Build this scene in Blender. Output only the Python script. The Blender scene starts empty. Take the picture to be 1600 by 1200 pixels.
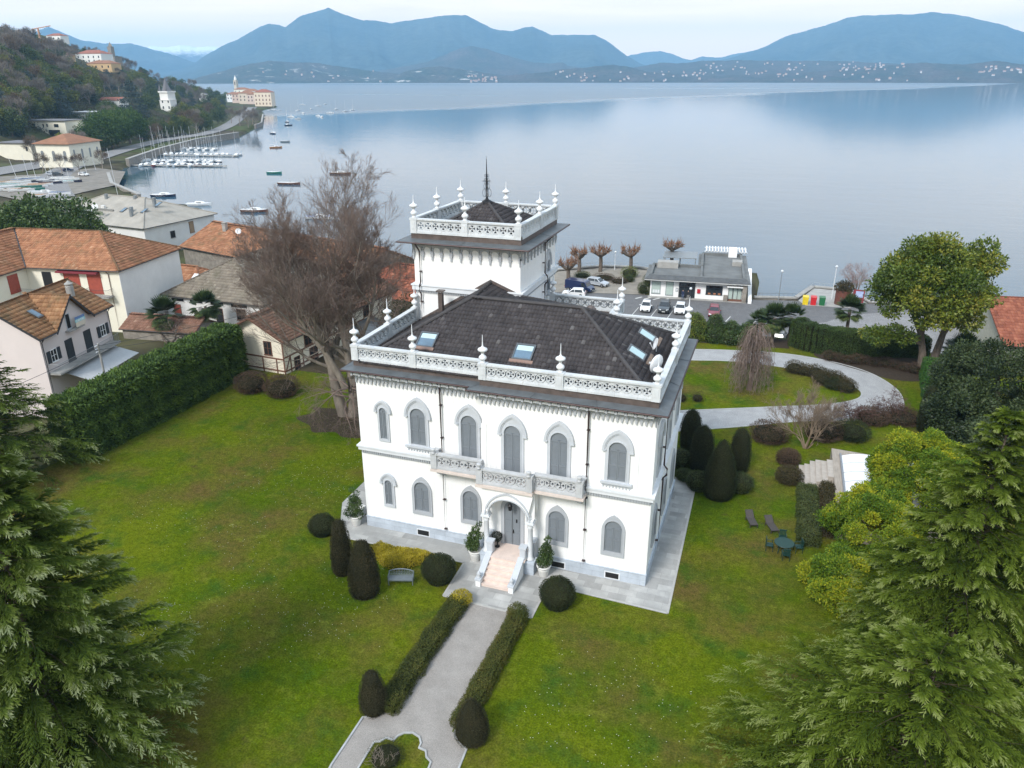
import bpy, bmesh, math, random
import numpy as np
from mathutils import Matrix, Vector

random.seed(7); np.random.seed(7)
SC = bpy.context.scene
COL = SC.collection
PI = math.pi

# ------------------------------------------------------------------ camera
cam_data = bpy.data.cameras.new("camera")
cam_data.sensor_width = 36.0
cam_data.lens = 1190.0 / 1600.0 * 36.0
cam_data.clip_start = 0.5
cam_data.clip_end = 60000.0
cam = bpy.data.objects.new("camera", cam_data)
COL.objects.link(cam)
_p = math.atan2(600 - 116.04, 1190.0); _y = math.radians(19.2663); _r = math.radians(-0.152)
_fh = Vector((-math.sin(_y), math.cos(_y), 0)); _rt = Vector((math.cos(_y), math.sin(_y), 0)); _up = Vector((0, 0, 1))
_fw = _fh * math.cos(_p) - _up * math.sin(_p)
_u0 = _fh * math.sin(_p) + _up * math.cos(_p)
_r1 = _rt * math.cos(_r) + _u0 * math.sin(_r)
_u1 = _u0 * math.cos(_r) - _rt * math.sin(_r)
cam.matrix_world = Matrix(((_r1.x, _u1.x, -_fw.x, 0), (_r1.y, _u1.y, -_fw.y, 0), (_r1.z, _u1.z, -_fw.z, 31.0), (0, 0, 0, 1)))
SC.camera = cam

# ------------------------------------------------------------------ sky and sun (bright overcast)
SUN_EL = math.radians(42); SUN_AZ = math.radians(195)     # behind the camera, a little to the left
world = bpy.data.worlds.new("World"); SC.world = world; world.use_nodes = True
def build_world():
    nt = world.node_tree; nt.nodes.clear(); N = nt.nodes.new; L = nt.links.new
    out = N('ShaderNodeOutputWorld'); bg = N('ShaderNodeBackground'); bg.inputs['Strength'].default_value = 0.1
    sky = N('ShaderNodeTexSky'); sky.sky_type = 'NISHITA'; sky.sun_disc = False
    sky.sun_elevation = SUN_EL; sky.sun_rotation = SUN_AZ
    sky.air_density = 1.0; sky.dust_density = 2.0; sky.ozone_density = 1.5
    tc = N('ShaderNodeTexCoord')
    mp = N('ShaderNodeMapping'); mp.inputs['Scale'].default_value = (1.0, 1.0, 9.0)
    L(tc.outputs['Generated'], mp.inputs['Vector'])
    n1 = N('ShaderNodeTexNoise'); n1.inputs['Scale'].default_value = 2.6; n1.inputs['Detail'].default_value = 7; n1.inputs['Roughness'].default_value = 0.58; n1.inputs['Distortion'].default_value = 0.6
    L(mp.outputs['Vector'], n1.inputs['Vector'])
    # grey cloud undersides against bright cloud
    cr = N('ShaderNodeValToRGB'); cr.color_ramp.elements[0].position = 0.36; cr.color_ramp.elements[0].color = (10.9, 8.8, 6.6, 1)
    cr.color_ramp.elements[1].position = 0.62; cr.color_ramp.elements[1].color = (14.2, 11.2, 7.9, 1)
    L(n1.outputs['Fac'], cr.inputs['Fac'])
    # higher up the overcast is bluer and thinner, so the lake mirrors a blue grey
    sep = N('ShaderNodeSeparateXYZ'); L(tc.outputs['Generated'], sep.inputs['Vector'])
    mr = N('ShaderNodeMapRange'); mr.inputs['From Min'].default_value = 0.06; mr.inputs['From Max'].default_value = 0.42
    mr.inputs['To Min'].default_value = 0.0; mr.inputs['To Max'].default_value = 1.0
    L(sep.outputs['Z'], mr.inputs['Value'])
    n2 = N('ShaderNodeTexNoise'); n2.inputs['Scale'].default_value = 1.7; n2.inputs['Detail'].default_value = 5
    L(mp.outputs['Vector'], n2.inputs['Vector'])
    mul = N('ShaderNodeMath'); mul.operation = 'MULTIPLY'; L(mr.outputs['Result'], mul.inputs[0])
    ad = N('ShaderNodeMath'); ad.operation = 'MULTIPLY_ADD'; ad.inputs[1].default_value = 0.5; ad.inputs[2].default_value = 0.62
    L(n2.outputs['Fac'], ad.inputs[0]); L(ad.outputs[0], mul.inputs[1])
    hi = N('ShaderNodeMixRGB'); hi.blend_type = 'MIX'; hi.inputs[2].default_value = (5.3, 7.0, 8.8, 1)
    L(mul.outputs[0], hi.inputs[0]); L(cr.outputs['Color'], hi.inputs[1])
    lo = N('ShaderNodeMapRange'); lo.inputs['From Min'].default_value = 0.035; lo.inputs['From Max'].default_value = 0.085; lo.inputs['To Min'].default_value = 0.85; lo.inputs['To Max'].default_value = 0.0; L(sep.outputs['Z'], lo.inputs['Value'])
    l2 = N('ShaderNodeMixRGB'); l2.inputs[2].default_value = (16.6, 11.9, 7.2, 1); L(lo.outputs['Result'], l2.inputs[0]); L(hi.outputs['Color'], l2.inputs[1])
    mx = N('ShaderNodeMixRGB'); mx.inputs[0].default_value = 0.9
    L(sky.outputs['Color'], mx.inputs[1]); L(l2.outputs['Color'], mx.inputs[2])
    L(mx.outputs['Color'], bg.inputs['Color']); L(bg.outputs['Background'], out.inputs['Surface'])
build_world()
sun_d = bpy.data.lights.new("sun", 'SUN'); sun_d.energy = 2.4; sun_d.angle = math.radians(16); sun_d.color = (1.0, 0.97, 0.93)
sun = bpy.data.objects.new("sun", sun_d); COL.objects.link(sun)
# direction towards the sun: azimuth measured clockwise from +Y
_sd = Vector((math.sin(SUN_AZ) * math.cos(SUN_EL), math.cos(SUN_AZ) * math.cos(SUN_EL), math.sin(SUN_EL)))
sun.rotation_euler = _sd.to_track_quat('Z', 'Y').to_euler()
SC.view_settings.view_transform = 'Standard'; SC.view_settings.look = 'None'
SC.view_settings.exposure = 0.7; SC.view_settings.gamma = 1.0
SC.render.engine = 'CYCLES'
SC.cycles.max_bounces = 6; SC.cycles.diffuse_bounces = 3; SC.cycles.glossy_bounces = 3
SC.cycles.transmission_bounces = 3; SC.cycles.transparent_max_bounces = 4; SC.cycles.volume_bounces = 3
SC.cycles.use_denoising = True
# ------------------------------------------------------------------ helpers
def S(t): t = max(0.0, min(1.0, t)); return t * t * (3 - 2 * t)
def Sn(t): t = np.clip(t, 0, 1); return t * t * (3 - 2 * t)

def tag(o, label=None, cat=None, group=None, kind=None):
    if label: o['label'] = label
    if cat: o['category'] = cat
    if group: o['group'] = group
    if kind: o['kind'] = kind
    return o

def thing(name, label, cat, loc=(0, 0, 0), rz=0.0, group=None):
    o = bpy.data.objects.new(name, None); COL.objects.link(o)
    o.empty_display_size = 0.3
    o.location = loc; o.rotation_euler = (0, 0, rz)
    return tag(o, label, cat, group)

def origin_of(o):
    v = Vector((0, 0, 0))
    while o is not None:
        v = v + Vector(o.location); o = o.parent
    return v

def kids(o): return [c for c in COL.objects if c.parent is o]

def dup(root, loc, rz=0.0, label=None, group=None, scale=None, tree=None):
    c = root.copy(); COL.objects.link(c); c.parent = None
    c.location = loc; c.rotation_euler = (0, 0, rz)
    if scale is not None: c.scale = scale
    if label: c['label'] = label
    if group: c['group'] = group
    def rec(src, dst):
        for ch in src.children:
            k = ch.copy(); COL.objects.link(k); k.parent = dst
            rec(ch, k)
    rec(root, c)
    return c

class MB:
    """collects faces and links them as ONE mesh object"""
    def __init__(s, T=None): s.v = []; s.f = []; s.m = []; s.T = T; s.mi = 0; s.sm = []; s.smooth = False
    def add(s, pts, faces):
        b = len(s.v)
        if s.T is not None:
            pts = [tuple(s.T @ Vector(p)) for p in pts]
        s.v.extend([tuple(p) for p in pts])
        for f in faces:
            s.f.append([i + b for i in f]); s.m.append(s.mi); s.sm.append(s.smooth)
    def poly(s, *pts): s.add(pts, [list(range(len(pts)))])
    def box(s, x0, x1, y0, y1, z0, z1):
        if x0 > x1: x0, x1 = x1, x0
        if y0 > y1: y0, y1 = y1, y0
        s.add([(x0, y0, z0), (x1, y0, z0), (x1, y1, z0), (x0, y1, z0), (x0, y0, z1), (x1, y0, z1), (x1, y1, z1), (x0, y1, z1)],
              [[3, 2, 1, 0], [4, 5, 6, 7], [0, 1, 5, 4], [1, 2, 6, 5], [2, 3, 7, 6], [3, 0, 4, 7]])
    def obox(s, a, b, w, z0, z1):
        """box along the ground line a->b, total width w"""
        ax, ay = a[0], a[1]; bx, by = b[0], b[1]
        l = math.hypot(bx - ax, by - ay) or 1; nx, ny = -(by - ay) / l * w / 2, (bx - ax) / l * w / 2
        s.prism([(ax + nx, ay + ny), (ax - nx, ay - ny), (bx - nx, by - ny), (bx + nx, by + ny)], z0, z1)
    def prism(s, pts2, z0, z1):
        n = len(pts2)
        area = sum(pts2[i][0] * pts2[(i + 1) % n][1] - pts2[(i + 1) % n][0] * pts2[i][1] for i in range(n))
        if area < 0: pts2 = list(reversed(pts2))
        v = [(p[0], p[1], z0) for p in pts2] + [(p[0], p[1], z1) for p in pts2]
        f = [list(range(n - 1, -1, -1)), list(range(n, 2 * n))] + [[i, (i + 1) % n, (i + 1) % n + n, i + n] for i in range(n)]
        s.add(v, f)
    def extr(s, pts, d):
        """3D polygon extruded by vector d"""
        n = len(pts); v = [tuple(p) for p in pts] + [(p[0] + d[0], p[1] + d[1], p[2] + d[2]) for p in pts]
        f = [list(range(n)), list(range(2 * n - 1, n - 1, -1))] + [[(i + 1) % n, i, i + n, (i + 1) % n + n] for i in range(n)]
        s.add(v, f)
    def strip(s, A, B, d):
        """band between 3D polylines A and B, extruded by d (outer, inner, front faces)"""
        n = len(A); t = lambda p: (p[0] + d[0], p[1] + d[1], p[2] + d[2])
        v = list(A) + list(B) + [t(p) for p in A] + [t(p) for p in B]
        f = []
        for i in range(n - 1):
            f += [[i + 2 * n, i + 1 + 2 * n, i + 1 + 3 * n, i + 3 * n], [i, i + 1, i + 1 + 2 * n, i + 2 * n], [i + n + 1, i + n, i + 3 * n, i + 1 + 3 * n]]
        f += [[0, 2 * n, 3 * n, n], [n - 1, 2 * n - 1, 4 * n - 1, 3 * n - 1]]
        s.add(v, f)
    def lathe(s, c, prof, n=10, caps=True):
        v = []; f = []
        for r, z in prof:
            for k in range(n):
                a = 2 * PI * k / n; v.append((c[0] + r * math.cos(a), c[1] + r * math.sin(a), c[2] + z))
        for i in range(len(prof) - 1):
            for k in range(n):
                k2 = (k + 1) % n; f.append([i * n + k, i * n + k2, (i + 1) * n + k2, (i + 1) * n + k])
        if caps:
            f.append(list(range(n - 1, -1, -1))); f.append([(len(prof) - 1) * n + k for k in range(n)])
        s.add(v, f)
    def tube(s, pts, r, n=6, r1=None):
        pts = [Vector(p) for p in pts]; m = len(pts); v = []; f = []
        ref = None
        for i, p in enumerate(pts):
            d = (pts[min(i + 1, m - 1)] - pts[max(i - 1, 0)]).normalized()
            if ref is None: ref = Vector((0, 0, 1)) if abs(d.z) < 0.9 else Vector((1, 0, 0))
            x = d.cross(ref).normalized(); y = d.cross(x).normalized()
            rr = r if r1 is None else r + (r1 - r) * i / max(1, m - 1)
            for k in range(n):
                a = 2 * PI * k / n; v.append(tuple(p + x * (rr * math.cos(a)) + y * (rr * math.sin(a))))
        for i in range(m - 1):
            for k in range(n):
                k2 = (k + 1) % n; f.append([i * n + k, i * n + k2, (i + 1) * n + k2, (i + 1) * n + k])
        f.append(list(range(n - 1, -1, -1))); f.append([(m - 1) * n + k for k in range(n)])
        s.add(v, f)
    def ball(s, c, r, n=10, m=6, sz=1.0):
        s.lathe(c, [(max(1e-3, r * math.sin(PI * i / m)), -r * sz * math.cos(PI * i / m)) for i in range(m + 1)], n, caps=False)
    def build(s, name, mats, parent=None, fix=True):
        me = bpy.data.meshes.new(name)
        vs = s.v
        if parent is not None:
            o = origin_of(parent); vs = [(p[0] - o.x, p[1] - o.y, p[2] - o.z) for p in vs]
        me.from_pydata(vs, [], s.f)
        if not isinstance(mats, (list, tuple)): mats = [mats]
        for m in mats: me.materials.append(m)
        if len(mats) > 1: me.polygons.foreach_set('material_index', s.m)
        if any(s.sm): me.polygons.foreach_set('use_smooth', s.sm)
        if fix:
            bm = bmesh.new(); bm.from_mesh(me); bmesh.ops.recalc_face_normals(bm, faces=bm.faces); bm.to_mesh(me); bm.free()
        me.update()
        o = bpy.data.objects.new(name, me); COL.objects.link(o)
        if parent is not None: o.parent = parent
        return o

def np_mesh(name, V, F, mat, parent=None, tint=None, smooth=False, pertint_face=True):
    """V (n,3), F (m,k) arrays -> one mesh object; tint (m,) is a per face value"""
    V = np.asarray(V, dtype=np.float32); F = np.asarray(F, dtype=np.int32)
    if parent is not None:
        o = origin_of(parent); V = V - np.array([o.x, o.y, o.z], dtype=np.float32)
    me = bpy.data.meshes.new(name)
    me.vertices.add(len(V)); me.vertices.foreach_set('co', V.ravel())
    k = F.shape[1]
    me.loops.add(F.size); me.loops.foreach_set('vertex_index', F.ravel())
    me.polygons.add(len(F)); me.polygons.foreach_set('loop_start', np.arange(0, F.size, k, dtype=np.int32))
    try: me.polygons.foreach_set('loop_total', np.full(len(F), k, dtype=np.int32))
    except Exception: pass
    if smooth: me.polygons.foreach_set('use_smooth', np.ones(len(F), dtype=bool))
    me.update(calc_edges=True)
    if tint is not None:
        a = me.attributes.new('tint', 'FLOAT', 'FACE'); a.data.foreach_set('value', np.asarray(tint, dtype=np.float32))
    me.materials.append(mat)
    ob = bpy.data.objects.new(name, me); COL.objects.link(ob)
    if parent is not None: ob.parent = parent
    return ob

def unit(a): return a / (np.linalg.norm(a, axis=-1, keepdims=True) + 1e-9)

# ------------------------------------------------------------------ materials
MATS = {}
def newmat(name):
    m = bpy.data.materials.new(name); m.use_nodes = True
    nt = m.node_tree; b = nt.nodes['Principled BSDF']; MATS[name] = m
    return m, nt, b
def noise_col(nt, scale, c1, c2, lo=0.35, hi=0.65, detail=5, coord='Object', rough=0.6, stretch=None):
    N = nt.nodes.new; L = nt.links.new
    tc = N('ShaderNodeTexCoord'); n = N('ShaderNodeTexNoise'); n.inputs['Scale'].default_value = scale; n.inputs['Detail'].default_value = detail; n.inputs['Roughness'].default_value = rough
    if stretch:
        mp = N('ShaderNodeMapping'); mp.inputs['Scale'].default_value = stretch; L(tc.outputs[coord], mp.inputs['Vector']); L(mp.outputs['Vector'], n.inputs['Vector'])
    else: L(tc.outputs[coord], n.inputs['Vector'])
    r = N('ShaderNodeValToRGB'); r.color_ramp.elements[0].position = lo; r.color_ramp.elements[1].position = hi
    r.color_ramp.elements[0].color = (*c1, 1); r.color_ramp.elements[1].color = (*c2, 1)
    L(n.outputs['Fac'], r.inputs['Fac'])
    return r.outputs['Color'], n
def mix(nt, a, b, fac, mode='MIX'):
    N = nt.nodes.new; L = nt.links.new
    m = N('ShaderNodeMixRGB'); m.blend_type = mode
    for i, x in ((0, fac), (1, a), (2, b)):
        if hasattr(x, 'is_linked'): L(x, m.inputs[i])
        elif isinstance(x, (int, float)): m.inputs[i].default_value = x
        else: m.inputs[i].default_value = (*x, 1)
    return m.outputs['Color']
def bump(nt, b, h, strength=0.3, dist=0.02):
    N = nt.nodes.new; L = nt.links.new
    bp = N('ShaderNodeBump'); bp.inputs['Strength'].default_value = strength; bp.inputs['Distance'].default_value = dist
    L(h, bp.inputs['Height']); L(bp.outputs['Normal'], b.inputs['Normal'])
def M(name, col, rough=0.6, metal=0.0, var=0.12, scale=3.0, bmp=0.0, spec=0.4, stretch=None):
    """plain surface with a little noise in its colour"""
    if name in MATS: return MATS[name]
    m, nt, b = newmat(name)
    c1 = tuple(max(0, x * (1 - var)) for x in col); c2 = tuple(min(1, x * (1 + var)) for x in col)
    c, n = noise_col(nt, scale, c1, c2, 0.3, 0.7, 6, stretch=stretch)
    nt.links.new(c, b.inputs['Base Color'])
    b.inputs['Roughness'].default_value = rough; b.inputs['Metallic'].default_value = metal
    b.inputs['Specular IOR Level'].default_value = spec
    if bmp: bump(nt, b, n.outputs['Fac'], bmp)
    return m
def foliage(name, cols, trans=0.25, rough=0.55, spec=0.3):
    """leaf material: colour picked along a ramp by the per leaf 'tint'"""
    if name in MATS: return MATS[name]
    m, nt, b = newmat(name); N = nt.nodes.new; L = nt.links.new
    at = N('ShaderNodeAttribute'); at.attribute_name = 'tint'
    r = N('ShaderNodeValToRGB'); e = r.color_ramp.elements
    e[0].position = 0.0; e[0].color = (*cols[0], 1); e[1].position = 1.0; e[1].color = (*cols[-1], 1)
    for i, c in enumerate(cols[1:-1]):
        x = e.new((i + 1) / (len(cols) - 1)); x.color = (*c, 1)
    L(at.outputs['Fac'], r.inputs['Fac']); L(r.outputs['Color'], b.inputs['Base Color'])
    b.inputs['Roughness'].default_value = rough; b.inputs['Specular IOR Level'].default_value = spec
    if trans > 0:
        tr = N('ShaderNodeBsdfTranslucent'); L(r.outputs['Color'], tr.inputs['Color'])
        ms = N('ShaderNodeMixShader'); ms.inputs[0].default_value = trans
        out = nt.nodes['Material Output']
        L(b.outputs['BSDF'], ms.inputs[1]); L(tr.outputs['BSDF'], ms.inputs[2]); L(ms.outputs[0], out.inputs['Surface'])
    return m
def tile_mat(name, cols, spec=0.25, rough=0.75, moss=None):
    m = foliage(name, cols, trans=0.0, rough=rough, spec=spec)
    nt = m.node_tree; b = nt.nodes['Principled BSDF']
    src = b.inputs['Base Color'].links[0].from_socket
    c, n = noise_col(nt, 0.7, (0.75, 0.75, 0.75), (1.15, 1.15, 1.15), 0.3, 0.7, 6)
    o = mix(nt, src, c, 1.0, 'MULTIPLY')
    if moss:
        c2, n2 = noise_col(nt, 0.5, (0, 0, 0), (1, 1, 1), 0.5, 0.75, 8)
        o = mix(nt, o, moss, c2)
    nt.links.new(o, b.inputs['Base Color'])
    return m

def plaster():
    m, nt, b = newmat('white_plaster'); c, n = noise_col(nt, .5, (.80, .80, .79), (.84, .84, .83), .3, .7, 6)
    s, _ = noise_col(nt, 1.6, (0, 0, 0), (.5, .5, .5), .52, .80, 8, stretch=(3, 3, .22)); g, n3 = noise_col(nt, 7, (.965, .965, .965), (1.02, 1.02, 1.02), .3, .7, 5)
    nt.links.new(mix(nt, mix(nt, c, (.62, .62, .60), s), g, 1.0, 'MULTIPLY'), b.inputs['Base Color']); b.inputs['Roughness'].default_value = .88; b.inputs['Specular IOR Level'].default_value = .15; bump(nt, b, n3.outputs['Fac'], .15, .01); return m
WHITE = plaster()
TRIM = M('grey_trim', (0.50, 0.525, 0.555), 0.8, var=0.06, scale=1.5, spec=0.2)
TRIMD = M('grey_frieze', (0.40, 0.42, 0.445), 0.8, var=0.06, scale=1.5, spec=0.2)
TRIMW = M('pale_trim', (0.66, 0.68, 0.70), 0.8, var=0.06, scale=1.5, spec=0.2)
SHUT = M('grey_shutter', (0.19, 0.212, 0.235), 0.6, var=0.05, scale=1.0, spec=0.3)
PLINTH = None
def stone_blocks(name, c, mortar, bw, bh, var=0.15, rough=0.8, z=False, bmp=0.2, off=0.5, msize=0.012, stains=None, swap='xz'):
    """coursed blocks by a brick texture in object metres"""
    m, nt, b = newmat(name); N = nt.nodes.new; L = nt.links.new
    tc = N('ShaderNodeTexCoord'); sp = N('ShaderNodeSeparateXYZ'); cb = N('ShaderNodeCombineXYZ')
    L(tc.outputs['Object'], sp.inputs[0])
    if swap == 'xz':
        ad = N('ShaderNodeMath'); L(sp.outputs['X'], ad.inputs[0]); L(sp.outputs['Y'], ad.inputs[1]); L(ad.outputs[0], cb.inputs[0]); L(sp.outputs['Z'], cb.inputs[1])
    else:
        L(sp.outputs['X'], cb.inputs[0]); L(sp.outputs['Y'], cb.inputs[1])
    br = N('ShaderNodeTexBrick'); L(cb.outputs[0], br.inputs['Vector'])
    br.inputs['Scale'].default_value = 1.0; br.inputs['Brick Width'].default_value = bw; br.inputs['Row Height'].default_value = bh
    br.inputs['Mortar Size'].default_value = msize; br.offset = off
    br.inputs['Color1'].default_value = (*[x * (1 - var) for x in c], 1); br.inputs['Color2'].default_value = (*[min(1, x * (1 + var)) for x in c], 1)
    br.inputs['Mortar'].default_value = (*mortar, 1); br.inputs['Bias'].default_value = 0.0
    c2, n = noise_col(nt, 1.1, (0.8, 0.8, 0.8), (1.12, 1.12, 1.12), 0.3, 0.7, 8)
    o = mix(nt, br.outputs['Color'], c2, 1.0, 'MULTIPLY')
    if stains:
        c3, n3 = noise_col(nt, 0.35, (0, 0, 0), (1, 1, 1), 0.45, 0.7, 7); o = mix(nt, o, stains, c3)
    L(o, b.inputs['Base Color']); b.inputs['Roughness'].default_value = rough; b.inputs['Specular IOR Level'].default_value = 0.25
    if bmp: bump(nt, b, n.outputs['Fac'], bmp)
    return m
PLINTH = stone_blocks('blue_grey_stone', (0.47, 0.52, 0.58), (0.36, 0.40, 0.45), 1.6, 0.42, 0.06)
PAVE = stone_blocks('paving_slabs', (0.38, 0.375, 0.36), (0.29, 0.285, 0.27), 1.15, 0.62, 0.22, swap='xy', stains=(0.30, 0.30, 0.29), msize=0.008)
ZINC = M('zinc_sheet', (0.135, 0.15, 0.16), 0.5, 0.35, 0.22, 1.2, spec=0.4)
FLASH = M('brown_flashing', (0.12, 0.095, 0.085), 0.55, 0.3, 0.35, 1.5)
PIPE = M('dark_copper_pipe', (0.055, 0.035, 0.035), 0.45, 0.4, 0.2, 2)
DARK = M('dark_void', (0.012, 0.012, 0.013), 0.8, var=0.1)
MARBLE = M('pink_marble', (0.68, 0.555, 0.485), 0.5, var=0.10, scale=2.2)
GLASS = None
def glassy(name, c, rough=0.08):
    m, nt, b = newmat(name); b.inputs['Base Color'].default_value = (*c, 1); b.inputs['Roughness'].default_value = rough; b.inputs['Specular IOR Level'].default_value = 0.9
    cc, n = noise_col(nt, 0.8, tuple(x * 0.8 for x in c), tuple(x * 1.2 for x in c)); nt.links.new(cc, b.inputs['Base Color'])
    return m
GLASS = glassy('window_glass', (0.02, 0.025, 0.03))
SKYGLASS = glassy('roof_glass', (0.10, 0.16, 0.22), 0.03)
BLIND = M('pale_blind', (0.42, 0.56, 0.58), 0.5, var=0.04)
STONEW = None
def balustrade_mat():
    m, nt, b = newmat('cast_stone'); N = nt.nodes.new; L = nt.links.new
    c, n = noise_col(nt, 1.3, (0.48, 0.505, 0.52), (0.62, 0.64, 0.65), 0.3, 0.7, 7)
    c2, n2 = noise_col(nt, 2.2, (0, 0, 0), (1, 1, 1), 0.58, 0.75, 8, stretch=(6, 6, 0.6))
    o = mix(nt, c, (0.36, 0.345, 0.32), c2)
    L(o, b.inputs['Base Color']); b.inputs['Roughness'].default_value = 0.8; b.inputs['Specular IOR Level'].default_value = 0.2
    return m
STONEW = balustrade_mat()
FINIAL = M('white_stone', (0.67, 0.685, 0.70), 0.7, var=0.05, scale=3, spec=0.25)
BALC = M('balcony_stone', (0.47, 0.48, 0.49), 0.85, var=0.12, scale=2, spec=0.2)
IRON = M('black_iron', (0.02, 0.02, 0.022), 0.5, 0.5, 0.1)
ROOFT = tile_mat('dark_roof_tile', [(0.034, 0.030, 0.032), (0.046, 0.041, 0.043), (0.060, 0.054, 0.056), (0.12, 0.115, 0.115)])
BARK = M('bark', (0.13, 0.105, 0.085), 0.9, var=0.35, scale=6, bmp=0.5, spec=0.1, stretch=(1, 1, 0.3))
BARKG = M('grey_bark', (0.215, 0.185, 0.155), 0.9, var=0.30, scale=3, bmp=0.4, spec=0.1, stretch=(1, 1, 0.3))
TWIG = M('brown_twigs', (0.175, 0.132, 0.112), 0.9, var=0.25, scale=0.5, spec=0.1)
TWIGP = M('grey_twigs', (0.26, 0.22, 0.185), 0.9, var=0.25, scale=0.5, spec=0.1)
SOIL = M('garden_soil', (0.05, 0.038, 0.028), 0.95, var=0.3, scale=4, bmp=0.5, spec=0.1)

# ------------------------------------------------------------------ foliage builders (numpy)
RNG = np.random.default_rng(11)
def rdir(n):
    d = RNG.normal(size=(n, 3)); return unit(d)
def leaf_quads(P, D, L, W, N=None):
    """diamond leaves: base P, direction D, length L, width W; N is the facing"""
    n = len(P)
    if N is None: N = rdir(n)
    Sd = unit(np.cross(D, N))
    L = np.broadcast_to(L, (n,))[:, None]; W = np.broadcast_to(W, (n,))[:, None]
    V = np.empty((n, 4, 3)); V[:, 0] = P; V[:, 1] = P + D * L * 0.5 + Sd * W * 0.5; V[:, 2] = P + D * L; V[:, 3] = P + D * L * 0.5 - Sd * W * 0.5
    return V.reshape(-1, 3), np.arange(n * 4).reshape(n, 4)
def crown(name, mat, parent, clumps, leaf=0.16, per=300, aspect=0.6, up=0.5, seed=0, fill=0.45, flat=0.8):
    """leaf crown from clumps [(x,y,z,r)], leaves in the outer part of every clump"""
    C = np.array(clumps, dtype=float); rs = C[:, 3]
    w = rs ** 2 / (rs ** 2).mean(); cnt = np.maximum(20, (per * w)).astype(int)
    idx = np.repeat(np.arange(len(C)), cnt); n = len(idx)
    d = rdir(n); rad = fill + (1 - fill) * RNG.random(n) ** 0.6
    lump = 1 + 0.22 * np.sin(d[:, 0] * 5 + idx) * np.cos(d[:, 1] * 4 + idx * 1.7)
    P = C[idx, :3] + d * (rs[idx] * rad * lump)[:, None] * np.array([1, 1, flat])
    D = unit(d + rdir(n) * 0.9 + np.array([0, 0, 0.15])); Nn = unit(d * 0.6 + rdir(n) * 0.7 + np.array([0, 0, up]))
    V, F = leaf_quads(P, D, leaf * (0.7 + 0.6 * RNG.random(n)), leaf * aspect * (0.8 + 0.4 * RNG.random(n)), Nn)
    ct = RNG.random(len(C))
    tint = np.clip(0.55 * ct[idx] + 0.45 * RNG.random(n), 0, 1)
    return np_mesh(name, V, F, mat, parent, tint)
def ellipsoid_clumps(c, rad, n, r, jitter=0.35, hollow=0.5, low=-0.7):
    out = []
    while len(out) < n:
        d = RNG.normal(size=3); d /= np.linalg.norm(d)
        if d[2] < low: continue
        k = hollow + (1 - hollow) * RNG.random()
        out.append((c[0] + d[0] * rad[0] * k, c[1] + d[1] * rad[1] * k, c[2] + d[2] * rad[2] * k, r * (1 - jitter + 2 * jitter * RNG.random())))
    return out
def shell_leaves(name, mat, parent, sampler, n, leaf, aspect=0.55, out=0.5, ruff=0.04, tint_scale=1.5, lump=.035):
    """clipped foliage: leaves lying on a surface given by sampler(n)->(P,N)"""
    P, Nn = sampler(n)
    n = len(P)
    P = P + Nn * ((RNG.random(n)[:, None] - 0.45) * ruff * 2 + (lump * (np.sin(P[:, 0] * 4.1 + P[:, 2] * 3) * np.cos(P[:, 1] * 3.7 - P[:, 2] * 2.2) + .5 * np.sin(P[:, 0] * 9 + P[:, 1] * 8 + P[:, 2] * 7)))[:, None])
    D = unit(Nn * out + rdir(n)); F_n = unit(Nn + rdir(n) * 0.6)
    V, F = leaf_quads(P, D, leaf * (0.6 + 0.8 * RNG.random(n)), leaf * aspect, F_n)
    t = 0.5 + 0.25 * np.sin(P[:, 0] * tint_scale * 2.1 + 1) * np.cos(P[:, 1] * tint_scale * 1.7) + 0.25 * np.sin(P[:, 2] * tint_scale * 2.6 + P[:, 0])
    tint = np.clip(0.5 * t + 0.5 * RNG.random(n) ** 1.3, 0, 1)
    return np_mesh(name, V, F, mat, parent, tint)
def rev_sampler(c, prof):
    """surface of revolution, prof = [(r,z)...]"""
    pr = np.array(prof, float); seg = np.diff(pr, axis=0); ln = np.linalg.norm(seg, axis=1); area = ln * (pr[:-1, 0] + pr[1:, 0] + 1e-4)
    cs = np.cumsum(area) / area.sum()
    def f(n):
        i = np.searchsorted(cs, RNG.random(n)); t = RNG.random(n); i = np.minimum(i, len(seg) - 1)
        q = pr[i] + seg[i] * t[:, None]; a = RNG.random(n) * 2 * PI
        P = np.stack([c[0] + q[:, 0] * np.cos(a), c[1] + q[:, 0] * np.sin(a), c[2] + q[:, 1]], 1)
        nz = -seg[i, 0] / ln[i]; nr = seg[i, 1] / ln[i]
        return P, unit(np.stack([nr * np.cos(a), nr * np.sin(a), nz], 1))
    return f
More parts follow.
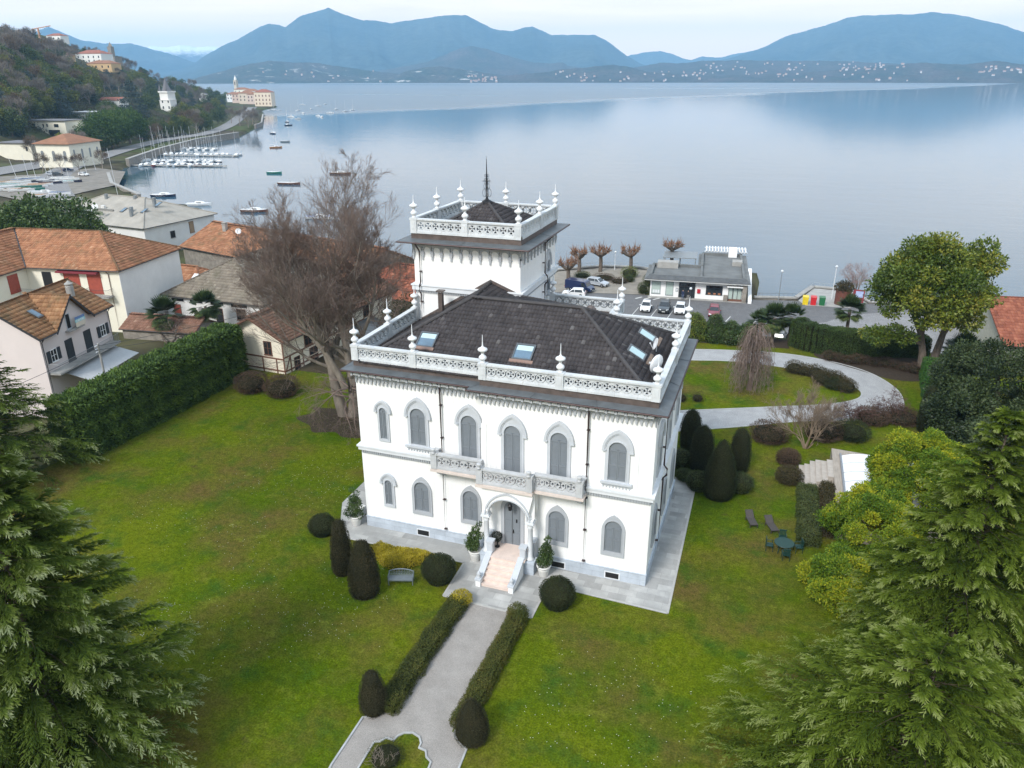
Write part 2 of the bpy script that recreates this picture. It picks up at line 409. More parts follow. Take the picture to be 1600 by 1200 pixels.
def hedge_sampler(path, w, h, z0=0.0, bulge=0.0, ends=True, taper=0.0, hvar=None):
    """box hedge along a ground polyline; h may be (h0,h1)"""
    p = np.array(path, float); seg = np.diff(p, axis=0); ln = np.linalg.norm(seg, axis=1); cs = np.concatenate([[0], np.cumsum(ln)]); tot = cs[-1]
    h0, h1 = (h if isinstance(h, (tuple, list)) else (h, h))
    def f(n):
        hm = (h0 + h1) / 2; A = np.array([tot * hm, tot * hm, tot * w, w * hm, w * hm]); A = A if ends else A * np.array([1, 1, 1, 0, 0])
        face = RNG.choice(5, n, p=A / A.sum())
        s = RNG.random(n) * tot; s = np.where(face == 3, 0, np.where(face == 4, tot, s))
        i = np.clip(np.searchsorted(cs, s, side='right') - 1, 0, len(seg) - 1); t = (s - cs[i]) / ln[i]
        c = p[i] + seg[i] * t[:, None]; dr = seg[i] / ln[i][:, None]; nr = np.stack([-dr[:, 1], dr[:, 0]], 1)
        hh = (h0 + (h1 - h0) * s / tot); z = RNG.random(n) * hh; o = (RNG.random(n) - 0.5) * w
        o = np.where(face == 0, w / 2, np.where(face == 1, -w / 2, o)); z = np.where(face == 2, hh, z)
        o = o * (1 - taper * z / hh)
        und = 1 + 0.06 * np.sin(s * 2.3) + 0.04 * np.sin(s * 5.1 + z * 3)
        P = np.stack([c[:, 0] + nr[:, 0] * o * und, c[:, 1] + nr[:, 1] * o * und, z0 + z * (1 + 0.02 * np.sin(s * 3.7))], 1)
        N = np.zeros((n, 3))
        for k, sg in ((0, 1), (1, -1)): N[face == k, :2] = (nr * sg)[face == k]
        N[face == 2, 2] = 1; N[face == 3, :2] = -dr[face == 3]; N[face == 4, :2] = dr[face == 4]
        return P, N
    return f

def grow(P0, D0, L0, R0, levels, seed=1, up=0.25, wig=0.18, rmin=.003):
    """recursive branching, all arrays. levels = [(children, angle_deg, len_ratio, rad_ratio, tmin, npts, sides)]
       first entry describes the stems themselves; returns list of (V,F) per level"""
    rng = np.random.default_rng(seed); out = []
    P = np.array(P0, float); D = unit(np.array(D0, float)); Ln = np.array(L0, float); R = np.array(R0, float); parents = None
    for li, (nch, ang, lr, rr, tmin, npts, sides) in enumerate(levels):
        if li > 0:
            Pp, Rp, Lp = parents                     # (N,K,3),(N,K),(N,)
            N, K = Rp.shape
            t = tmin + (0.98 - tmin) * ((np.arange(nch)[None, :] + rng.random((N, nch))) / nch)
            x = t * (K - 1); i = np.minimum(x.astype(int), K - 2); fr = x - i; ii = np.arange(N)[:, None]
            pos = Pp[ii, i] * (1 - fr[..., None]) + Pp[ii, i + 1] * fr[..., None]
            rad = Rp[ii, i] * (1 - fr) + Rp[ii, i + 1] * fr
            dr = unit(Pp[ii, i + 1] - Pp[ii, i])
            q = unit(np.cross(dr, rng.normal(size=dr.shape)))
            a = np.radians(ang * (0.65 + 0.7 * rng.random((N, nch))))[..., None]
            nd = dr * np.cos(a) + q * np.sin(a)
            ln = Lp[:, None] * lr * (1.05 - 0.36 * t) * (0.7 + 0.6 * rng.random((N, nch)))
            P = pos.reshape(-1, 3); D = unit(nd.reshape(-1, 3)); Ln = ln.ravel(); R = np.minimum(rad * 0.85, rad * rr * 1.0 + 0).ravel()
        n = len(P); pts = np.empty((n, npts, 3)); rds = np.empty((n, npts)); pts[:, 0] = P; d = D.copy()
        for k in range(1, npts):
            d = unit(d + rng.normal(size=d.shape) * wig + np.array([0, 0, up * 0.35]))
            pts[:, k] = pts[:, k - 1] + d * (Ln / (npts - 1))[:, None]
        taper = np.linspace(1, 0.14 if li == 0 else 0.3, npts); rds = np.maximum(R[:, None] * taper[None, :], rmin)
        # tubes
        tan = np.gradient(pts, axis=1); tan = unit(tan); ref = np.where(np.abs(tan[..., 2:3]) < 0.9, np.array([0, 0, 1.0]), np.array([1.0, 0, 0]))
        xa = unit(np.cross(tan, ref)); ya = np.cross(tan, xa); an = np.arange(sides) * 2 * PI / sides
        ring = pts[:, :, None, :] + rds[:, :, None, None] * (xa[:, :, None, :] * np.cos(an)[None, None, :, None] + ya[:, :, None, :] * np.sin(an)[None, None, :, None])
        V = ring.reshape(-1, 3)
        b = (np.arange(n) * npts * sides)[:, None, None]; j = (np.arange(npts - 1) * sides)[None, :, None]; k = np.arange(sides)[None, None, :]; k2 = (k + 1) % sides
        F = np.stack([b + j + k, b + j + k2, b + j + sides + k2, b + j + sides + k], -1).reshape(-1, 4)
        out.append((V, F)); parents = (pts, rds, Ln)
    out.append(parents)
    return out
def join(parts):
    Vs = []; Fs = []; o = 0
    for V, F in parts: Vs.append(V); Fs.append(F + o); o += len(V)
    return np.concatenate(Vs), np.concatenate(Fs)

# ------------------------------------------------------------------ tiled roofs: real pantiles laid row by row inside a polygon
def point_in(poly, x, y):
    c = np.zeros(x.shape, bool); n = len(poly)
    for i in range(n):
        x0, y0 = poly[i]; x1, y1 = poly[(i + 1) % n]
        if y0 == y1: continue
        k = ((y0 > y) != (y1 > y)) & (x < (x1 - x0) * (y - y0) / (y1 - y0) + x0); c ^= k
    return c
def tile_slope(corners, along, tw=0.24, th=0.36, lift=0.07, segs=4, over=0.05, roll=.07):
    """corners: coplanar 3D polygon; along: horizontal eave direction. returns V,F,tint"""
    c = np.array(corners, float); u = unit(np.array(along, float)); nrm = unit(np.cross(c[1] - c[0], c[2] - c[0]))
    if nrm[2] < 0: nrm = -nrm
    v = np.cross(nrm, u); v = v if v[2] > 0 else -v
    o = c[0]; q = np.stack([(c - o) @ u, (c - o) @ v], 1); lo = q.min(0); hi = q.max(0)
    nu = int((hi[0] - lo[0]) / tw) + 1; nv = int((hi[1] - lo[1]) / th) + 1
    gu, gv = np.meshgrid(lo[0] + (np.arange(nu) + .5) * tw, lo[1] + (np.arange(nv) + .5) * th, indexing='ij')
    ins = point_in([tuple(p) for p in q], gu.ravel(), np.clip(gv.ravel(), lo[1] + 1e-3, hi[1] - 1e-3)); gu = gu.ravel()[ins]; gv = gv.ravel()[ins]; n = len(gu)
    s = np.linspace(-.5, .5, segs + 1); prof = 0.5 + 0.5 * np.cos(s * 2 * PI)       # one roll per tile
    V = np.empty((n, 2, segs + 1, 3))
    jl = RNG.normal(size=n) * 0.006
    for r_, (dv, z) in enumerate(((-.5 * th - over, lift), (.5 * th, 0.006))):
        uu = gu[:, None] + s[None, :] * tw * 1.0; vv = np.repeat((gv + dv)[:, None], segs + 1, 1)
        hh = z + prof[None, :] * roll + jl[:, None]
        V[:, r_] = o + uu[..., None] * u + vv[..., None] * v + hh[..., None] * nrm
    W = 2 * (segs + 1); b = (np.arange(n) * W)[:, None]; k = np.arange(segs)[None, :]
    F = np.stack([b + k, b + k + 1, b + segs + 1 + k + 1, b + segs + 1 + k], -1).reshape(-1, 4)
    t = np.repeat(np.clip(RNG.normal(.42, .15, n) + 0.45 * (RNG.random(n) > .985), 0, 1), segs)
    # front lip of each tile
    V2 = V[:, 0].copy(); V3 = V2 - nrm * (lift + 0.01)
    VV = np.concatenate([V.reshape(-1, 3), V3.reshape(-1, 3)]); off = n * W
    F2 = np.stack([b + k + 1, b + k, off + (np.arange(n) * (segs + 1))[:, None] + k, off + (np.arange(n) * (segs + 1))[:, None] + k + 1], -1).reshape(-1, 4)
    return VV, np.concatenate([F, F2]), np.concatenate([t, t])
def tiled_roof(name, slopes, mat, parent, **kw):
    Vs, Fs, Ts = [], [], []; o = 0
    for corners, along in slopes:
        V, F, t = tile_slope(corners, along, **kw); Vs.append(V); Fs.append(F + o); Ts.append(t); o += len(V)
    # boarding under the tiles, closed
    return np_mesh(name, np.concatenate(Vs), np.concatenate(Fs), mat, parent, np.concatenate(Ts))
def ridge_caps(mb, a, b, r=0.13, step=0.4):
    """half round ridge tiles from a to b"""
    a = Vector(a); b = Vector(b); n = max(1, int((b - a).length / step)); d = (b - a) / n
    for i in range(n):
        mb.tube([a + d * i, a + d * (i + 1.06)], r, 8, r * 0.86)
# ------------------------------------------------------------------ the land, the lake and the far shore
COAST = [(430, 150), (150, 168), (60, 158), (34, 146), (16.5, 141), (13, 148.5), (7.5, 149), (4.5, 139.5), (-2.6, 138.0), (-2.9, 158.5), (-19, 157.5),
         (-21.5, 152.5), (-27, 153.8), (-34, 152.2), (-40, 147.5), (-50, 139), (-75, 138), (-100, 148), (-126, 151.5), (-139, 163), (-168, 192), (-205, 207),
         (-238, 228), (-264, 252), (-287, 286), (-313, 333), (-339, 393), (-351, 447), (-398, 528), (-415, 560), (-500, 680), (-590, 800), (-622, 870),
         (-640, 905), (-700, 960), (-900, 1080), (-1500, 1500)]
_cp = np.array(COAST, float)
def coast_dist(x, y):
    """signed distance inland (positive on land) from the shoreline"""
    best = np.full(x.shape, 1e9); 
    for i in range(len(_cp) - 1):
        a = _cp[i]; b = _cp[i + 1]; d = b - a; t = np.clip(((x - a[0]) * d[0] + (y - a[1]) * d[1]) / (d @ d), 0, 1)
        best = np.minimum(best, np.hypot(x - a[0] - t * d[0], y - a[1] - t * d[1]))
    poly = COAST + [(-6000, 1500), (-6000, -3000), (430, -3000)]
    ins = point_in(poly, x, y)
    return np.where(ins, best, -best)
def ground_z(x, y):
    x = np.asarray(x, float); y = np.asarray(y, float)
    d = coast_dist(x, y)
    # the villa garden is level; beyond it the land falls to the lakeside
    z = -6.0 * Sn((y - 97.0) / 14.0)
    left = Sn((-57.0 - x) / 5.0)
    z = z * (1 - left) + left * (-3.0 - 3.4 * Sn((y - 92) / 25.0))
    beh = Sn((-x - 20) / 8) * (1 - left) * Sn((y - 84) / 12) * -5.0
    z = np.minimum(z, beh)
    # the hillside above the lake road
    hm = Sn((-x - 190) / 60.0)
    e = np.maximum(0, d - 62)
    hill = -6.6 + 0.42 * np.minimum(e, 190) + 0.12 * np.maximum(0, e - 190)
    hill = hill + Sn(e / 60) * (3.5 * np.sin(x * 0.021 + 1) * np.sin(y * 0.017) + 1.6 * np.sin(x * .06 + y * .045))
    z = z * (1 - hm) + hm * hill
    return np.where(d > 0, z, np.maximum(-13.0, -8.6 + d * 0.8)) - 0.06
def gz(x, y): return float(ground_z(np.array([x]), np.array([y]))[0])

def ground():
    xs = np.unique(np.concatenate([np.linspace(-2600, -700, 40), np.linspace(-700, -180, 110), np.linspace(-180, -60, 60), np.linspace(-60, 60, 100), np.linspace(60, 460, 30)]))
    ys = np.unique(np.concatenate([np.linspace(-400, -30, 14), np.linspace(-30, 60, 40), np.linspace(60, 170, 90), np.linspace(170, 620, 110), np.linspace(620, 1700, 70)]))
    X, Y = np.meshgrid(xs, ys, indexing='ij'); Z = ground_z(X.ravel(), Y.ravel())
    nx, ny = len(xs), len(ys); V = np.stack([X.ravel(), Y.ravel(), Z], 1)
    i, j = np.meshgrid(np.arange(nx - 1), np.arange(ny - 1), indexing='ij'); a = (i * ny + j).ravel()
    F = np.stack([a, a + ny, a + ny + 1, a + 1], 1)
    m, nt, b = newmat('rough_ground')
    c, n = noise_col(nt, 0.02, (0.075, 0.065, 0.045), (0.065, 0.085, 0.028), 0.4, 0.6, 8)
    c2, n2 = noise_col(nt, 0.12, (0.6, 0.55, 0.5), (1.3, 1.25, 1.2), 0.35, 0.65, 7)
    nt.links.new(mix(nt, c, c2, 1.0, 'MULTIPLY'), b.inputs['Base Color']); b.inputs['Roughness'].default_value = 0.95; b.inputs['Specular IOR Level'].default_value = 0.1
    bump(nt, b, n2.outputs['Fac'], 0.6, 0.3)
    o = np_mesh('ground', V, F, m, smooth=True); tag(o, kind='structure'); return o
ground()

def lake():
    m, nt, b = newmat('lake_water'); N = nt.nodes.new; L = nt.links.new
    b.inputs['Base Color'].default_value = (0.045, 0.10, 0.145, 1); b.inputs['IOR'].default_value = 1.333; b.inputs['Specular IOR Level'].default_value = 0.5
    tc = N('ShaderNodeTexCoord')
    def nz(sc, stretch, det, rot=19):
        mp = N('ShaderNodeMapping'); mp.inputs['Rotation'].default_value = (0, 0, math.radians(-rot)); mp.inputs['Scale'].default_value = stretch
        L(tc.outputs['Object'], mp.inputs['Vector'])
        n = N('ShaderNodeTexNoise'); n.inputs['Scale'].default_value = sc; n.inputs['Detail'].default_value = det; L(mp.outputs['Vector'], n.inputs['Vector']); return n
    w1 = nz(0.55, (0.45, 1, 1), 3); w2 = nz(0.09, (0.4, 1, 1), 3)
    # breezes: rougher water near the far shore and in long streaks
    sp = N('ShaderNodeSeparateXYZ'); L(tc.outputs['Object'], sp.inputs[0])
    big = nz(0.0011, (0.35, 1.3, 1), 5)
    # distance along the line of sight of the photograph, as a place on the lake (north shore breeze line)
    f1 = N('ShaderNodeVectorMath'); f1.operation = 'DOT_PRODUCT'; L(tc.outputs['Object'], f1.inputs[0]); f1.inputs[1].default_value = (-0.33, 0.944, 0)
    f2 = N('ShaderNodeVectorMath'); f2.operation = 'DOT_PRODUCT'; L(tc.outputs['Object'], f2.inputs[0]); f2.inputs[1].default_value = (0.944, 0.33, 0)
    a1 = N('ShaderNodeMath'); a1.operation = 'MULTIPLY_ADD'; a1.inputs[1].default_value = -1.08; L(f2.outputs['Value'], a1.inputs[0]); L(f1.outputs['Value'], a1.inputs[2])
    a2 = N('ShaderNodeMath'); a2.operation = 'MULTIPLY_ADD'; a2.inputs[1].default_value = 700.0; L(big.outputs['Fac'], a2.inputs[0]); L(a1.outputs[0], a2.inputs[2])
    mr = N('ShaderNodeMapRange'); mr.interpolation_type = 'SMOOTHSTEP'; mr.inputs['From Min'].default_value = 1380; mr.inputs['From Max'].default_value = 1560
    L(a2.outputs[0], mr.inputs['Value'])
    st = nz(0.004, (0.12, 1.6, 1), 3)
    s2 = N('ShaderNodeMapRange'); s2.inputs['From Min'].default_value = 0.60; s2.inputs['From Max'].default_value = 0.68; L(st.outputs['Fac'], s2.inputs['Value'])
    inv = N('ShaderNodeMath'); inv.operation = 'MULTIPLY_ADD'; inv.inputs[1].default_value = -0.8; inv.inputs[2].default_value = 1.0; L(s2.outputs['Result'], inv.inputs[0])
    msk = N('ShaderNodeMath'); msk.operation = 'MULTIPLY'; L(mr.outputs['Result'], msk.inputs[0]); L(inv.outputs[0], msk.inputs[1])
    ro = N('ShaderNodeMapRange'); ro.inputs['To Min'].default_value = 0.08; ro.inputs['To Max'].default_value = 0.33; L(msk.outputs[0], ro.inputs['Value'])
    L(ro.outputs['Result'], b.inputs['Roughness'])
    so = N('ShaderNodeMapRange'); so.inputs['To Min'].default_value = 0.75; so.inputs['To Max'].default_value = 1.0; L(msk.outputs[0], so.inputs['Value']); L(so.outputs['Result'], b.inputs['Specular IOR Level'])
    ad = N('ShaderNodeMath'); ad.operation = 'MULTIPLY_ADD'; ad.inputs[1].default_value = 2.5; L(w2.outputs['Fac'], ad.inputs[0]); L(w1.outputs['Fac'], ad.inputs[2])
    bp = N('ShaderNodeBump'); bp.inputs['Strength'].default_value = 0.2; bp.inputs['Distance'].default_value = 0.12; L(ad.outputs[0], bp.inputs['Height']); L(bp.outputs['Normal'], b.inputs['Normal'])
    mb = MB(); mb.poly((-9500, 40, -8), (9500, 40, -8), (9500, 8200, -8), (-9500, 8200, -8))
    o = mb.build('lake', m, fix=False); tag(o, kind='structure')
lake()

# ---- mountains: crests read from the photograph, each standing at its own distance
def pix_dir(px, py):
    v = _fw * 1190.0 + _r1 * (px - 800) - _u1 * (py - 600)
    return v.x / math.hypot(v.x, v.y), v.y / math.hypot(v.x, v.y), v.z / math.hypot(v.x, v.y)
def mountain(name, crest, dist, front, back, mat, rough=0.10, seed=0, n=260, base=-9.0, label=None):
    rg = np.random.default_rng(seed); cx = np.array([c[0] for c in crest], float); cy = np.array([c[1] for c in crest], float)
    px = np.linspace(cx[0], cx[-1], n); py = np.interp(px, cx, cy)
    K = 26; t = np.concatenate([np.linspace(-1, 0, 17), np.linspace(0, 1, 10)[1:]]); V = np.zeros((n, len(t), 3))
    ph = rg.random(40) * 6.28
    for i in range(n):
        ex, ey, ez = pix_dir(px[i], py[i]); jag = sum(math.sin(px[i] * f + ph[k]) * a for k, (f, a) in enumerate(((.11, .5), (.23, .35), (.41, .25), (.83, .18), (1.7, .12))))
        hc = 31 + ez * dist + jag * dist / 1285.0 * 0.55; hh = max(0.0, hc - base)
        for j, tt in enumerate(t):
            dd = dist + (tt * front if tt < 0 else tt * back); s = abs(tt)
            f = (1 - s) ** 1.12
            spur = sum(math.sin(px[i] * fq + ph[10 + k] + (s * 3.2 + .7 * math.sin(s * 5 + ph[30 + k])) * (ph[20 + k] - 3.1)) * a for k, (fq, a) in enumerate(((.03, .5), (.055, .4), (.09, .25), (.15, .12))))
            z = base + hh * f + hh * spur * rough * math.sin(PI * min(1, s * 1.0)) ** 0.8
            V[i, j] = (ex * dd, ey * dd, max(base - 2, z))
    m = len(t); i, j = np.meshgrid(np.arange(n - 1), np.arange(m - 1), indexing='ij'); a = (i * m + j).ravel()
    F = np.stack([a, a + m, a + m + 1, a + 1], 1)
    o = np_mesh(name, V.reshape(-1, 3), F, mat, smooth=True); tag(o, label=label, kind='structure'); return o
def hill_mat(name, c1, c2, rock=None, sc=0.002, snow=None):
    m, nt, b = newmat(name); c, n = noise_col(nt, sc, c1, c2, 0.35, 0.65, 9)
    c2_, n2 = noise_col(nt, sc * 9, (0.6, 0.6, 0.6), (1.3, 1.3, 1.3), 0.35, 0.65, 8); o = mix(nt, c, c2_, 1.0, 'MULTIPLY')
    if rock:
        r, n3 = noise_col(nt, sc * 2.2, (0, 0, 0), (1, 1, 1), 0.60, 0.66, 9, stretch=(1, 1, 3)); o = mix(nt, o, rock, r)
    if snow:
        N = nt.nodes.new; tc = N('ShaderNodeTexCoord'); sp = N('ShaderNodeSeparateXYZ'); nt.links.new(tc.outputs['Object'], sp.inputs[0])
        mr = N('ShaderNodeMapRange'); mr.inputs['From Min'].default_value = snow[0]; mr.inputs['From Max'].default_value = snow[1]
        ad = N('ShaderNodeMath'); ad.operation = 'MULTIPLY_ADD'; ad.inputs[1].default_value = 160; nt.links.new(n2.outputs['Fac'], ad.inputs[0]); nt.links.new(sp.outputs['Z'], ad.inputs[2]); nt.links.new(ad.outputs[0], mr.inputs['Value'])
        o = mix(nt, o, (0.85, 0.87, 0.9), mr.outputs['Result'])
    nt.links.new(o, b.inputs['Base Color']); b.inputs['Roughness'].default_value = 0.95; b.inputs['Specular IOR Level'].default_value = 0.05
    return m
MT = hill_mat('mountain_forest', (0.030, 0.052, 0.052), (0.060, 0.080, 0.070), rock=None)
MT2 = hill_mat('shore_forest', (0.040, 0.050, 0.034), (0.085, 0.070, 0.055), sc=0.006)
MTR = hill_mat('shore_forest_rock', (0.038, 0.052, 0.032), (0.075, 0.066, 0.05), rock=(0.42, 0.39, 0.36), sc=0.005)
MTS = hill_mat('snow_mountain', (0.06, 0.07, 0.08), (0.1, 0.11, 0.12), snow=(330, 420))
bpy.context.view_layer.update()
mountain('snow_mountain', [(190, 112), (215, 80), (235, 72), (262, 74), (280, 70), (305, 74), (335, 72), (360, 80), (395, 108)], 11800, 1500, 1300, MTS, seed=4)
mountain('far_mountain', [(20, 112), (55, 50), (75, 41), (95, 50), (125, 62), (160, 68), (205, 68), (235, 76), (265, 84), (300, 96), (340, 106), (380, 114)], 9200, 1600, 1200, MT, seed=1)
mountain('gap_mountain', [(930, 112), (985, 86), (1005, 82), (1030, 80), (1052, 84), (1066, 91), (1080, 94), (1098, 88), (1125, 90), (1155, 83), (1185, 78), (1230, 70), (1300, 112)], 10800, 1500, 1300, MT, seed=2)
mountain('left_mountain', [(255, 116), (300, 102), (318, 88), (345, 73), (370, 62), (400, 45), (420, 37), (432, 38), (446, 42), (460, 32), (472, 24), (490, 19), (513, 12), (525, 18), (545, 25), (568, 32), (585, 32), (610, 36), (640, 32), (672, 27), (700, 24), (728, 23), (742, 31), (770, 45), (800, 49), (820, 43), (832, 41), (862, 55), (895, 54), (930, 55), (948, 63), (980, 88), (1005, 101), (1050, 113)], 8000, 2300, 1600, MT, seed=3, n=420)
mountain('right_mountain', [(1060, 114), (1110, 98), (1150, 88), (1190, 75), (1230, 56), (1262, 47), (1290, 40), (1322, 28), (1350, 24), (1390, 23), (1430, 22), (1458, 19), (1490, 22), (1520, 28), (1560, 37), (1600, 50), (1700, 76), (1830, 114)], 8400, 2300, 1600, MT, seed=5, n=360)
mountain('middle_hill', [(560, 116), (620, 106), (670, 96), (700, 83), (720, 75), (738, 72), (760, 76), (782, 84), (812, 92), (835, 98), (858, 99), (880, 97), (888, 103), (930, 108), (1000, 116)], 5900, 1100, 900, MT2, seed=6)
mountain('quarry_hill', [(300, 124), (372, 104), (400, 98), (420, 95), (450, 97), (490, 98), (520, 102), (560, 108), (600, 113), (650, 118), (700, 124)], 4750, 560, 700, MTR, seed=7, rough=.16)
mountain('village_hill', [(600, 124), (640, 110), (665, 105), (690, 104), (715, 107), (740, 111), (780, 117), (830, 122)], 4450, 420, 700, MTR, seed=8, rough=.16)
mountain('shore_hill', [(720, 124), (800, 117), (850, 113), (880, 108), (920, 105), (960, 101), (980, 104), (1010, 112), (1060, 116), (1100, 118), (1200, 124)], 4300, 330, 700, MT2, seed=9, rough=.16)
mountain('terrace_hill', [(930, 122), (980, 108), (1030, 98), (1060, 99), (1100, 95), (1150, 94), (1220, 95), (1300, 95), (1370, 98), (1420, 101), (1480, 104), (1560, 112)], 5300, 1100, 900, MT2, seed=10)
mountain('right_shore_hill', [(1000, 124), (1080, 119), (1150, 117), (1250, 114), (1320, 108), (1380, 103), (1420, 99), (1450, 98), (1500, 101), (1540, 97), (1562, 95), (1600, 101), (1680, 99), (1800, 106)], 4400, 480, 800, MT2, seed=11, rough=.16)
# the far land those hills stand on
mbf = MB(); mbf.poly((-9400, 8190, -7.6), (9400, 8190, -7.6), (9400, 13500, -7.6), (-9400, 13500, -7.6)); tag(mbf.build('far_plain', MT2, fix=False), kind='structure')

# ---- the air
def haze():
    m = bpy.data.materials.new('haze_air'); m.use_nodes = True; nt = m.node_tree; nt.nodes.clear()
    v = nt.nodes.new('ShaderNodeVolumePrincipled'); v.inputs['Color'].default_value = (0.37, 0.68, 1.0, 1); v.inputs['Density'].default_value = HAZE_D; v.inputs['Anisotropy'].default_value = 0.0
    o = nt.nodes.new('ShaderNodeOutputMaterial'); nt.links.new(v.outputs[0], o.inputs['Volume'])
    mb = MB(); mb.box(-14000, 14000, -3200, 14200, -15, 760); h = mb.build('haze', m); tag(h, 'pale blue haze over the lake and its far shore', None, kind='stuff')
HAZE_D = 1.05e-4
haze()

def far_village():
    from mathutils.bvhtree import BVHTree
    T = [BVHTree.FromObject(bpy.data.objects[n], bpy.context.evaluated_depsgraph_get()) for n in ('village_hill', 'shore_hill', 'terrace_hill', 'right_shore_hill', 'quarry_hill')]
    rg = np.random.default_rng(9); mb = MB(); C0 = Vector((0, 0, 31))
    for x0, x1, y0, y1, n in ((730, 780, 117, 130, 30), (1090, 1420, 97, 118, 80), (1000, 1100, 108, 128, 20), (860, 1000, 112, 130, 20), (1150, 1600, 112, 127, 16), (1520, 1600, 103, 114, 16), (400, 640, 108, 129, 14)):
        for _ in range(n):
            px, py = x0 + rg.random() * (x1 - x0), y0 + rg.random() ** .8 * (y1 - y0); d = Vector(pix_dir(px, py)).normalized(); best = None
            for t in T:
                h = t.ray_cast(C0, d)
                if h[0] is not None and (best is None or h[3] < best[1]): best = (h[0], h[3])
            if best is None: continue
            p = best[0]; w, dd, hh = 5 + 7 * rg.random(), 7, 3 + 4 * rg.random(); mb.mi = int(rg.random() * 3)
            mb.box(p.x - w / 2, p.x + w / 2, p.y - dd / 2, p.y + dd / 2, p.z - 3, p.z + hh); mb.mi = 3; mb.extr([(p.x - w / 2, p.y - dd / 2 - .5, p.z + hh), (p.x + w / 2, p.y - dd / 2 - .5, p.z + hh), (p.x + w / 2, p.y, p.z + hh + 2.5), (p.x - w / 2, p.y, p.z + hh + 2.5)], (0, .5, 0))
    tag(mb.build('far_village', [M('far_white', (.58, .55, .53), .9), M('far_cream', (.45, .38, .32), .9), M('far_pink', (.40, .31, .27), .9), M('far_tile', (.3, .15, .1), .9)]), 'pale houses scattered over the far shore hills', 'village', kind='stuff')
far_village()
# ------------------------------------------------------------------ lawn, paths and paving
def sheet(name, pts, z, mat, kind='structure', sub=None):
    mb = MB(); mb.poly(*[(p[0], p[1], z) for p in pts]); o = mb.build(name, mat, fix=False)
    if o.data.polygons[0].normal.z < 0: o.data.flip_normals()
    return tag(o, kind=kind)
def lawn_mat():
    m, nt, b = newmat('mossy_lawn')
    c, n = noise_col(nt, 0.10, (0.052, 0.094, 0.004), (0.112, 0.136, 0.007), 0.36, 0.64, 7)
    cb, nb = noise_col(nt, 0.16, (0, 0, 0), (1, 1, 1), 0.44, 0.68, 8); o = mix(nt, c, (0.108, 0.080, 0.026), cb)
    cg, ng = noise_col(nt, 0.42, (0, 0, 0), (1, 1, 1), 0.52, 0.70, 6); o = mix(nt, o, (0.042, 0.088, 0.010), cg)
    cy, ny = noise_col(nt, 0.75, (0, 0, 0), (1, 1, 1), 0.56, 0.76, 7); o = mix(nt, o, (0.135, 0.150, 0.020), cy)
    cd, nd = noise_col(nt, 0.30, (0, 0, 0), (1, 1, 1), 0.66, 0.76, 7); o = mix(nt, o, (0.075, 0.052, 0.026), cd)
    cf, nf = noise_col(nt, 9.0, (0.55, 0.58, 0.5), (1.42, 1.38, 1.45), 0.30, 0.70, 5); o = mix(nt, o, cf, 1.0, 'MULTIPLY')
    cf2, nf2 = noise_col(nt, 2.6, (0.72, 0.75, 0.7), (1.25, 1.22, 1.2), 0.32, 0.68, 6); o = mix(nt, o, cf2, 1.0, 'MULTIPLY')
    nt.links.new(o, b.inputs['Base Color']); b.inputs['Roughness'].default_value = 0.95; b.inputs['Specular IOR Level'].default_value = 0.02
    bump(nt, b, nf.outputs['Fac'], 0.8, 0.06)
    return m
LAWN = lawn_mat()
sheet('lawn', [(-56.5, -20), (40, -20), (40, 60), (26, 97), (-20, 97), (-30, 80), (-46, 68), (-56.5, 68)], 0.0, LAWN)
def gravel_mat(name, c, sc=30):
    m, nt, b = newmat(name)
    cc, n = noise_col(nt, sc, tuple(x * .62 for x in c), tuple(min(1, x * 1.35) for x in c), 0.3, 0.7, 4)
    c2, n2 = noise_col(nt, 0.9, (0.86, 0.86, 0.86), (1.1, 1.1, 1.1), 0.3, 0.7, 7)
    nt.links.new(mix(nt, cc, c2, 1.0, 'MULTIPLY'), b.inputs['Base Color']); b.inputs['Roughness'].default_value = 0.95; b.inputs['Specular IOR Level'].default_value = 0.1
    bump(nt, b, n.outputs['Fac'], 0.7, 0.03); return m
GRAVEL = gravel_mat('pink_gravel', (0.315, 0.292, 0.27)); DRIVE = gravel_mat('grey_gravel', (0.35, 0.35, 0.352), 14)
ASPH = gravel_mat('worn_asphalt', (0.15, 0.148, 0.15), 10); ASPH2 = gravel_mat('pale_tarmac', (0.24, 0.235, 0.235), 8)
CONC = M('concrete', (0.33, 0.32, 0.30), 0.9, var=0.2, scale=0.8, bmp=0.2); KERB = M('kerb_stone', (0.38, 0.385, 0.38), 0.85, var=0.15, scale=2)
PAINT = M('road_paint', (0.55, 0.55, 0.53), 0.8, var=0.15)
def smooth_closed(pts, n=6):
    p = np.array(pts, float); out = []; m = len(p)
    for i in range(m):
        a, b, c, d = p[i - 1], p[i], p[(i + 1) % m], p[(i + 2) % m]
        for k in range(n):
            t = k / n; out.append(tuple(0.5 * ((2 * b) + (-a + c) * t + (2 * a - 5 * b + 4 * c - d) * t * t + (-a + 3 * b - 3 * c + d) * t ** 3)))
    return out
def smooth_open(pts, n=6):
    p = [pts[0]] + list(pts) + [pts[-1]]; p = np.array(p, float); out = []
    for i in range(1, len(p) - 2):
        a, b, c, d = p[i - 1], p[i], p[i + 1], p[i + 2]
        for k in range(n):
            t = k / n; out.append(tuple(0.5 * ((2 * b) + (-a + c) * t + (2 * a - 5 * b + 4 * c - d) * t * t + (-a + 3 * b - 3 * c + d) * t ** 3)))
    out.append(tuple(p[-2])); return out
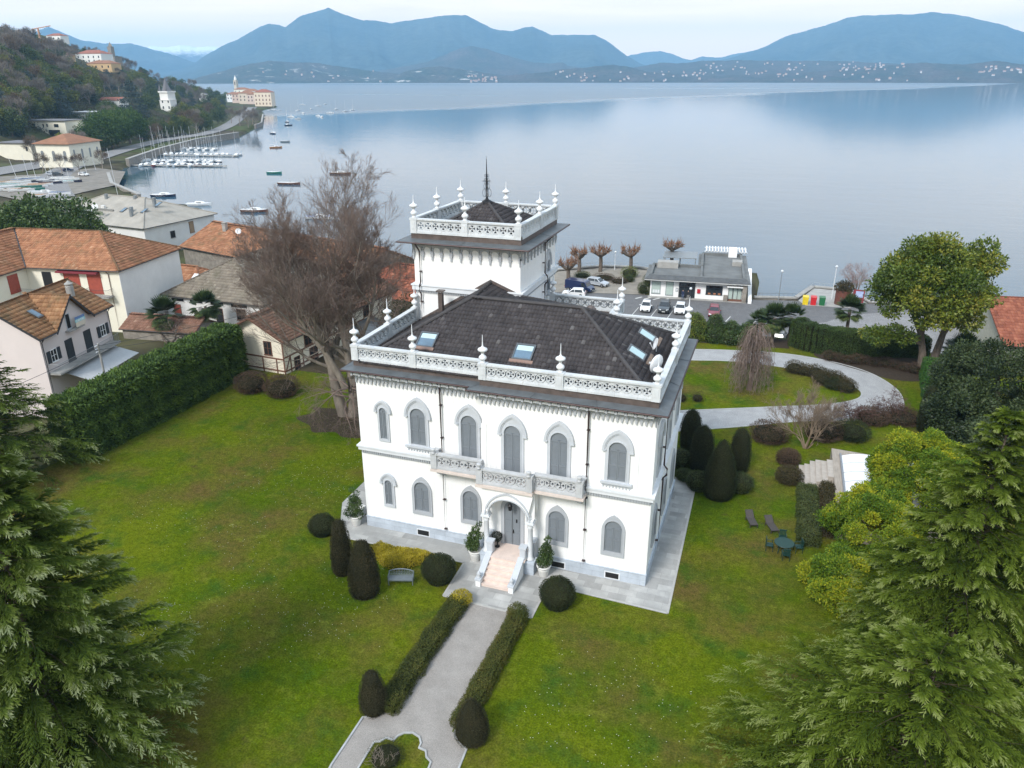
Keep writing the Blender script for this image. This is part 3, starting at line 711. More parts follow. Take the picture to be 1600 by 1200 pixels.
def kerb_line(name, pts, w, h, mat=None):
    mb = MB(); p = np.array(pts, float); n = len(p); tan = np.gradient(p, axis=0); tan = tan / np.linalg.norm(tan, axis=1)[:, None]; nr = np.stack([-tan[:, 1], tan[:, 0]], 1) * w / 2
    A = [(p[i, 0] + nr[i, 0], p[i, 1] + nr[i, 1], -0.05) for i in range(n)]; B = [(p[i, 0] - nr[i, 0], p[i, 1] - nr[i, 1], -0.05) for i in range(n)]
    mb.strip(A, B, (0, 0, h + 0.05)); return tag(mb.build(name, mat or KERB), kind='structure')
OUT = smooth_open([(-14, 87.9), (-11.2, 88.5), (-7.9, 89.6), (-3.1, 90.8), (2.8, 91.5), (7.7, 90.4), (11.6, 87.9), (13.8, 83.8), (14.1, 79.6), (13.2, 76.6), (11.1, 74.6), (8.2, 73.4), (4.2, 71.9), (-1.5, 68.6), (-7.1, 65.6), (-12, 63.0)])
INN = smooth_open([(-14, 84.0), (-10.6, 84.8), (-7.4, 85.8), (-2.8, 86.9), (2.9, 86.6), (6.9, 84.9), (9.6, 83.0), (10.3, 81.2), (9.5, 79.2), (6.7, 77.0), (1.2, 74.4), (-7.1, 70.6), (-12, 68.2)])
mb = MB()
no, ni = len(OUT), len(INN)
Po = np.array(OUT); Pi_ = np.array(INN); K = 90
def resample(P, K):
    l = np.concatenate([[0], np.cumsum(np.linalg.norm(np.diff(P, axis=0), axis=1))]); s = np.linspace(0, l[-1], K)
    return np.stack([np.interp(s, l, P[:, 0]), np.interp(s, l, P[:, 1])], 1)
ro_, ri_ = resample(Po, K), resample(Pi_, K)
for i in range(K - 1): mb.poly((*ro_[i], .004), (*ri_[i], .004), (*ri_[i + 1], .004), (*ro_[i + 1], .004))
mb.poly((-14, 58.9, .004), (-12, 63, .004), (-12, 68.2, .004), (-14, 68.2, .004)); mb.poly((-14, 68.2, .004), (-12, 68.2, .004), (-14, 84, .004))
tag(mb.build('driveway', DRIVE), kind='structure')
kerb_line('driveway_kerb', OUT, 0.14, 0.05); kerb_line('inner_kerb', INN, 0.14, 0.05)
# paving round the villa
sheet('paving', [(-3.65, 39.45), (-3.9, 57), (-5.6, 57), (-5.6, 42.6), (-12, 42.6), (-17, 43), (-25.9, 43), (-25.9, 60), (-29.8, 60), (-29.6, 44.4), (-27.4, 40.25), (-17.5, 40.25), (-17.4, 36.5), (-11.5, 36.3), (-11.45, 39.75)], 0.012, PAVE)
mbk = MB()
for a, b in (((-3.6, 39.4), (-3.85, 57)), ((-3.6, 39.4), (-11.4, 39.72)), ((-11.4, 39.72), (-11.45, 36.25)), ((-11.45, 36.25), (-17.45, 36.45)), ((-17.45, 36.45), (-17.55, 40.2)), ((-17.55, 40.2), (-27.4, 40.2))):
    mbk.obox(a, b, 0.14, -0.05, 0.035)
tag(mbk.build('paving_edge', M('paving_edge_stone', (0.40, 0.39, 0.37), .85, var=.12), ), kind='structure')
# gravel path and its parterre
sheet('gravel_path', [(-15.9, 36.5), (-12.2, 36.4), (-12.6, 26.6), (-12.36, 26.55), (-12.1, 26.2), (-11.48, 25.77), (-11.4, 24.6), (-11.2, 20), (-19, 18), (-17.2, 21.6), (-17.28, 22.85), (-17.32, 25.89), (-16.74, 26.2), (-16.54, 26.6), (-16.2, 26.6)], 0.006, GRAVEL)
kerb_line('path_kerb', [(-16.5, 26.62), (-16.62, 26.36), (-16.76, 26.2), (-17.0, 26.05), (-17.33, 25.92), (-17.30, 22.85), (-17.1, 21.0)], 0.10, 0.07)
kerb_line('path_kerb', [(-12.44, 26.72), (-12.42, 26.5), (-12.28, 26.3), (-12.05, 26.12), (-11.46, 25.8), (-11.38, 24.6), (-11.2, 20)], 0.10, 0.07)
ISL = [(-15.95, 22.4), (-16.0, 24.67), (-15.72, 24.82), (-15.55, 25.12), (-15.12, 25.1), (-15.05, 25.42), (-14.82, 25.7), (-14.42, 25.84), (-13.99, 25.71), (-13.74, 25.38), (-13.72, 25.1), (-13.33, 25.05), (-13.14, 24.72), (-12.8, 24.52), (-12.55, 22.4)]
sheet('parterre', ISL, 0.012, LAWN); kerb_line('parterre_kerb', ISL, 0.09, 0.08)
sheet('soil_bed', smooth_closed([(-42.2, 56.9), (-41.2, 58.6), (-42.0, 59.6), (-39, 60.2), (-37.4, 61.5), (-34, 59.4), (-32.6, 58), (-33.0, 55.6), (-35.5, 54.6), (-37, 55.3), (-38.8, 54.6), (-40, 55.8)]), 0.006, SOIL)
sheet('planting_bed', smooth_closed([(5.9, 91.9), (10.4, 88.6), (14, 86.6), (17.2, 88.0), (17.6, 95.0), (8, 95.4)]), 0.006, SOIL)
sheet('shrub_bed', [(-9.5, 92.3), (-3.2, 92.9), (3.0, 93.6), (3.0, 97), (-9.5, 97)], 0.006, SOIL)
# daisies on the grass
def daisies():
    n = 900; cx = RNG.random(26) * 24 - 46; cy = RNG.random(26) * 34 + 22; k = RNG.integers(0, 26, n)
    P = np.stack([cx[k] + RNG.normal(size=n) * 1.6, cy[k] + RNG.normal(size=n) * 1.6, np.full(n, 0.03)], 1); P = P[(P[:, 0] > -52) & (P[:, 0] < -18.5) & (P[:, 1] < 58)]
    more = np.stack([RNG.random(120) * 9 - 10, RNG.random(120) * 8 + 27, np.full(120, .03)], 1); P = np.concatenate([P, more])
    D = unit(np.stack([RNG.normal(size=len(P)), RNG.normal(size=len(P)), np.zeros(len(P))], 1)); V, F = leaf_quads(P, D, 0.045, 0.045, np.tile([0, 0, 1.0], (len(P), 1)))
    o = np_mesh('daisies', V, F, M('daisy_white', (0.7, 0.7, 0.66), .8)); tag(o, 'tiny white daisies scattered over the lawn', 'flowers', kind='stuff')
daisies()
def grass():
    n = 240000; x = -53 + 62 * RNG.random(n); y = 19 + 48 * RNG.random(n) ** 1.15
    k = point_in([(-53, 19), (-18, 19), (-17.6, 26.2), (-16.9, 26.9), (-16.9, 36.3), (-17.6, 36.4), (-17.7, 40.1), (-27.5, 40.1), (-29.7, 44.4), (-29.9, 67), (-53, 67)], x, y) | point_in([(-10.9, 19), (8, 19), (8, 50), (3.6, 50), (3.6, 67), (-3.4, 67), (-3.4, 39.3), (-11.3, 39.6), (-11.3, 36.2), (-11.4, 26)], x, y)
    x, y = x[k], y[k]; n = len(x); P = np.stack([x, y, np.zeros(n)], 1); D = unit(RNG.normal(size=(n, 3)) * .55 + np.array([0, 0, .8])); V, F = leaf_quads(P, D, .05 + .06 * RNG.random(n), .022)
    t = .5 + .28 * np.sin(x * .9 + 1.3 * np.sin(y * .5)) * np.cos(y * .8) + .22 * np.sin(x * 2.7 + y * 1.9) + .2 * RNG.normal(size=n)
    tag(np_mesh('grass', V, F, foliage('grass_blades', [(.086, .070, .015), (.056, .092, .004), (.096, .136, .005), (.145, .178, .008), (.17, .175, .02)], .2, .9, .02), None, np.clip(t, 0, 1)), 'short mossy grass of the villa lawn', 'grass', kind='stuff')
grass()
# car park by the lake
PZ = -5.98
sheet('car_park', [(-44, 112), (24, 112), (42, 118), (42, 142), (16, 140.6), (4.6, 138.6), (-2.9, 136.9), (-21, 134), (-36, 131), (-44, 128)], PZ, ASPH)
sheet('pale_road', [(3, 118), (18, 114), (42, 116), (42, 139), (20, 137), (12.2, 132), (9, 127), (5, 124)], PZ + 0.004, ASPH2)
sheet('quay_path', [(-41, 146), (-33.5, 151.6), (-27, 153.2), (-21.6, 152), (-21.4, 134.2), (-36, 131.1), (-44, 128)], PZ - 0.004, M('packed_earth', (0.24, 0.215, 0.18), .95, var=.2, scale=.6))
sheet('circle_pavement', [(4.8, 139), (7.6, 148.6), (12.8, 148.2), (16.2, 141), (13, 137), (6, 136)], PZ + 0.008, CONC)
mbp = MB()
for x in (-21.2, -18.1, -15.4, -12.6): mbp.obox((x, 120.4), (x + .25, 125.6), .12, PZ + .008, PZ + .014)
for x, y in ((-6.6, 120), (-2.3, 120.5)): mbp.obox((x, y), (x + .9, y + 5.2), .14, PZ + .008, PZ + .014)
mbp.obox((-11, 118.9), (2, 120.2), .14, PZ + .008, PZ + .014)
for k in range(4): mbp.obox((-22.5 + k * 1.55, 131.0 + k * .13), (-21.6 + k * 1.55, 132.4 + k * .13), .35, PZ + .008, PZ + .014)
tag(mbp.build('parking_lines', PAINT), kind='structure')
# ------------------------------------------------------------------ the villa
XL, XR, YF, YL, XS = -26.07, -5.46, 41.71, 42.26, -16.65
YB, XW, YW = 54.9, -11.2, 58.9
TX0, TX1, TY0, TY1 = -26.09, -17.5, 52.0, 61.1
V = thing('villa', 'white two storey villa with a square tower and pierced stone balustrades', 'villa', (-14.6, 41.7, 0))
FOOT = [(XL, YL), (XS, YL), (XS, YF), (XR, YF), (XR, YB), (XW, YB), (XW, YW), (XL, YW)]
mb = MB(); mb.prism(FOOT, 0, 12.5); WALL = mb.build('wall', WHITE, V)
mb = MB(); mb.box(TX0, TX1, TY0, TY1, 0, 19.3); TW = mb.build('tower_wall', WHITE, V)
def offset_poly(p, d):
    out = []; n = len(p)
    for i in range(n):
        a, b, c = np.array(p[i - 1]), np.array(p[i]), np.array(p[(i + 1) % n])
        u = (b - a) / np.linalg.norm(b - a); w = (c - b) / np.linalg.norm(c - b); n1 = np.array([u[1], -u[0]]); n2 = np.array([w[1], -w[0]])
        k = (n1 + n2) / (1 + n1 @ n2); out.append(tuple(b + k * d))
    return out
def ring(mb, poly, d0, d1, z0, z1, skip=()):
    A = offset_poly(poly, d0); B = offset_poly(poly, d1); n = len(poly)
    for i in range(n):
        if i in skip: continue
        j = (i + 1) % n
        mb.add([(*A[i], z0), (*A[j], z0), (*B[j], z0), (*B[i], z0), (*A[i], z1), (*A[j], z1), (*B[j], z1), (*B[i], z1)],
               [[3, 2, 1, 0], [4, 5, 6, 7], [0, 1, 5, 4], [2, 3, 7, 6], [1, 2, 6, 5], [3, 0, 4, 7]])
# plinth and string course
mb = MB(); ring(mb, FOOT, -0.1, 0.07, 0, 0.80); ring(mb, FOOT, -0.1, 0.10, 0.80, 0.87); mb.build('plinth', PLINTH, V)
mb = MB(); mb.box(XL - .2, -20.25, YL - .2, YL, 6.36, 6.62); mb.box(XL - .28, -20.25, YL - .28, YL, 6.62, 6.74); mb.box(XL - .2, XL, YL, YW, 6.36, 6.62); mb.box(XL - .28, XL, YL, YW, 6.62, 6.74); mb.build('string_course', TRIMW, V)
mb = MB(); mb.box(-9.55, XR + .2, YF - .2, YF, 6.36, 6.62); mb.box(-9.55, XR + .28, YF - .28, YF, 6.62, 6.74); mb.box(XR, XR + .2, YF, YB, 6.36, 6.62); mb.box(XR, XR + .28, YF, YB, 6.62, 6.74); mb.build('string_course', TRIMW, V)
mb = MB()
def dentil_row(mb, a, b, n_out, z0, z1, w, pitch, depth):
    L = math.hypot(b[0] - a[0], b[1] - a[1]); n = int(L / pitch); ux, uy = (b[0] - a[0]) / L, (b[1] - a[1]) / L
    for i in range(n):
        s = (i + .5) * L / n; x0, y0 = a[0] + ux * (s - w / 2), a[1] + uy * (s - w / 2); x1, y1 = x0 + ux * w, y0 + uy * w
        mb.prism([(x0, y0), (x1, y1), (x1 + n_out[0] * depth, y1 + n_out[1] * depth), (x0 + n_out[0] * depth, y0 + n_out[1] * depth)], z0, z1)
for a, b, nn in (((XL, YL), (-20.25, YL), (0, -1)), ((-9.55, YF), (XR, YF), (0, -1)), ((XR, YF), (XR, YB), (1, 0))):
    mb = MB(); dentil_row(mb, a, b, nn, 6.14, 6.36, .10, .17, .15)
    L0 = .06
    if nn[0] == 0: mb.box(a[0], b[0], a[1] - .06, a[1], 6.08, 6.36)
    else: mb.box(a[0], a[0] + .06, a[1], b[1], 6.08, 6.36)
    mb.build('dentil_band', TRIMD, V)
# frieze under the eaves: grey band with pointed pendants, pale pads between consoles
mbF = MB(); mbP = MB()
def frieze(a, b, nn, z_tip=11.46, z_top=12.42):
    L = math.hypot(b[0] - a[0], b[1] - a[1]); ux, uy = (b[0] - a[0]) / L, (b[1] - a[1]) / L; d = .11
    P = lambda s, z, o: (a[0] + ux * s + nn[0] * o, a[1] + uy * s + nn[1] * o, z)
    # band
    zb = z_tip + .42
    mbF.extr([P(0, zb, 0), P(L, zb, 0), P(L, z_top, 0), P(0, z_top, 0)], (nn[0] * d, nn[1] * d, 0))
    mbF.extr([P(-.0, 12.04, d), P(L, 12.04, d), P(L, 12.16, d), P(0, 12.16, d)], (nn[0] * .16, nn[1] * .16, 0))
    n = int(L / .29); pt = L / n
    for i in range(n + 1):
        c = i * pt; h = .42; pts = []
        for (q, zz) in ((-.5, 0), (-.42, -.10), (-.24, -.22), (-.20, -.34), (-.10, -.42), (.10, -.42), (.20, -.34), (.24, -.22), (.42, -.10), (.5, 0)):
            s = min(L, max(0, c + q * pt)); pts.append(P(s, zb + zz, 0))
        mbF.extr(pts, (nn[0] * d, nn[1] * d, 0))
    n = int(L / .57); pt = L / n
    for i in range(n):
        c = (i + .5) * pt; mbP.extr([P(c - .21, 12.19, d), P(c + .21, 12.19, d), P(c + .17, 12.38, d), P(c - .17, 12.38, d)], (nn[0] * .42, nn[1] * .42, 0))
        mbF.extr([P(i * pt - .07, 12.17, d), P(i * pt + .07, 12.17, d), P(i * pt + .07, 12.44, d), P(i * pt - .07, 12.44, d)], (nn[0] * .5, nn[1] * .5, 0))
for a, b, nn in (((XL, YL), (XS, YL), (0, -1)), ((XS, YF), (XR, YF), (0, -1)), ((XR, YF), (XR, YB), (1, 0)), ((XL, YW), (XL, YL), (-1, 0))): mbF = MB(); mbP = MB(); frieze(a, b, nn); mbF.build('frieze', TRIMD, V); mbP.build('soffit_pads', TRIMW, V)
# zinc eaves, flashing, roof deck
def eave(poly, z0, z1, out, name_par, inn=-0.25, skip=()):
    A = offset_poly(poly, inn); B = offset_poly(poly, out); C = offset_poly(poly, out - .06); n = len(poly); mb = MB()
    for i in range(n):
        if i in skip: continue
        j = (i + 1) % n
        mb.add([(*A[i], z1), (*A[j], z1), (*B[j], z0 + .03), (*B[i], z0 + .03), (*A[i], z0 - .07), (*A[j], z0 - .07), (*B[j], z0 - .07), (*B[i], z0 - .07)],
               [[0, 1, 2, 3], [7, 6, 5, 4], [3, 2, 6, 7], [0, 4, 5, 1], [0, 3, 7, 4], [1, 5, 6, 2]])
        # standing seams
        ax = np.array(A[i]); dx = np.array(A[j]) - ax; bx = np.array(B[i]); ex = np.array(B[j]) - bx; l = np.linalg.norm(dx); k = max(1, int(l / 3.4))
        for q in range(1, k):
            t = q / k; p = ax + dx * t; r = bx + ex * t
            mb.tube([(p[0], p[1], z1 + .012), (r[0], r[1], z0 + .045)], .018, 4)
    o = mb.build('eave', ZINC, name_par)
    g = MB()
    for i in range(n):
        if i in skip: continue
        j = (i + 1) % n; g.tube([(*B[i], z0 - .02), (*B[j], z0 - .02)], .065, 7)
    g.build('gutter', PIPE, o)
    return o
eave(FOOT, 12.54, 12.76, .76, V)
TPOLY = [(TX0, TY0), (TX1, TY0), (TX1, TY1), (TX0, TY1)]
eave(TPOLY, 19.36, 19.58, .95, V)
mb = MB(); ring(mb, FOOT, -.32, .08, 12.70, 13.14); ring(mb, TPOLY, -.32, .1, 19.5, 19.93); mb.build('flashing', FLASH, V)
mb = MB(); mb.prism(offset_poly(FOOT, -.2), 12.5, 13.02); mb.prism(offset_poly(TPOLY, -.2), 19.3, 19.8); mb.build('roof_deck', ZINC, V)

# pierced balustrades with urn finials
def pierced_panel(mb, P, s0, s1, z0, z1, th):
    """ring and cross tracery between s0..s1; P(s,z,o) maps to space"""
    h = z1 - z0; n = max(1, int(round((s1 - s0) / (h * 1.03)))); w = (s1 - s0) / n; nn = P(0, 0, 1); z_ = P(0, 0, 0); d = tuple((nn[i] - z_[i]) * th for i in range(3))
    for i in range(n):
        cx = s0 + (i + .5) * w; cz = (z0 + z1) / 2; r = h * .49; K = 20
        O = [P(cx + r * math.cos(2 * PI * k / K), cz + r * math.sin(2 * PI * k / K), -th / 2) for k in range(K + 1)]
        I = [P(cx + r * .80 * math.cos(2 * PI * k / K), cz + r * .80 * math.sin(2 * PI * k / K), -th / 2) for k in range(K + 1)]
        mb.strip(O, I, d)
        for q in range(4):                                         # petals between the four holes
            a = PI / 4 + q * PI / 2; pts = []
            for (rr, da) in ((.10, 0), (.30, -.5), (.55, -.22), (.80, -.34), (.84, 0), (.80, .34), (.55, .22), (.30, .5)):
                pts.append(P(cx + r * rr * math.cos(a + da), cz + r * rr * math.sin(a + da), -th / 2 + .012))
            mb.extr(pts, tuple(x * .75 for x in d))
        for sx, sz in ((1, 1), (1, -1), (-1, 1), (-1, -1)):         # spandrels
            c = (cx + sx * w / 2, cz + sz * h / 2); k0 = .30 * h
            mb.extr([P(c[0], c[1], -th / 2), P(c[0] - sx * k0, c[1], -th / 2), P(c[0] - sx * .15 * h, c[1] - sz * .15 * h, -th / 2), P(c[0], c[1] - sz * k0, -th / 2)], d)
def balustrade(parent, a, b, zb, zt, nn, piers, name='balustrade', mat=None, th=.16, base=.26, pw=.5, fin=None, cap=.2, solid_ends=True):
    """along a->b (outer face line); piers = positions along, finials on those listed in fin"""
    L = math.hypot(b[0] - a[0], b[1] - a[1]); ux, uy = (b[0] - a[0]) / L, (b[1] - a[1]) / L
    P = lambda s, z, o: (a[0] + ux * s + nn[0] * (o - th / 2 - .04), a[1] + uy * s + nn[1] * (o - th / 2 - .04), z)
    def bar(mb, s0, s1, z0, z1, w0, w1): mb.extr([P(s0, z0, w1), P(s1, z0, w1), P(s1, z1, w1), P(s0, z1, w1)], tuple((P(0, 0, w0)[i] - P(0, 0, w1)[i]) for i in range(3)))
    mb = MB(); H = zt - zb
    bar(mb, 0, L, zb, zb + base * .55, -.17, .17); bar(mb, 0, L, zb + base * .55, zb + base * .8, -.13, .13); bar(mb, 0, L, zb + base * .8, zb + base, -.10, .10)
    bar(mb, 0, L, zt - cap, zt - cap * .55, -.11, .11); bar(mb, 0, L, zt - cap * .55, zt, -.19, .19)
    ps = sorted(piers)
    for s in ps:
        x0, x1 = max(-.02, s - pw / 2), min(L + .02, s + pw / 2)
        bar(mb, x0, x1, zb - .003, zt + .025, -.20, .205); bar(mb, x0 - .04, x1 + .04, zt - cap * .6, zt + .04, -.225, .225)
        bar(mb, x0 + .1, x1 - .1, zb + base + .06, zt - cap - .06, .205, .222)
    edges = [0] + ps + [L]; 
    cuts = []
    cur = 0.0
    for s in ps:
        if s - pw / 2 - cur > .3: cuts.append((cur, s - pw / 2))
        cur = s + pw / 2
    if L - cur > .3: cuts.append((cur, L))
    for s0, s1 in cuts: pierced_panel(mb, P, s0, s1, zb + base, zt - cap, th)
    o = mb.build(name, mat or STONEW, parent)
    for s in (fin or []):
        c = P(s, zt + .04, 0); f = MB(); f.smooth = True
        f.lathe(c, FINPROF if zb < 15 else FINPROF[:-2] + [(.022, 1.5), (.01, 1.68)], 14); f.build('finial', FINIAL, o)
    return o
FINPROF = [(r * .88, z * .88) for r, z in [(.20, 0), (.20, .06), (.13, .12), (.15, .18), (.27, .30), (.29, .40), (.25, .50), (.13, .60), (.10, .72), (.13, .80), (.33, .92), (.36, 1.0), (.32, 1.08), (.14, 1.17), (.07, 1.24), (.045, 1.35), (.03, 1.7), (.012, 2.1)]]
ZB, ZT = 13.13, 14.18
balustrade(V, (XL - .12, YL - .12), (XS - .12, YL - .12), ZB, ZT, (0, -1), [.25, 4.55], fin=[.25, 4.55])
balustrade(V, (XS - .12, YF - .12), (XR + .12, YF - .12), ZB, ZT, (0, -1), [.25, 5.3, 11.18], fin=[.25, 5.3, 11.18])
balustrade(V, (XR + .12, YF - .12), (XR + .12, YB + .12), ZB, ZT, (1, 0), [6.7, 13.2], fin=[6.7, 13.2])
balustrade(V, (XR + .12, YB + .12), (XW + .12, YB + .12), ZB, ZT, (0, 1), [5.45], fin=[5.45])
balustrade(V, (XW + .12, YB + .12), (XW + .12, YW + .12), ZB, ZT, (1, 0), [3.75], fin=[3.75])
balustrade(V, (XW + .12, YW + .12), (TX1, YW + .12), ZB, ZT, (0, 1), [5.9], fin=[5.9])
balustrade(V, (XL - .12, TY0 - .05), (XL - .12, YL - .12), ZB, ZT, (-1, 0), [.3, 4.75], fin=[.3, 4.75])
TZ0, TZ1 = 19.92, 21.02
tw, td = TX1 - TX0 + .2, TY1 - TY0 + .2
balustrade(V, (TX0 - .1, TY0 - .1), (TX1 + .1, TY0 - .1), TZ0, TZ1, (0, -1), [.25, tw / 2, tw - .25], fin=[.25, tw / 2, tw - .25])
balustrade(V, (TX1 + .1, TY0 + .12), (TX1 + .1, TY1 + .1), TZ0, TZ1, (1, 0), [td / 2 - .1, td - .45], fin=[td / 2 - .1, td - .45])
balustrade(V, (TX1 + .1 - .44, TY1 + .1), (TX0 - .1, TY1 + .1), TZ0, TZ1, (0, 1), [tw / 2 - .4, tw - .7], fin=[tw / 2 - .4, tw - .7])
balustrade(V, (TX0 - .1, TY1 + .1 - .44), (TX0 - .1, TY0 + .3), TZ0, TZ1, (-1, 0), [td / 2 - .4], fin=[td / 2 - .4])
# shortest finial tips on the tower are thinner in the photo but the same turned shape

# roofs
RZ0 = 13.02; P_ = (-19.75, 48.2, 16.42); Q_ = (-11.85, 48.2, 16.36); A_ = (-19.85, TY0, 16.56); T_ = (TX1 + .02, TY0, 15.62)
e = .38
FL_, FS_, FR_ = (XL + e, YL + e, RZ0), (XS, YF + e + .27, RZ0), (XR - e, YF + e, RZ0)
BR_ = (XR - e, YB - e, RZ0); LB_ = (XL + e, TY0, RZ0)
FLq = (XL + e, YF + e + .02, RZ0)
mb = MB()
for f in ((FLq, FR_, Q_, P_), (FR_, BR_, Q_), (LB_, FLq, P_, A_), (P_, T_, A_), (P_, Q_, T_), (Q_, BR_, (XW - e, YB - e, RZ0), (XW - e, YW - e, RZ0), (TX1, YW - e, RZ0), T_)): mb.poly(*[(p[0], p[1], p[2]) for p in f])
RB = mb.build('roof', ROOFT, V, fix=False)
slopes = [([FLq, FR_, Q_, P_], (1, 0, 0)), ([FR_, BR_, Q_], (0, 1, 0)), ([FLq, P_, A_, LB_], (0, 1, 0)), ([P_, T_, A_], (0, 1, 0)), ([P_, Q_, T_], (1, 0, 0))]
tiled_roof('roof_tiles', slopes, ROOFT, RB, tw=.255, th=.38)
mb = MB()
for a, b in ((P_, Q_), (Q_, FR_), (Q_, BR_), (P_, FLq), (P_, A_), (Q_, T_)): ridge_caps(mb, (a[0], a[1], a[2] + .06), (b[0], b[1], b[2] + .08), .15)
mb.build('ridge', M('dark_ridge_tile', (0.05, 0.046, 0.047), .7, var=.25), RB)
mb = MB()
for a, b in ((LB_, A_), (A_, T_)): mb.extr([(a[0], a[1] - .02, a[2] + .02), (b[0], b[1] - .02, b[2] + .02), (b[0], b[1] - .02, b[2] + .24), (a[0], a[1] - .02, a[2] + .24)], (0, -.05, 0))
mb.extr([(T_[0] + .03, T_[1] - .1, T_[2] + .02), (T_[0] + .03, T_[1] + 1.0, T_[2] - .2), (T_[0] + .03, T_[1] + 1.0, T_[2] + .25), (T_[0] + .03, T_[1] - .1, T_[2] + .3)], (.12, 0, 0))
mb.build('roof_flashing', FLASH, RB)
# tower roof: low pyramid
tc = ((TX0 + TX1) / 2, (TY0 + TY1) / 2, 21.75); q = 1.15
tp = [(TX0 + q, TY0 + q, 20.0), (TX1 - q, TY0 + q, 20.0), (TX1 - q, TY1 - q, 20.0), (TX0 + q, TY1 - q, 20.0)]
mb = MB()
for i in range(4): mb.poly(tp[i], tp[(i + 1) % 4], tc)
TR = mb.build('tower_roof', ROOFT, V, fix=False)
tiled_roof('tower_tiles', [([tp[0], tp[1], tc], (1, 0, 0)), ([tp[1], tp[2], tc], (0, 1, 0)), ([tp[3], tp[0], tc], (0, 1, 0)), ([tp[2], tp[3], tc], (1, 0, 0))], ROOFT, TR, tw=.255, th=.38)
mb = MB()
for k in range(4): ridge_caps(mb, (tc[0], tc[1], tc[2] + .06), (tp[k][0], tp[k][1], tp[k][2] + .08), .13)
mb.build('ridge', MATS['dark_ridge_tile'], TR)
# wrought iron spire
mb = MB(); c = tc
mb.lathe((c[0], c[1], 21.7), [(.45, 0), (.40, .12), (.15, .25), (.05, .5), (.045, 2.4), (.02, 3.3)], 8)
mb.tube([(c[0], c[1], 24.0), (c[0], c[1], 25.2)], .012, 5)
for k in range(8):
    a = k * PI / 4; ca, sa = math.cos(a), math.sin(a)
    for zc, r, w in ((22.45, .30, .20), (22.95, .18, .13), (23.35, .22, .10), (23.75, .10, .08)):
        pts = [(c[0] + ca * (.05 + w * (1 + math.cos(t)) * .8), c[1] + sa * (.05 + w * (1 + math.cos(t)) * .8), zc + r * math.sin(t)) for t in np.linspace(PI, PI * 2.9, 11)]
        mb.tube(pts, .011, 4)
    mb.tube([(c[0], c[1], 23.35), (c[0] + ca * .36, c[1] + sa * .36, 23.3 + .08 * (k % 2))], .012, 4)
mb.build('spire', IRON, TR)
# tower string course and arched corbel table
mb = MB(); ring(mb, TPOLY, 0, .2, 15.55, 15.9); ring(mb, TPOLY, 0, .27, 15.9, 16.0); mb.build('tower_string_course', TRIMW, V)
mb = MB()
for a, b, nn in (((TX0, TY0), (TX1, TY0), (0, -1)), ((TX1, TY0), (TX1, TY1), (1, 0))): mb = MB(); dentil_row(mb, a, b, nn, 15.36, 15.55, .08, .14, .13); mb.build('dentil_band', TRIMD, V)
mb = MB()
def corbel_table(a, b, nn):
    L = math.hypot(b[0] - a[0], b[1] - a[1]); ux, uy = (b[0] - a[0]) / L, (b[1] - a[1]) / L; n = 11; pt = L / n; d = (nn[0] * .14, nn[1] * .14, 0)
    P = lambda s, z: (a[0] + ux * s, a[1] + uy * s, z)
    mb.extr([P(0, 19.02), P(L, 19.02), P(L, 19.3), P(0, 19.3)], d)
    for i in range(n):
        c = (i + .5) * pt; r = pt * .40
        arc = [P(c + r * math.cos(t), 18.62 + r * math.sin(t)) for t in np.linspace(PI, 0, 11)]
        top = [P(c + pt * .5 * x, 19.02) for x in np.linspace(-1, 1, 11)]
        mb.strip(top, arc, d)
    for i in range(n + 1):
        s = i * pt; x0, x1 = max(0, s - .10), min(L, s + .10)
        mb.extr([P(x0, 18.2), P(x1, 18.2), P(x1, 18.66), P(x0, 18.66)], d); mb.extr([P(max(0, s - .06), 17.92), P(min(L, s + .06), 17.92), P(min(L, s + .06), 18.2), P(max(0, s - .06), 18.2)], (d[0] * .7, d[1] * .7, 0))
        mb.extr([P(max(0, s - .14), 18.4), P(min(L, s + .14), 18.4), P(min(L, s + .14), 18.5), P(max(0, s - .14), 18.5)], (d[0] * 1.25, d[1] * 1.25, 0))
corbel_table((TX0, TY0), (TX1, TY0), (0, -1)); corbel_table((TX1, TY0), (TX1, TY1), (1, 0)); corbel_table((TX0, TY1), (TX0, TY0), (-1, 0))
mb.build('corbel_table', TRIMD, V)

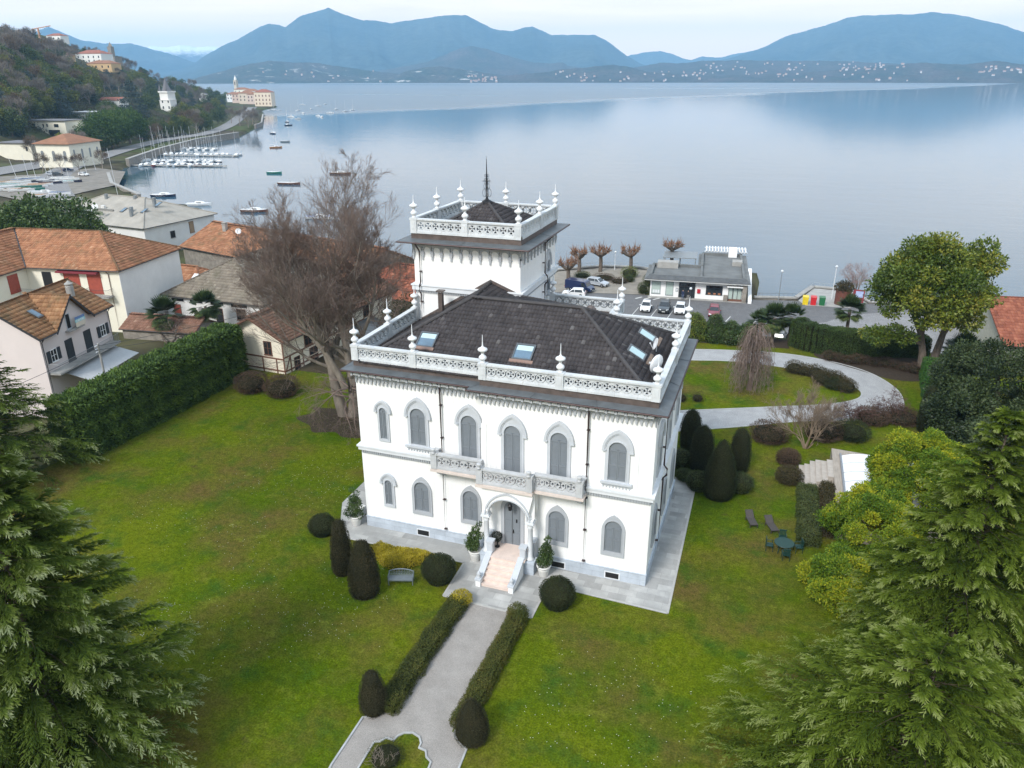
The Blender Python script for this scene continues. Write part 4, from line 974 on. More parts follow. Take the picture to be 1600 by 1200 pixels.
# windows ------------------------------------------------------------------
def ogive(w, h, n=12):
    """right half of a pointed arch from (w,0) to (0,h)"""
    r = (w * w + h * h) / (2 * w); cx = w - r; a1 = math.atan2(h, -cx)
    return [(cx + r * math.cos(a1 * i / n), r * math.sin(a1 * i / n)) for i in range(n + 1)]
def full(side, z): return [(-x, z + y) for x, y in reversed(side)][::1][::-1]
def arch_line(w, zs, h, zb, n=12):
    R = [(x, zs + y) for x, y in ogive(w, h, n)]
    return [(w, zb)] + R + [(-x, z) for x, z in reversed(R[:-1])] + [(-w, zb)]
def window(name, cx, y, nn, hw, zb, ztop, upper, sill, parent=V, fw_=.22, hood=True, apex=None, feet=.98, zfeet=9.55, hood_w=.15, zfb=None):
    """nn: outward normal; cx is the position along the wall"""
    if nn == (0, -1): P = lambda s, z, o: (cx + s, y - o, z)
    else: P = lambda s, z, o: (y + o, cx + s, z)
    D = lambda o: tuple(P(0, 0, o)[i] - P(0, 0, 0)[i] for i in range(3))
    zs = ztop - hw; inner = arch_line(hw, zs, hw, zb)
    fo = hw + fw_; zfb = zb - .28 if zfb is None else zfb
    if hood: ap = apex - .06; outer = arch_line(fo, zfeet, ap - zfeet, zb)
    else: outer = arch_line(fo, zfeet, apex - zfeet, zb)
    mb = MB()
    mb.strip([P(s, z, 0) for s, z in outer], [P(s, z, 0) for s, z in inner], D(.10))
    mb.extr([P(-fo, zfb, 0), P(fo, zfb, 0), P(fo, zb, 0), P(-fo, zb, 0)], D(.11))
    # moulding round the opening
    i2 = arch_line(hw + .055, zs, hw + .055, zb)
    mb.strip([P(s, z, .1) for s, z in i2], [P(s, z, .1) for s, z in inner], D(.035))
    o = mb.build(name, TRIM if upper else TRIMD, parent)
    mb = MB()
    mb.poly(*[P(s, z, .02) for s, z in inner])
    # two leaves with stiles, rails and slats
    for sg in (-1, 1):
        a, b = (sg * .012, sg * (hw - .02)); lo, hi = min(a, b), max(a, b)
        zz = zb + .03; H = zs - zb
        for z0, z1 in ((zz, zz + .14), (zb + H * .47, zb + H * .47 + .12), (zs - .12, zs)): mb.extr([P(lo, z0, .02), P(hi, z0, .02), P(hi, z1, .02), P(lo, z1, .02)], D(.035))
        for x0, x1 in ((lo, lo + .07), (hi - .07, hi)): mb.extr([P(x0, zz, .02), P(x1, zz, .02), P(x1, zs, .02), P(x0, zs, .02)], D(.03))
        for k in range(int(H / .09)):
            z0 = zz + .05 + k * .09; mb.extr([P(lo + .08, z0, .02), P(hi - .08, z0, .02), P(hi - .08, z0 + .012, .02), P(lo + .08, z0 + .012, .02)], D(.018))
    mb.build('shutter', SHUT, o)
    if hood:
        A = [(x, zfeet + z) for x, z in ogive(feet, apex - zfeet)]; A = A + [(-x, z) for x, z in reversed(A[:-1])]
        k1 = (feet - hood_w) ; B = [(x, zfeet + z) for x, z in ogive(k1, apex - zfeet - hood_w * 1.3)]; B = B + [(-x, z) for x, z in reversed(B[:-1])]
        mb = MB(); mb.strip([P(s, z, 0) for s, z in A], [P(s, z, 0) for s, z in B], D(.20))
        k2 = k1 - .07; C2 = [(x, zfeet + z) for x, z in ogive(k2, apex - zfeet - hood_w * 1.3 - .1)]; C2 = C2 + [(-x, z) for x, z in reversed(C2[:-1])]
        mb.strip([P(s, z, 0) for s, z in B], [P(s, z, 0) for s, z in C2], D(.15))
        for sg in (-1, 1): mb.extr([P(sg * (k2 - .02), zfeet - .09, 0), P(sg * (feet + .01), zfeet - .09, 0), P(sg * (feet + .01), zfeet, 0), P(sg * (k2 - .02), zfeet, 0)], D(.205))
        mb.build('hood_mould', TRIM, o)
    if sill:
        mb = MB(); mb.extr([P(-1.0, 7.2, 0), P(1.0, 7.2, 0), P(1.0, 7.34, 0), P(-1.0, 7.34, 0)], D(.24)); mb.extr([P(-.93, 7.08, 0), P(.93, 7.08, 0), P(.93, 7.2, 0), P(-.93, 7.2, 0)], D(.14))
        for k in range(9): s = -.84 + k * .21; mb.extr([P(s - .06, 7.08, 0), P(s + .06, 7.08, 0), P(s + .02, 6.86, 0), P(s - .02, 6.86, 0)], D(.1))
        mb.build('sill', TRIM, o)
    return o
F_ = (0, -1)
window('window', -24.17, YL, F_, .27, 7.46, 9.83, True, False, feet=.64, apex=10.39, zfeet=9.56, fw_=.16, hood_w=.11, zfb=7.26)
window('window', -21.52, YL, F_, .56, 7.42, 10.15, True, True, apex=10.97)
window('window', -7.66, YF, F_, .56, 7.42, 10.12, True, True, apex=10.95)
for x, y in ((-17.78, YL), (-14.54, YF), (-11.42, YF)): window('balcony_door', x, y, F_, .56, 6.12, 10.18, True, False, apex=11.0)
window('window', -24.13, YL, F_, .28, 2.2, 4.19, True, False, feet=.64, apex=4.76, zfeet=3.95, fw_=.16, hood_w=.11, zfb=1.98)
for x, y in ((-21.52, YL), (-17.8, YL), (-11.44, YF), (-7.67, YF)): window('window', x, y, F_, .56, 2.16, 4.49, False, False, hood=False, apex=4.9, zfeet=3.7, fw_=.21, zfb=1.84)
R_ = (1, 0)
for y in (44.1, 48.3, 52.4):
    window('window', y, XR, R_, .5, 7.42, 10.1, True, False, apex=10.95)
    window('window', y, XR, R_, .5, 2.16, 4.45, False, False, hood=False, apex=4.9, zfeet=3.7, fw_=.21, zfb=1.84)
window('tower_window', 58.9, TX1, R_, .42, 14.4, 17.0, True, False, apex=17.9, zfeet=16.55, feet=.8)
# basement gratings
for x, y in ((-21.55, YL), (-11.3, YF), (-7.6, YF)):
    mb = MB(); mb.box(x - .52, x + .52, y - .10, y - .07, .08, .60); o = mb.build('basement_window', TRIMW, V)
    mb = MB(); mb.box(x - .44, x + .44, y - .106, y - .09, .14, .54); mb.build('grating', DARK, o)
# corner pilaster strips
for q in ((XR - 1.0, XR - .88, YF - .05, YF, 6.75, 9.4), (XL - .06, XL, YL, YL + .6, .87, 11.4), (XS - .04, XS + .30, YF - .045, YF, 6.75, 10.0), (XR, XR + .05, YF + .02, YF + .7, .87, 11.4)): mb = MB(); mb.box(*q); mb.build('pilaster', WHITE, V)

# portico, steps and front door ------------------------------------------------
pf, px0, px1 = 40.5, -16.30, -12.74; pc = (px0 + px1) / 2
mb = MB()
arc = [(pc + x, 4.05 + z) for x, z in ogive(1.34, 1.25)]; arc = arc + [(2 * pc - x, z) for x, z in reversed(arc[:-1])]
n = len(arc); top = [(px1 + (px0 - px1) * i / (n - 1), 6.02) for i in range(n)]
mb.strip([(x, pf + .36, z) for x, z in top], [(x, pf + .36, z) for x, z in arc], (0, -.36, 0))
for x0, x1 in ((px0, pc - 1.34), (pc + 1.34, px1)): mb.box(x0, x1, pf, pf + .36, 4.05, 4.1)
for xs in (px0, px1 - .34):                                    # side walls with their own arches
    sa = [(41.12 + y, 4.05 + z) for y, z in ogive(.30, .75, 8)]; sa = sa + [(2 * 41.12 - y, z) for y, z in reversed(sa[:-1])]
    m_ = len(sa); tp_ = [(YF + (pf + .36 - YF) * i / (m_ - 1), 6.02) for i in range(m_)]
    mb.strip([(xs, y, z) for y, z in tp_], [(xs, y, z) for y, z in sa], (.34, 0, 0))
PT = mb.build('portico', WHITE, V)
mb = MB()
A2 = [(pc + x, 4.0 + z) for x, z in ogive(1.60, 1.86)]; A2 = A2 + [(2 * pc - x, z) for x, z in reversed(A2[:-1])]; B2 = [(pc + x, 4.0 + z) for x, z in ogive(1.50, 1.74)]; B2 = B2 + [(2 * pc - x, z) for x, z in reversed(B2[:-1])]
mb.strip([(x, pf, z) for x, z in A2], [(x, pf, z) for x, z in B2], (0, -.09, 0))
B3 = [(pc + x, 4.05 + z) for x, z in ogive(1.42, 1.33)]; B3 = B3 + [(2 * pc - x, z) for x, z in reversed(B3[:-1])]
mb.strip([(x, pf, z) for x, z in B3], [(x, pf, z) for x, z in arc], (0, -.05, 0)); mb.build('arch_mould', TRIM, PT)
for cx in (px0 + .24, px1 - .24):
    mb = MB(); mb.smooth = True; mb.lathe((cx, pf + .2, 0), [(.27, 1.0), (.27, 1.1), (.21, 1.2), (.185, 1.3), (.165, 3.42), (.21, 3.48), (.17, 3.55), (.26, 3.78), (.27, 3.8)], 16); mb.smooth = False
    mb.box(cx - .30, cx + .30, pf - .1, pf + .5, 3.8, 3.92); mb.box(cx - .25, cx + .25, pf - .05, pf + .42, 3.92, 4.06); mb.build('column', TRIMW, PT)
    mb = MB(); mb.box(cx - .36, cx + .36, pf - .16, pf + .56, 0, .86); mb.box(cx - .40, cx + .40, pf - .20, pf + .58, .86, 1.0); mb.build('pedestal', PLINTH, PT)
mb = MB(); mb.box(px0 + .02, px1 - .02, pf + .3, YF - .08, 0, 1.0); mb.build('side_base', PLINTH, PT)
for sg, cx in ((-1, px0 + .2), (1, px1 - .2)):                  # solid side parapets of the landing
    mb = MB(); mb.box(cx - .16, cx + .16, pf + .5, YF - .02, 1.0, 2.0); mb.box(cx - .21, cx + .21, pf + .5, YF - .02, 2.0, 2.12); mb.build('side_parapet', TRIM, PT)
    cxp = cx - sg * .42
    mb = MB(); mb.box(cxp - .2, cxp + .2, pf - .28, pf + .12, 1.16, 2.0); mb.box(cxp - .26, cxp + .26, pf - .34, pf + .18, 2.0, 2.13); mb.box(cxp - .14, cxp + .14, pf - .3, pf - .28, 1.3, 1.9); mb.build('newel', TRIM, PT)
# steps
mb = MB(); sx0, sx1 = -15.52, -13.62
mb.box(sx0, sx1, 39.86, YF - .02, 0, 1.2)
for k in range(5): mb.box(sx0, sx1, 38.2 + k * .332, 39.86, (k * .2 if k else 0), (k + 1) * .2)
for k in range(6): mb.box(sx0 - .01, sx1 + .01, 38.17 + k * .332, 38.25 + k * .332, (k + 1) * .2 - .035, (k + 1) * .2 + .004)
mb.box(px0 + .4, px1 - .4, 40.0, YF - .03, 1.1, 1.204); ST = mb.build('steps', MARBLE, V)
for sg in (-1, 1):
    x0 = sx0 - .34 if sg < 0 else sx1 + .02; x1 = x0 + .32
    mb = MB(); mb.extr([(x0, 38.05, 0), (x0, 40.2, 0), (x0, 40.2, 1.22), (x0, 38.45, .46), (x0, 38.05, .46)], (x1 - x0, 0, 0)); mb.build('side_wall', WHITE, ST)
    mb = MB(); mb.extr([(x0 - .05, 38.0, .46), (x0 - .05, 38.5, .46), (x0 - .05, 40.2, 1.24), (x0 - .05, 40.2, 1.36), (x0 - .05, 38.48, .60), (x0 - .05, 38.0, .60)], (x1 - x0 + .1, 0, 0))
    mb.smooth = True; mb.lathe(((x0 + x1) / 2, 38.25, .6), [(.15, 0), (.16, .06), (.08, .12), (.13, .22), (.14, .30), (.08, .42), (.02, .5)], 10); mb.build('coping', TRIM, ST)
# door
dc = -14.55; mb = MB(); mb.box(dc - .82, dc - .58, YF - .09, YF, 1.2, 4.0); mb.box(dc + .58, dc + .82, YF - .09, YF, 1.2, 4.0)
A3 = [(dc + x, 4.0 + z) for x, z in ogive(.82, .95)]; A3 = A3 + [(2 * dc - x, z) for x, z in reversed(A3[:-1])]; B4 = [(dc + x, 4.0 + z) for x, z in ogive(.58, .6)]; B4 = B4 + [(2 * dc - x, z) for x, z in reversed(B4[:-1])]
mb.strip([(x, YF, z) for x, z in A3], [(x, YF, z) for x, z in B4], (0, -.09, 0)); DR = mb.build('front_door', TRIMD, V)
mb = MB(); mb.box(dc - .58, dc + .58, YF - .03, YF - .005, 1.2, 4.0); mb.poly(*[(x, YF - .03, z) for x, z in B4])
for sg in (-1, 1):
    for z0, z1 in ((1.35, 2.15), (2.3, 3.1), (3.25, 3.95)):
        lo, hi = sorted((dc + sg * .09, dc + sg * .48)); mb.box(lo, hi, YF - .05, YF - .03, z0, z1)
mb.build('door_leaf', SHUT, DR)
mb = MB(); mb.box(dc - .008, dc + .008, YF - .055, YF - .03, 1.2, 4.0); mb.ball((dc + .07, YF - .1, 2.25), .05, 8, 6); mb.box(dc + .04, dc + .1, YF - .075, YF - .03, 2.12, 2.4); mb.box(dc + .26, dc + .34, YF - .08, YF - .05, 3.0, 3.25); mb.build('handle', IRON, DR)
# hanging lantern in the porch
mb = MB(); mb.tube([(pc, 41.1, 5.5), (pc, 41.1, 4.75)], .012, 4); mb.lathe((pc, 41.1, 4.2), [(.05, 0), (.13, .06), (.17, .4), (.06, .52), (.02, .58)], 6); mb.build('porch_lantern', IRON, PT)
mb = MB(); mb.box(px0 + .3, px1 - .3, pf + .3, YF, 5.45, 5.5); mb.build('porch_ceiling', WHITE, PT)

# balcony ------------------------------------------------------------------
PINK = M('pink_slab', (0.62, 0.54, 0.49), .8, var=.08, scale=2)
bz0, bz1 = 6.04, 6.24
mb = MB(); mb.box(-20.3, XS, YL - 1.02, YL, bz0 + .03, bz1); mb.box(XS - .001, -12.75, 40.3, YF, bz0, bz1); mb.box(-12.749, -9.5, YF - 1.02, YF, bz0 + .03, bz1)
mb.box(-20.24, XS, YL - .94, YL, bz1, bz1 + .07); mb.box(XS + .02, -12.8, 40.38, YF, bz1, bz1 + .07); mb.box(-12.79, -9.56, YF - .94, YF, bz1, bz1 + .07)
BLC = mb.build('balcony', PINK, V)
bt = 7.42
balustrade(BLC, (-20.26, YL - .92), (XS + .05, YL - .92), bz1 + .06, bt, (0, -1), [.22], mat=BALC, base=.24, cap=.2, pw=.42)
balustrade(BLC, (XS + .05, 40.40), (-12.8, 40.40), bz1 + .06, bt, (0, -1), [.21, 3.64], mat=BALC, base=.24, cap=.2, pw=.42)
balustrade(BLC, (-12.8, YF - .92), (-9.58, YF - .92), bz1 + .06, bt, (0, -1), [3.0], mat=BALC, base=.24, cap=.2, pw=.42)
balustrade(BLC, (-20.26, YL - .02), (-20.26, YL - .5), bz1 + .06, bt, (-1, 0), [], mat=BALC, base=.24, cap=.2)
balustrade(BLC, (-9.58, YF - .5), (-9.58, YF - .02), bz1 + .06, bt, (1, 0), [], mat=BALC, base=.24, cap=.2)
for x, y in ((-20.04, YL - 1.0), (-16.37, 40.28), (-13.0, 40.28), (-9.8, YF - 1.0)):
    mb = MB(); mb.smooth = True; mb.lathe((x, y + .02, bt + .04), [(.15, 0), (.15, .05), (.08, .1), (.14, .22), (.17, .34), (.12, .37)], 12); mb.build('urn', BALC, BLC)
for x, y in ((-19.75, YL), (-9.9, YF)):
    mb = MB(); mb.extr([(x - .17, y, 6.06), (x - .17, y - .85, 6.06), (x - .17, y - .8, 5.86), (x - .17, y - .4, 5.72), (x - .17, y - .3, 5.5), (x - .17, y, 5.36)], (.34, 0, 0)); mb.build('console', TRIM, BLC)
mb = MB()
for x, y in ((-19.1, YL - 1.02), (-17.6, YL - 1.02), (-15.6, 40.3), (-13.7, 40.3), (-12.0, YF - 1.02), (-10.7, YF - 1.02)): mb.box(x - .32, x + .32, y + .075, y + .10, bz1 + .075, bz1 + .125)
mb.build('drain_slot', DARK, BLC)

# drainpipes ------------------------------------------------------------------
def drainpipe(x, y, nn, ztop, out, zbot=0.05, jog=None):
    mb = MB(); ox, oy = nn
    pts = [(x + ox * out, y + oy * out, ztop), (x + ox * out * .7, y + oy * out * .7, ztop - .25), (x + ox * .2, y + oy * .2, ztop - .7)]
    if jog: pts += [(x + ox * .2, y + oy * .2, jog + .45), (x + ox * .42, y + oy * .42, jog + .2), (x + ox * .42, y + oy * .42, jog - .25), (x + ox * .2, y + oy * .2, jog - .5)]
    pts += [(x + ox * .2, y + oy * .2, zbot)]
    mb.tube(pts, .06, 8); o = mb.build('drainpipe', PIPE, V)
    m2 = MB()
    for z in np.arange(zbot + 1.0, ztop - 1, 2.4): m2.box(x + ox * .1 - .1, x + ox * .1 + .1, y + oy * .1 - .1, y + oy * .1 + .1, z, z + .05)
    m2.build('pipe_bracket', PIPE, o)
drainpipe(-19.75, YL, (0, -1), 12.55, .7); drainpipe(-9.55, YF, (0, -1), 12.55, .7); drainpipe(45.9 - 45.9 + XR, 45.6, (1, 0), 12.55, .7, jog=6.5)
drainpipe(TX0 + .55, TY0, (0, -1), 19.3, .9, zbot=13.6, jog=15.75); drainpipe(TX1, 57.6, (1, 0), 19.3, .9, zbot=13.6, jog=15.75)
# roof furniture -------------------------------------------------------------
def on_front(x, y): return RZ0 + (y - (YF + e)) * (P_[2] - RZ0) / (P_[1] - YF - e)
def on_right(x): return RZ0 + ((XR - e) - x) * (Q_[2] - RZ0) / ((XR - e) - Q_[0])
def roof_window(cx, cy, w, h, axis, parent, blind=True):
    if axis == 'f': P = lambda s, t, o: (cx + s, cy + t, on_front(0, cy + t) + o)
    else: P = lambda s, t, o: (cx - t, cy + s, on_right(cx - t) + o)
    mb = MB()
    for s0, s1, t0, t1 in ((-w / 2 - .09, -w / 2, -h / 2 - .09, h / 2 + .09), (w / 2, w / 2 + .09, -h / 2 - .09, h / 2 + .09), (-w / 2, w / 2, -h / 2 - .09, -h / 2), (-w / 2, w / 2, h / 2, h / 2 + .09)):
        mb.extr([P(s0, t0, .0), P(s1, t0, .0), P(s1, t1, .0), P(s0, t1, .0)], (0, 0, .2))
    o = mb.build('roof_window', M('window_metal', (.13, .14, .15), .4, .5), parent)
    mb = MB(); mb.extr([P(-w / 2, -h / 2, .1), P(w / 2, -h / 2, .1), P(w / 2, h / 2, .1), P(-w / 2, h / 2, .1)], (0, 0, .05)); mb.build('pane', SKYGLASS, o)
    k0 = .12 if axis == 'f' else -.5
    mb = MB(); mb.extr([P(-w / 2 + .03, h * k0, .15), P(w / 2 - .03, h * k0, .15), P(w / 2 - .03, h / 2 - .02, .15), P(-w / 2 + .03, h / 2 - .02, .15)], (0, 0, .012)); mb.build('blind', BLIND, o)
roof_window(-21.55, 44.25, 1.12, 1.0, 'f', RB); roof_window(-14.62, 44.15, 1.15, 1.0, 'f', RB)
for y in (50.55, 46.75): roof_window(-7.7, y, 1.1, .95, 'r', RB)
for x, x1, y in ((-22.3, -20.8, 43.52), (-15.4, -13.8, 43.4)): mb = MB(); mb.extr([(x, y, on_front(0, y) + .08), (x1, y, on_front(0, y) + .08), (x1, y + .14, on_front(0, y + .14) + .12), (x, y + .14, on_front(0, y + .14) + .12)], (0, 0, .07)); mb.build('window_apron', M('terracotta_apron', (.24, .16, .13), .8), RB)
WOODB = M('weathered_board', (.20, .145, .11), .85, var=.25)
for y0, y1 in ((50.0, 51.7), (46.2, 48.0)): mb = MB(); mb.extr([(-7.0, y0, on_right(-7.0) + .06), (-7.0, y1, on_right(-7.0) + .06), (-6.78, y1, on_right(-6.78) + .06), (-6.78, y0, on_right(-6.78) + .06)], (0, 0, .08)); mb.build('board', WOODB, RB)
def dish(parent, c, r, aim, name='satellite_dish', pole=True):
    az = math.radians(aim[0]); el = math.radians(aim[1]); ax = Vector((math.cos(az) * math.cos(el), math.sin(az) * math.cos(el), math.sin(el)))
    Mx = ax.to_track_quat('Z', 'Y').to_matrix().to_4x4(); Mx.translation = Vector(c)
    mb = MB(Mx); mb.smooth = True; mb.lathe((0, 0, 0), [(.01, 0), (r * .4, .03 * r), (r * .75, .12 * r), (r, .22 * r), (r, .27 * r), (r * .7, .15 * r), (.01, .06 * r)], 18, caps=False)
    mb.smooth = False; mb.tube([(0, -r * .95, .2 * r), (0, -.2 * r, r * 1.0)], .02, 4); mb.box(-.05, .05, -.25 * r, -.1 * r, r * .95, r * 1.12)
    mb.T = None
    if pole: mb.tube([(c[0], c[1], c[2] - r * 1.2), (c[0], c[1], c[2])], .035, 6)
    return mb.build(name, M('dish_white', (.68, .69, .70), .5, var=.05), parent)
dish(RB, (-6.75, 48.6, on_right(-6.75) + .75), .42, (200, 20)); dish(RB, (-6.05, 45.0, on_right(-6.05) + 1.05), .62, (150, 5))
mb = MB(); mb.box(-23.55, -23.22, 50.55, 50.88, 14.3, 15.75); mb.box(-23.66, -23.11, 50.44, 50.99, 15.92, 16.0)
for q1, q2 in ((-23.52, 50.58), (-23.25, 50.58), (-23.52, 50.85), (-23.25, 50.85)): mb.box(q1 - .03, q1 + .03, q2 - .03, q2 + .03, 15.75, 15.92)
mb.build('chimney', FLASH, RB)
mb = MB(); mb.lathe((-12.6, 54.0, 13.0), [(.28, 0), (.28, 1.0), (.42, 1.1), (.42, 1.2), (.3, 1.3), (.3, 1.6), (.45, 1.65), (.2, 1.9)], 12); mb.build('chimney_pot', FLASH, RB)
# small zinc canopy on the left wall
mb = MB(); mb.extr([(XL, 45.0, 4.6), (XL - 1.3, 45.0, 4.0), (XL - 1.3, 45.0, 3.93), (XL, 45.0, 4.5)], (0, 2.4, 0)); mb.build('side_canopy', ZINC, V)
# ------------------------------------------------------------------ garden plants
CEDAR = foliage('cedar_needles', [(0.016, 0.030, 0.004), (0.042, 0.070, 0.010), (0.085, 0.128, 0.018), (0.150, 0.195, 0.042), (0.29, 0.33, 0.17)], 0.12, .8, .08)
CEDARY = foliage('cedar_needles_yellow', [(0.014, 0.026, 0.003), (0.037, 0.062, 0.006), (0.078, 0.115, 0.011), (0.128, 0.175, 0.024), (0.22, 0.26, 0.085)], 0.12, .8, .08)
YEW = foliage('clipped_yew', [(0.020, 0.021, 0.011), (0.034, 0.033, 0.016), (0.052, 0.046, 0.022), (0.078, 0.062, 0.030)], 0.1, .7, .15)
YEWG = foliage('dark_green_yew', [(0.014, 0.020, 0.009), (0.024, 0.034, 0.013), (0.037, 0.048, 0.017), (0.06, 0.068, 0.026)], 0.1, .7, .15)
BOX = foliage('box_leaves', [(0.022, 0.038, 0.012), (0.042, 0.062, 0.016), (0.075, 0.095, 0.025), (0.11, 0.12, 0.035)], 0.15, .6)
GOLD = foliage('golden_box', [(0.16, 0.14, 0.010), (0.30, 0.25, 0.014), (0.42, 0.34, 0.020), (0.46, 0.36, 0.035), (0.26, 0.19, 0.02)], 0.2, .6)
HEDGEM = foliage('path_hedge', [(0.020, 0.032, 0.007), (0.045, 0.060, 0.010), (0.085, 0.098, 0.016), (0.13, 0.115, 0.022), (0.11, 0.07, 0.02)], 0.15, .65)
LEYL = foliage('leyland_hedge', [(0.022, 0.046, 0.012), (0.042, 0.080, 0.018), (0.074, 0.128, 0.024), (0.125, 0.20, 0.030), (0.18, 0.25, 0.045)], 0.15, .65)
LAUR = foliage('laurel_leaves', [(0.020, 0.040, 0.012), (0.040, 0.074, 0.018), (0.070, 0.115, 0.026), (0.12, 0.17, 0.05)], 0.2, .4, .4)
BRIGHT = foliage('bright_hedge', [(0.025, 0.075, 0.014), (0.05, 0.13, 0.02), (0.08, 0.19, 0.03)], 0.2, .5)
DARKH = foliage('dark_hedge', [(0.016, 0.034, 0.008), (0.030, 0.056, 0.011), (0.055, 0.092, 0.016), (0.085, 0.13, 0.025)], 0.15, .55)
MAGN = foliage('magnolia_leaves', [(0.026, 0.050, 0.010), (0.056, 0.094, 0.013), (0.105, 0.148, 0.018), (0.18, 0.205, 0.025), (0.28, 0.24, 0.035)], 0.2, .45, .35)
CAM = foliage('camellia_leaves', [(0.010, 0.018, 0.008), (0.020, 0.033, 0.011), (0.036, 0.055, 0.017), (0.062, 0.085, 0.03), (0.10, 0.12, 0.06)], 0.12, .5, .25)
YSHR = foliage('yellow_shrub', [(0.045, 0.10, 0.012), (0.08, 0.155, 0.016), (0.16, 0.235, 0.018), (0.33, 0.345, 0.02), (0.46, 0.41, 0.025)], 0.3, .6, .15)
BROWN = foliage('brown_shrub', [(0.040, 0.027, 0.020), (0.065, 0.044, 0.030), (0.095, 0.062, 0.042), (0.125, 0.085, 0.06)], 0.0, .85, .1)
BROWNG = foliage('brown_green_shrub', [(0.035, 0.03, 0.016), (0.06, 0.055, 0.024), (0.075, 0.055, 0.034), (0.085, 0.085, 0.03)], 0.1, .8, .1)
PALM = foliage('palm_leaves', [(0.02, 0.038, 0.014), (0.04, 0.065, 0.02), (0.07, 0.10, 0.03), (0.13, 0.13, 0.04)], 0.15, .5)
REDTW = M('red_brown_twigs', (0.115, 0.065, 0.055), .9, var=.25, scale=.5, spec=.1)

BOUGH = M('dark_bough', (.06, .05, .03), .9, var=.3, spec=.05)
def conifer(name, label, base, H, R, mat, seed=0, zlow=.6, lean=(0, 0), droop=.22, tipw=.095, dens=1.0, cat='cedar', sectors=None, bl=.26):
    """deodar: tapering trunk, whorled boughs that arch and droop, each bough a flat spray of hanging finger twigs"""
    rg = np.random.default_rng(seed); x0, y0, z0 = base
    t = thing(name, label, cat, base)
    mb = MB(); mb.tube([(x0 + lean[0] * k / 6, y0 + lean[1] * k / 6, z0 - .3 + H * k / 6 * .98) for k in range(7)], .028 * H * .55, 9, .03); mb.build('trunk', BARK, t)
    bark = []; LP, LD, LN, LL, LW, LT = [], [], [], [], [], []
    z = zlow; nb = 0
    while z < H - .25:
        f = 1 - z / H; r_at = R * (f ** .80) * (1.0) + .12
        nw = max(3, int((3 + 6 * f) * dens))
        a0 = rg.random() * 6.28
        for k in range(nw):
            a = a0 + k * 2 * PI / nw + rg.normal() * .22
            if sectors and not any(abs((a - s[0] + PI) % (2 * PI) - PI) < s[1] for s in sectors): continue
            L = r_at * (.80 + .36 * rg.random()); K = 9
            s = np.linspace(0, 1, K); el0 = .22 + .25 * rg.random() + .5 * (z / H) ** 2
            rad = L * s; zz = L * (el0 * s - (droop + .26 * rg.random()) * s ** 2.2) * .8
            swirl = a + rg.normal() * .10 * s
            pts = np.stack([x0 + lean[0] * z / H + rad * np.cos(swirl), y0 + lean[1] * z / H + rad * np.sin(swirl), z0 + z + zz], 1)
            bark.append((pts, L)); nb += 1
            # secondary sprays, left and right
            n2 = max(7, int(L * 8.2 * dens)); u = np.sort(.12 + .88 * rg.random(n2)); xi = u * (K - 1); i = np.minimum(xi.astype(int), K - 2); fr = (xi - i)[:, None]
            p2 = pts[i] * (1 - fr) + pts[i + 1] * fr; d1 = unit(pts[i + 1] - pts[i]); side = np.where(rg.random(n2) < .5, -1, 1)[:, None]
            lat = unit(np.cross(d1, np.array([0, 0, 1.0]))) * side
            d2 = unit(d1 * (.75 + .3 * rg.random((n2, 1))) + lat * (.85 * (1 - .55 * u[:, None])) + np.array([0, 0, -.12]) + rg.normal(size=(n2, 3)) * .1)
            l2 = (.22 + .34 * L * (1 - .55 * u) * (.5 + .6 * rg.random(n2))) * .9; l2 = np.minimum(l2, 1.7)
            n3 = 17
            q = (np.arange(n3) + rg.random((n2, n3))) / n3                                     # twig positions on each spray
            p3 = p2[:, None, :] + d2[:, None, :] * (l2[:, None] * q)[..., None] + np.array([0, 0, -1.0]) * (.16 * l2[:, None] * q ** 2)[..., None]
            sd = np.where(rg.random((n2, n3)) < .5, -1, 1)[..., None]; lt2 = unit(np.cross(d2, np.array([0, 0, 1.0])))[:, None, :] * sd
            d3 = unit(d2[:, None, :] * .9 + lt2 * .62 + np.array([0, 0, -.30]) + rg.normal(size=(n2, n3, 3)) * .20)
            l3 = bl * (.55 + .75 * rg.random((n2, n3))) * (1.12 - .45 * q)
            out = np.clip(.36 * u[:, None] + .34 * q + .22 * rg.random((n2, n3)) + .30 * (u[:, None] > .86) * q, 0, 1)  # needles darken inward as painted shade; pale outer tips are new growth
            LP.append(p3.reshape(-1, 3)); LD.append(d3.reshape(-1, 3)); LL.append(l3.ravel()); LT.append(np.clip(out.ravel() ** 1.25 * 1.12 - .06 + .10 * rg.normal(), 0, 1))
        z += (.13 + .22 * f * (H / 16)) / max(.6, dens) * (.8 + .4 * rg.random())
    P = np.concatenate(LP); D = np.concatenate(LD); Ls = np.concatenate(LL); T = np.concatenate(LT); n = len(P)
    N1 = unit(np.cross(D, rg.normal(size=(n, 3)))); V1, F1 = leaf_quads(P, D, Ls, tipw * Ls / bl * .55, N1)
    N2 = np.cross(D, N1); V2, F2 = leaf_quads(P, D, Ls, tipw * Ls / bl * .55, N2)
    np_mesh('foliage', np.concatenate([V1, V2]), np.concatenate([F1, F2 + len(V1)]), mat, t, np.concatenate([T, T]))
    mb = MB()
    for pts, L in bark:
        if L > .9: mb.tube([tuple(p) for p in pts[:7]], .008 * L + .008, 4, .005)
    if bark: mb.build('bough', BOUGH, t, fix=False)
    return t

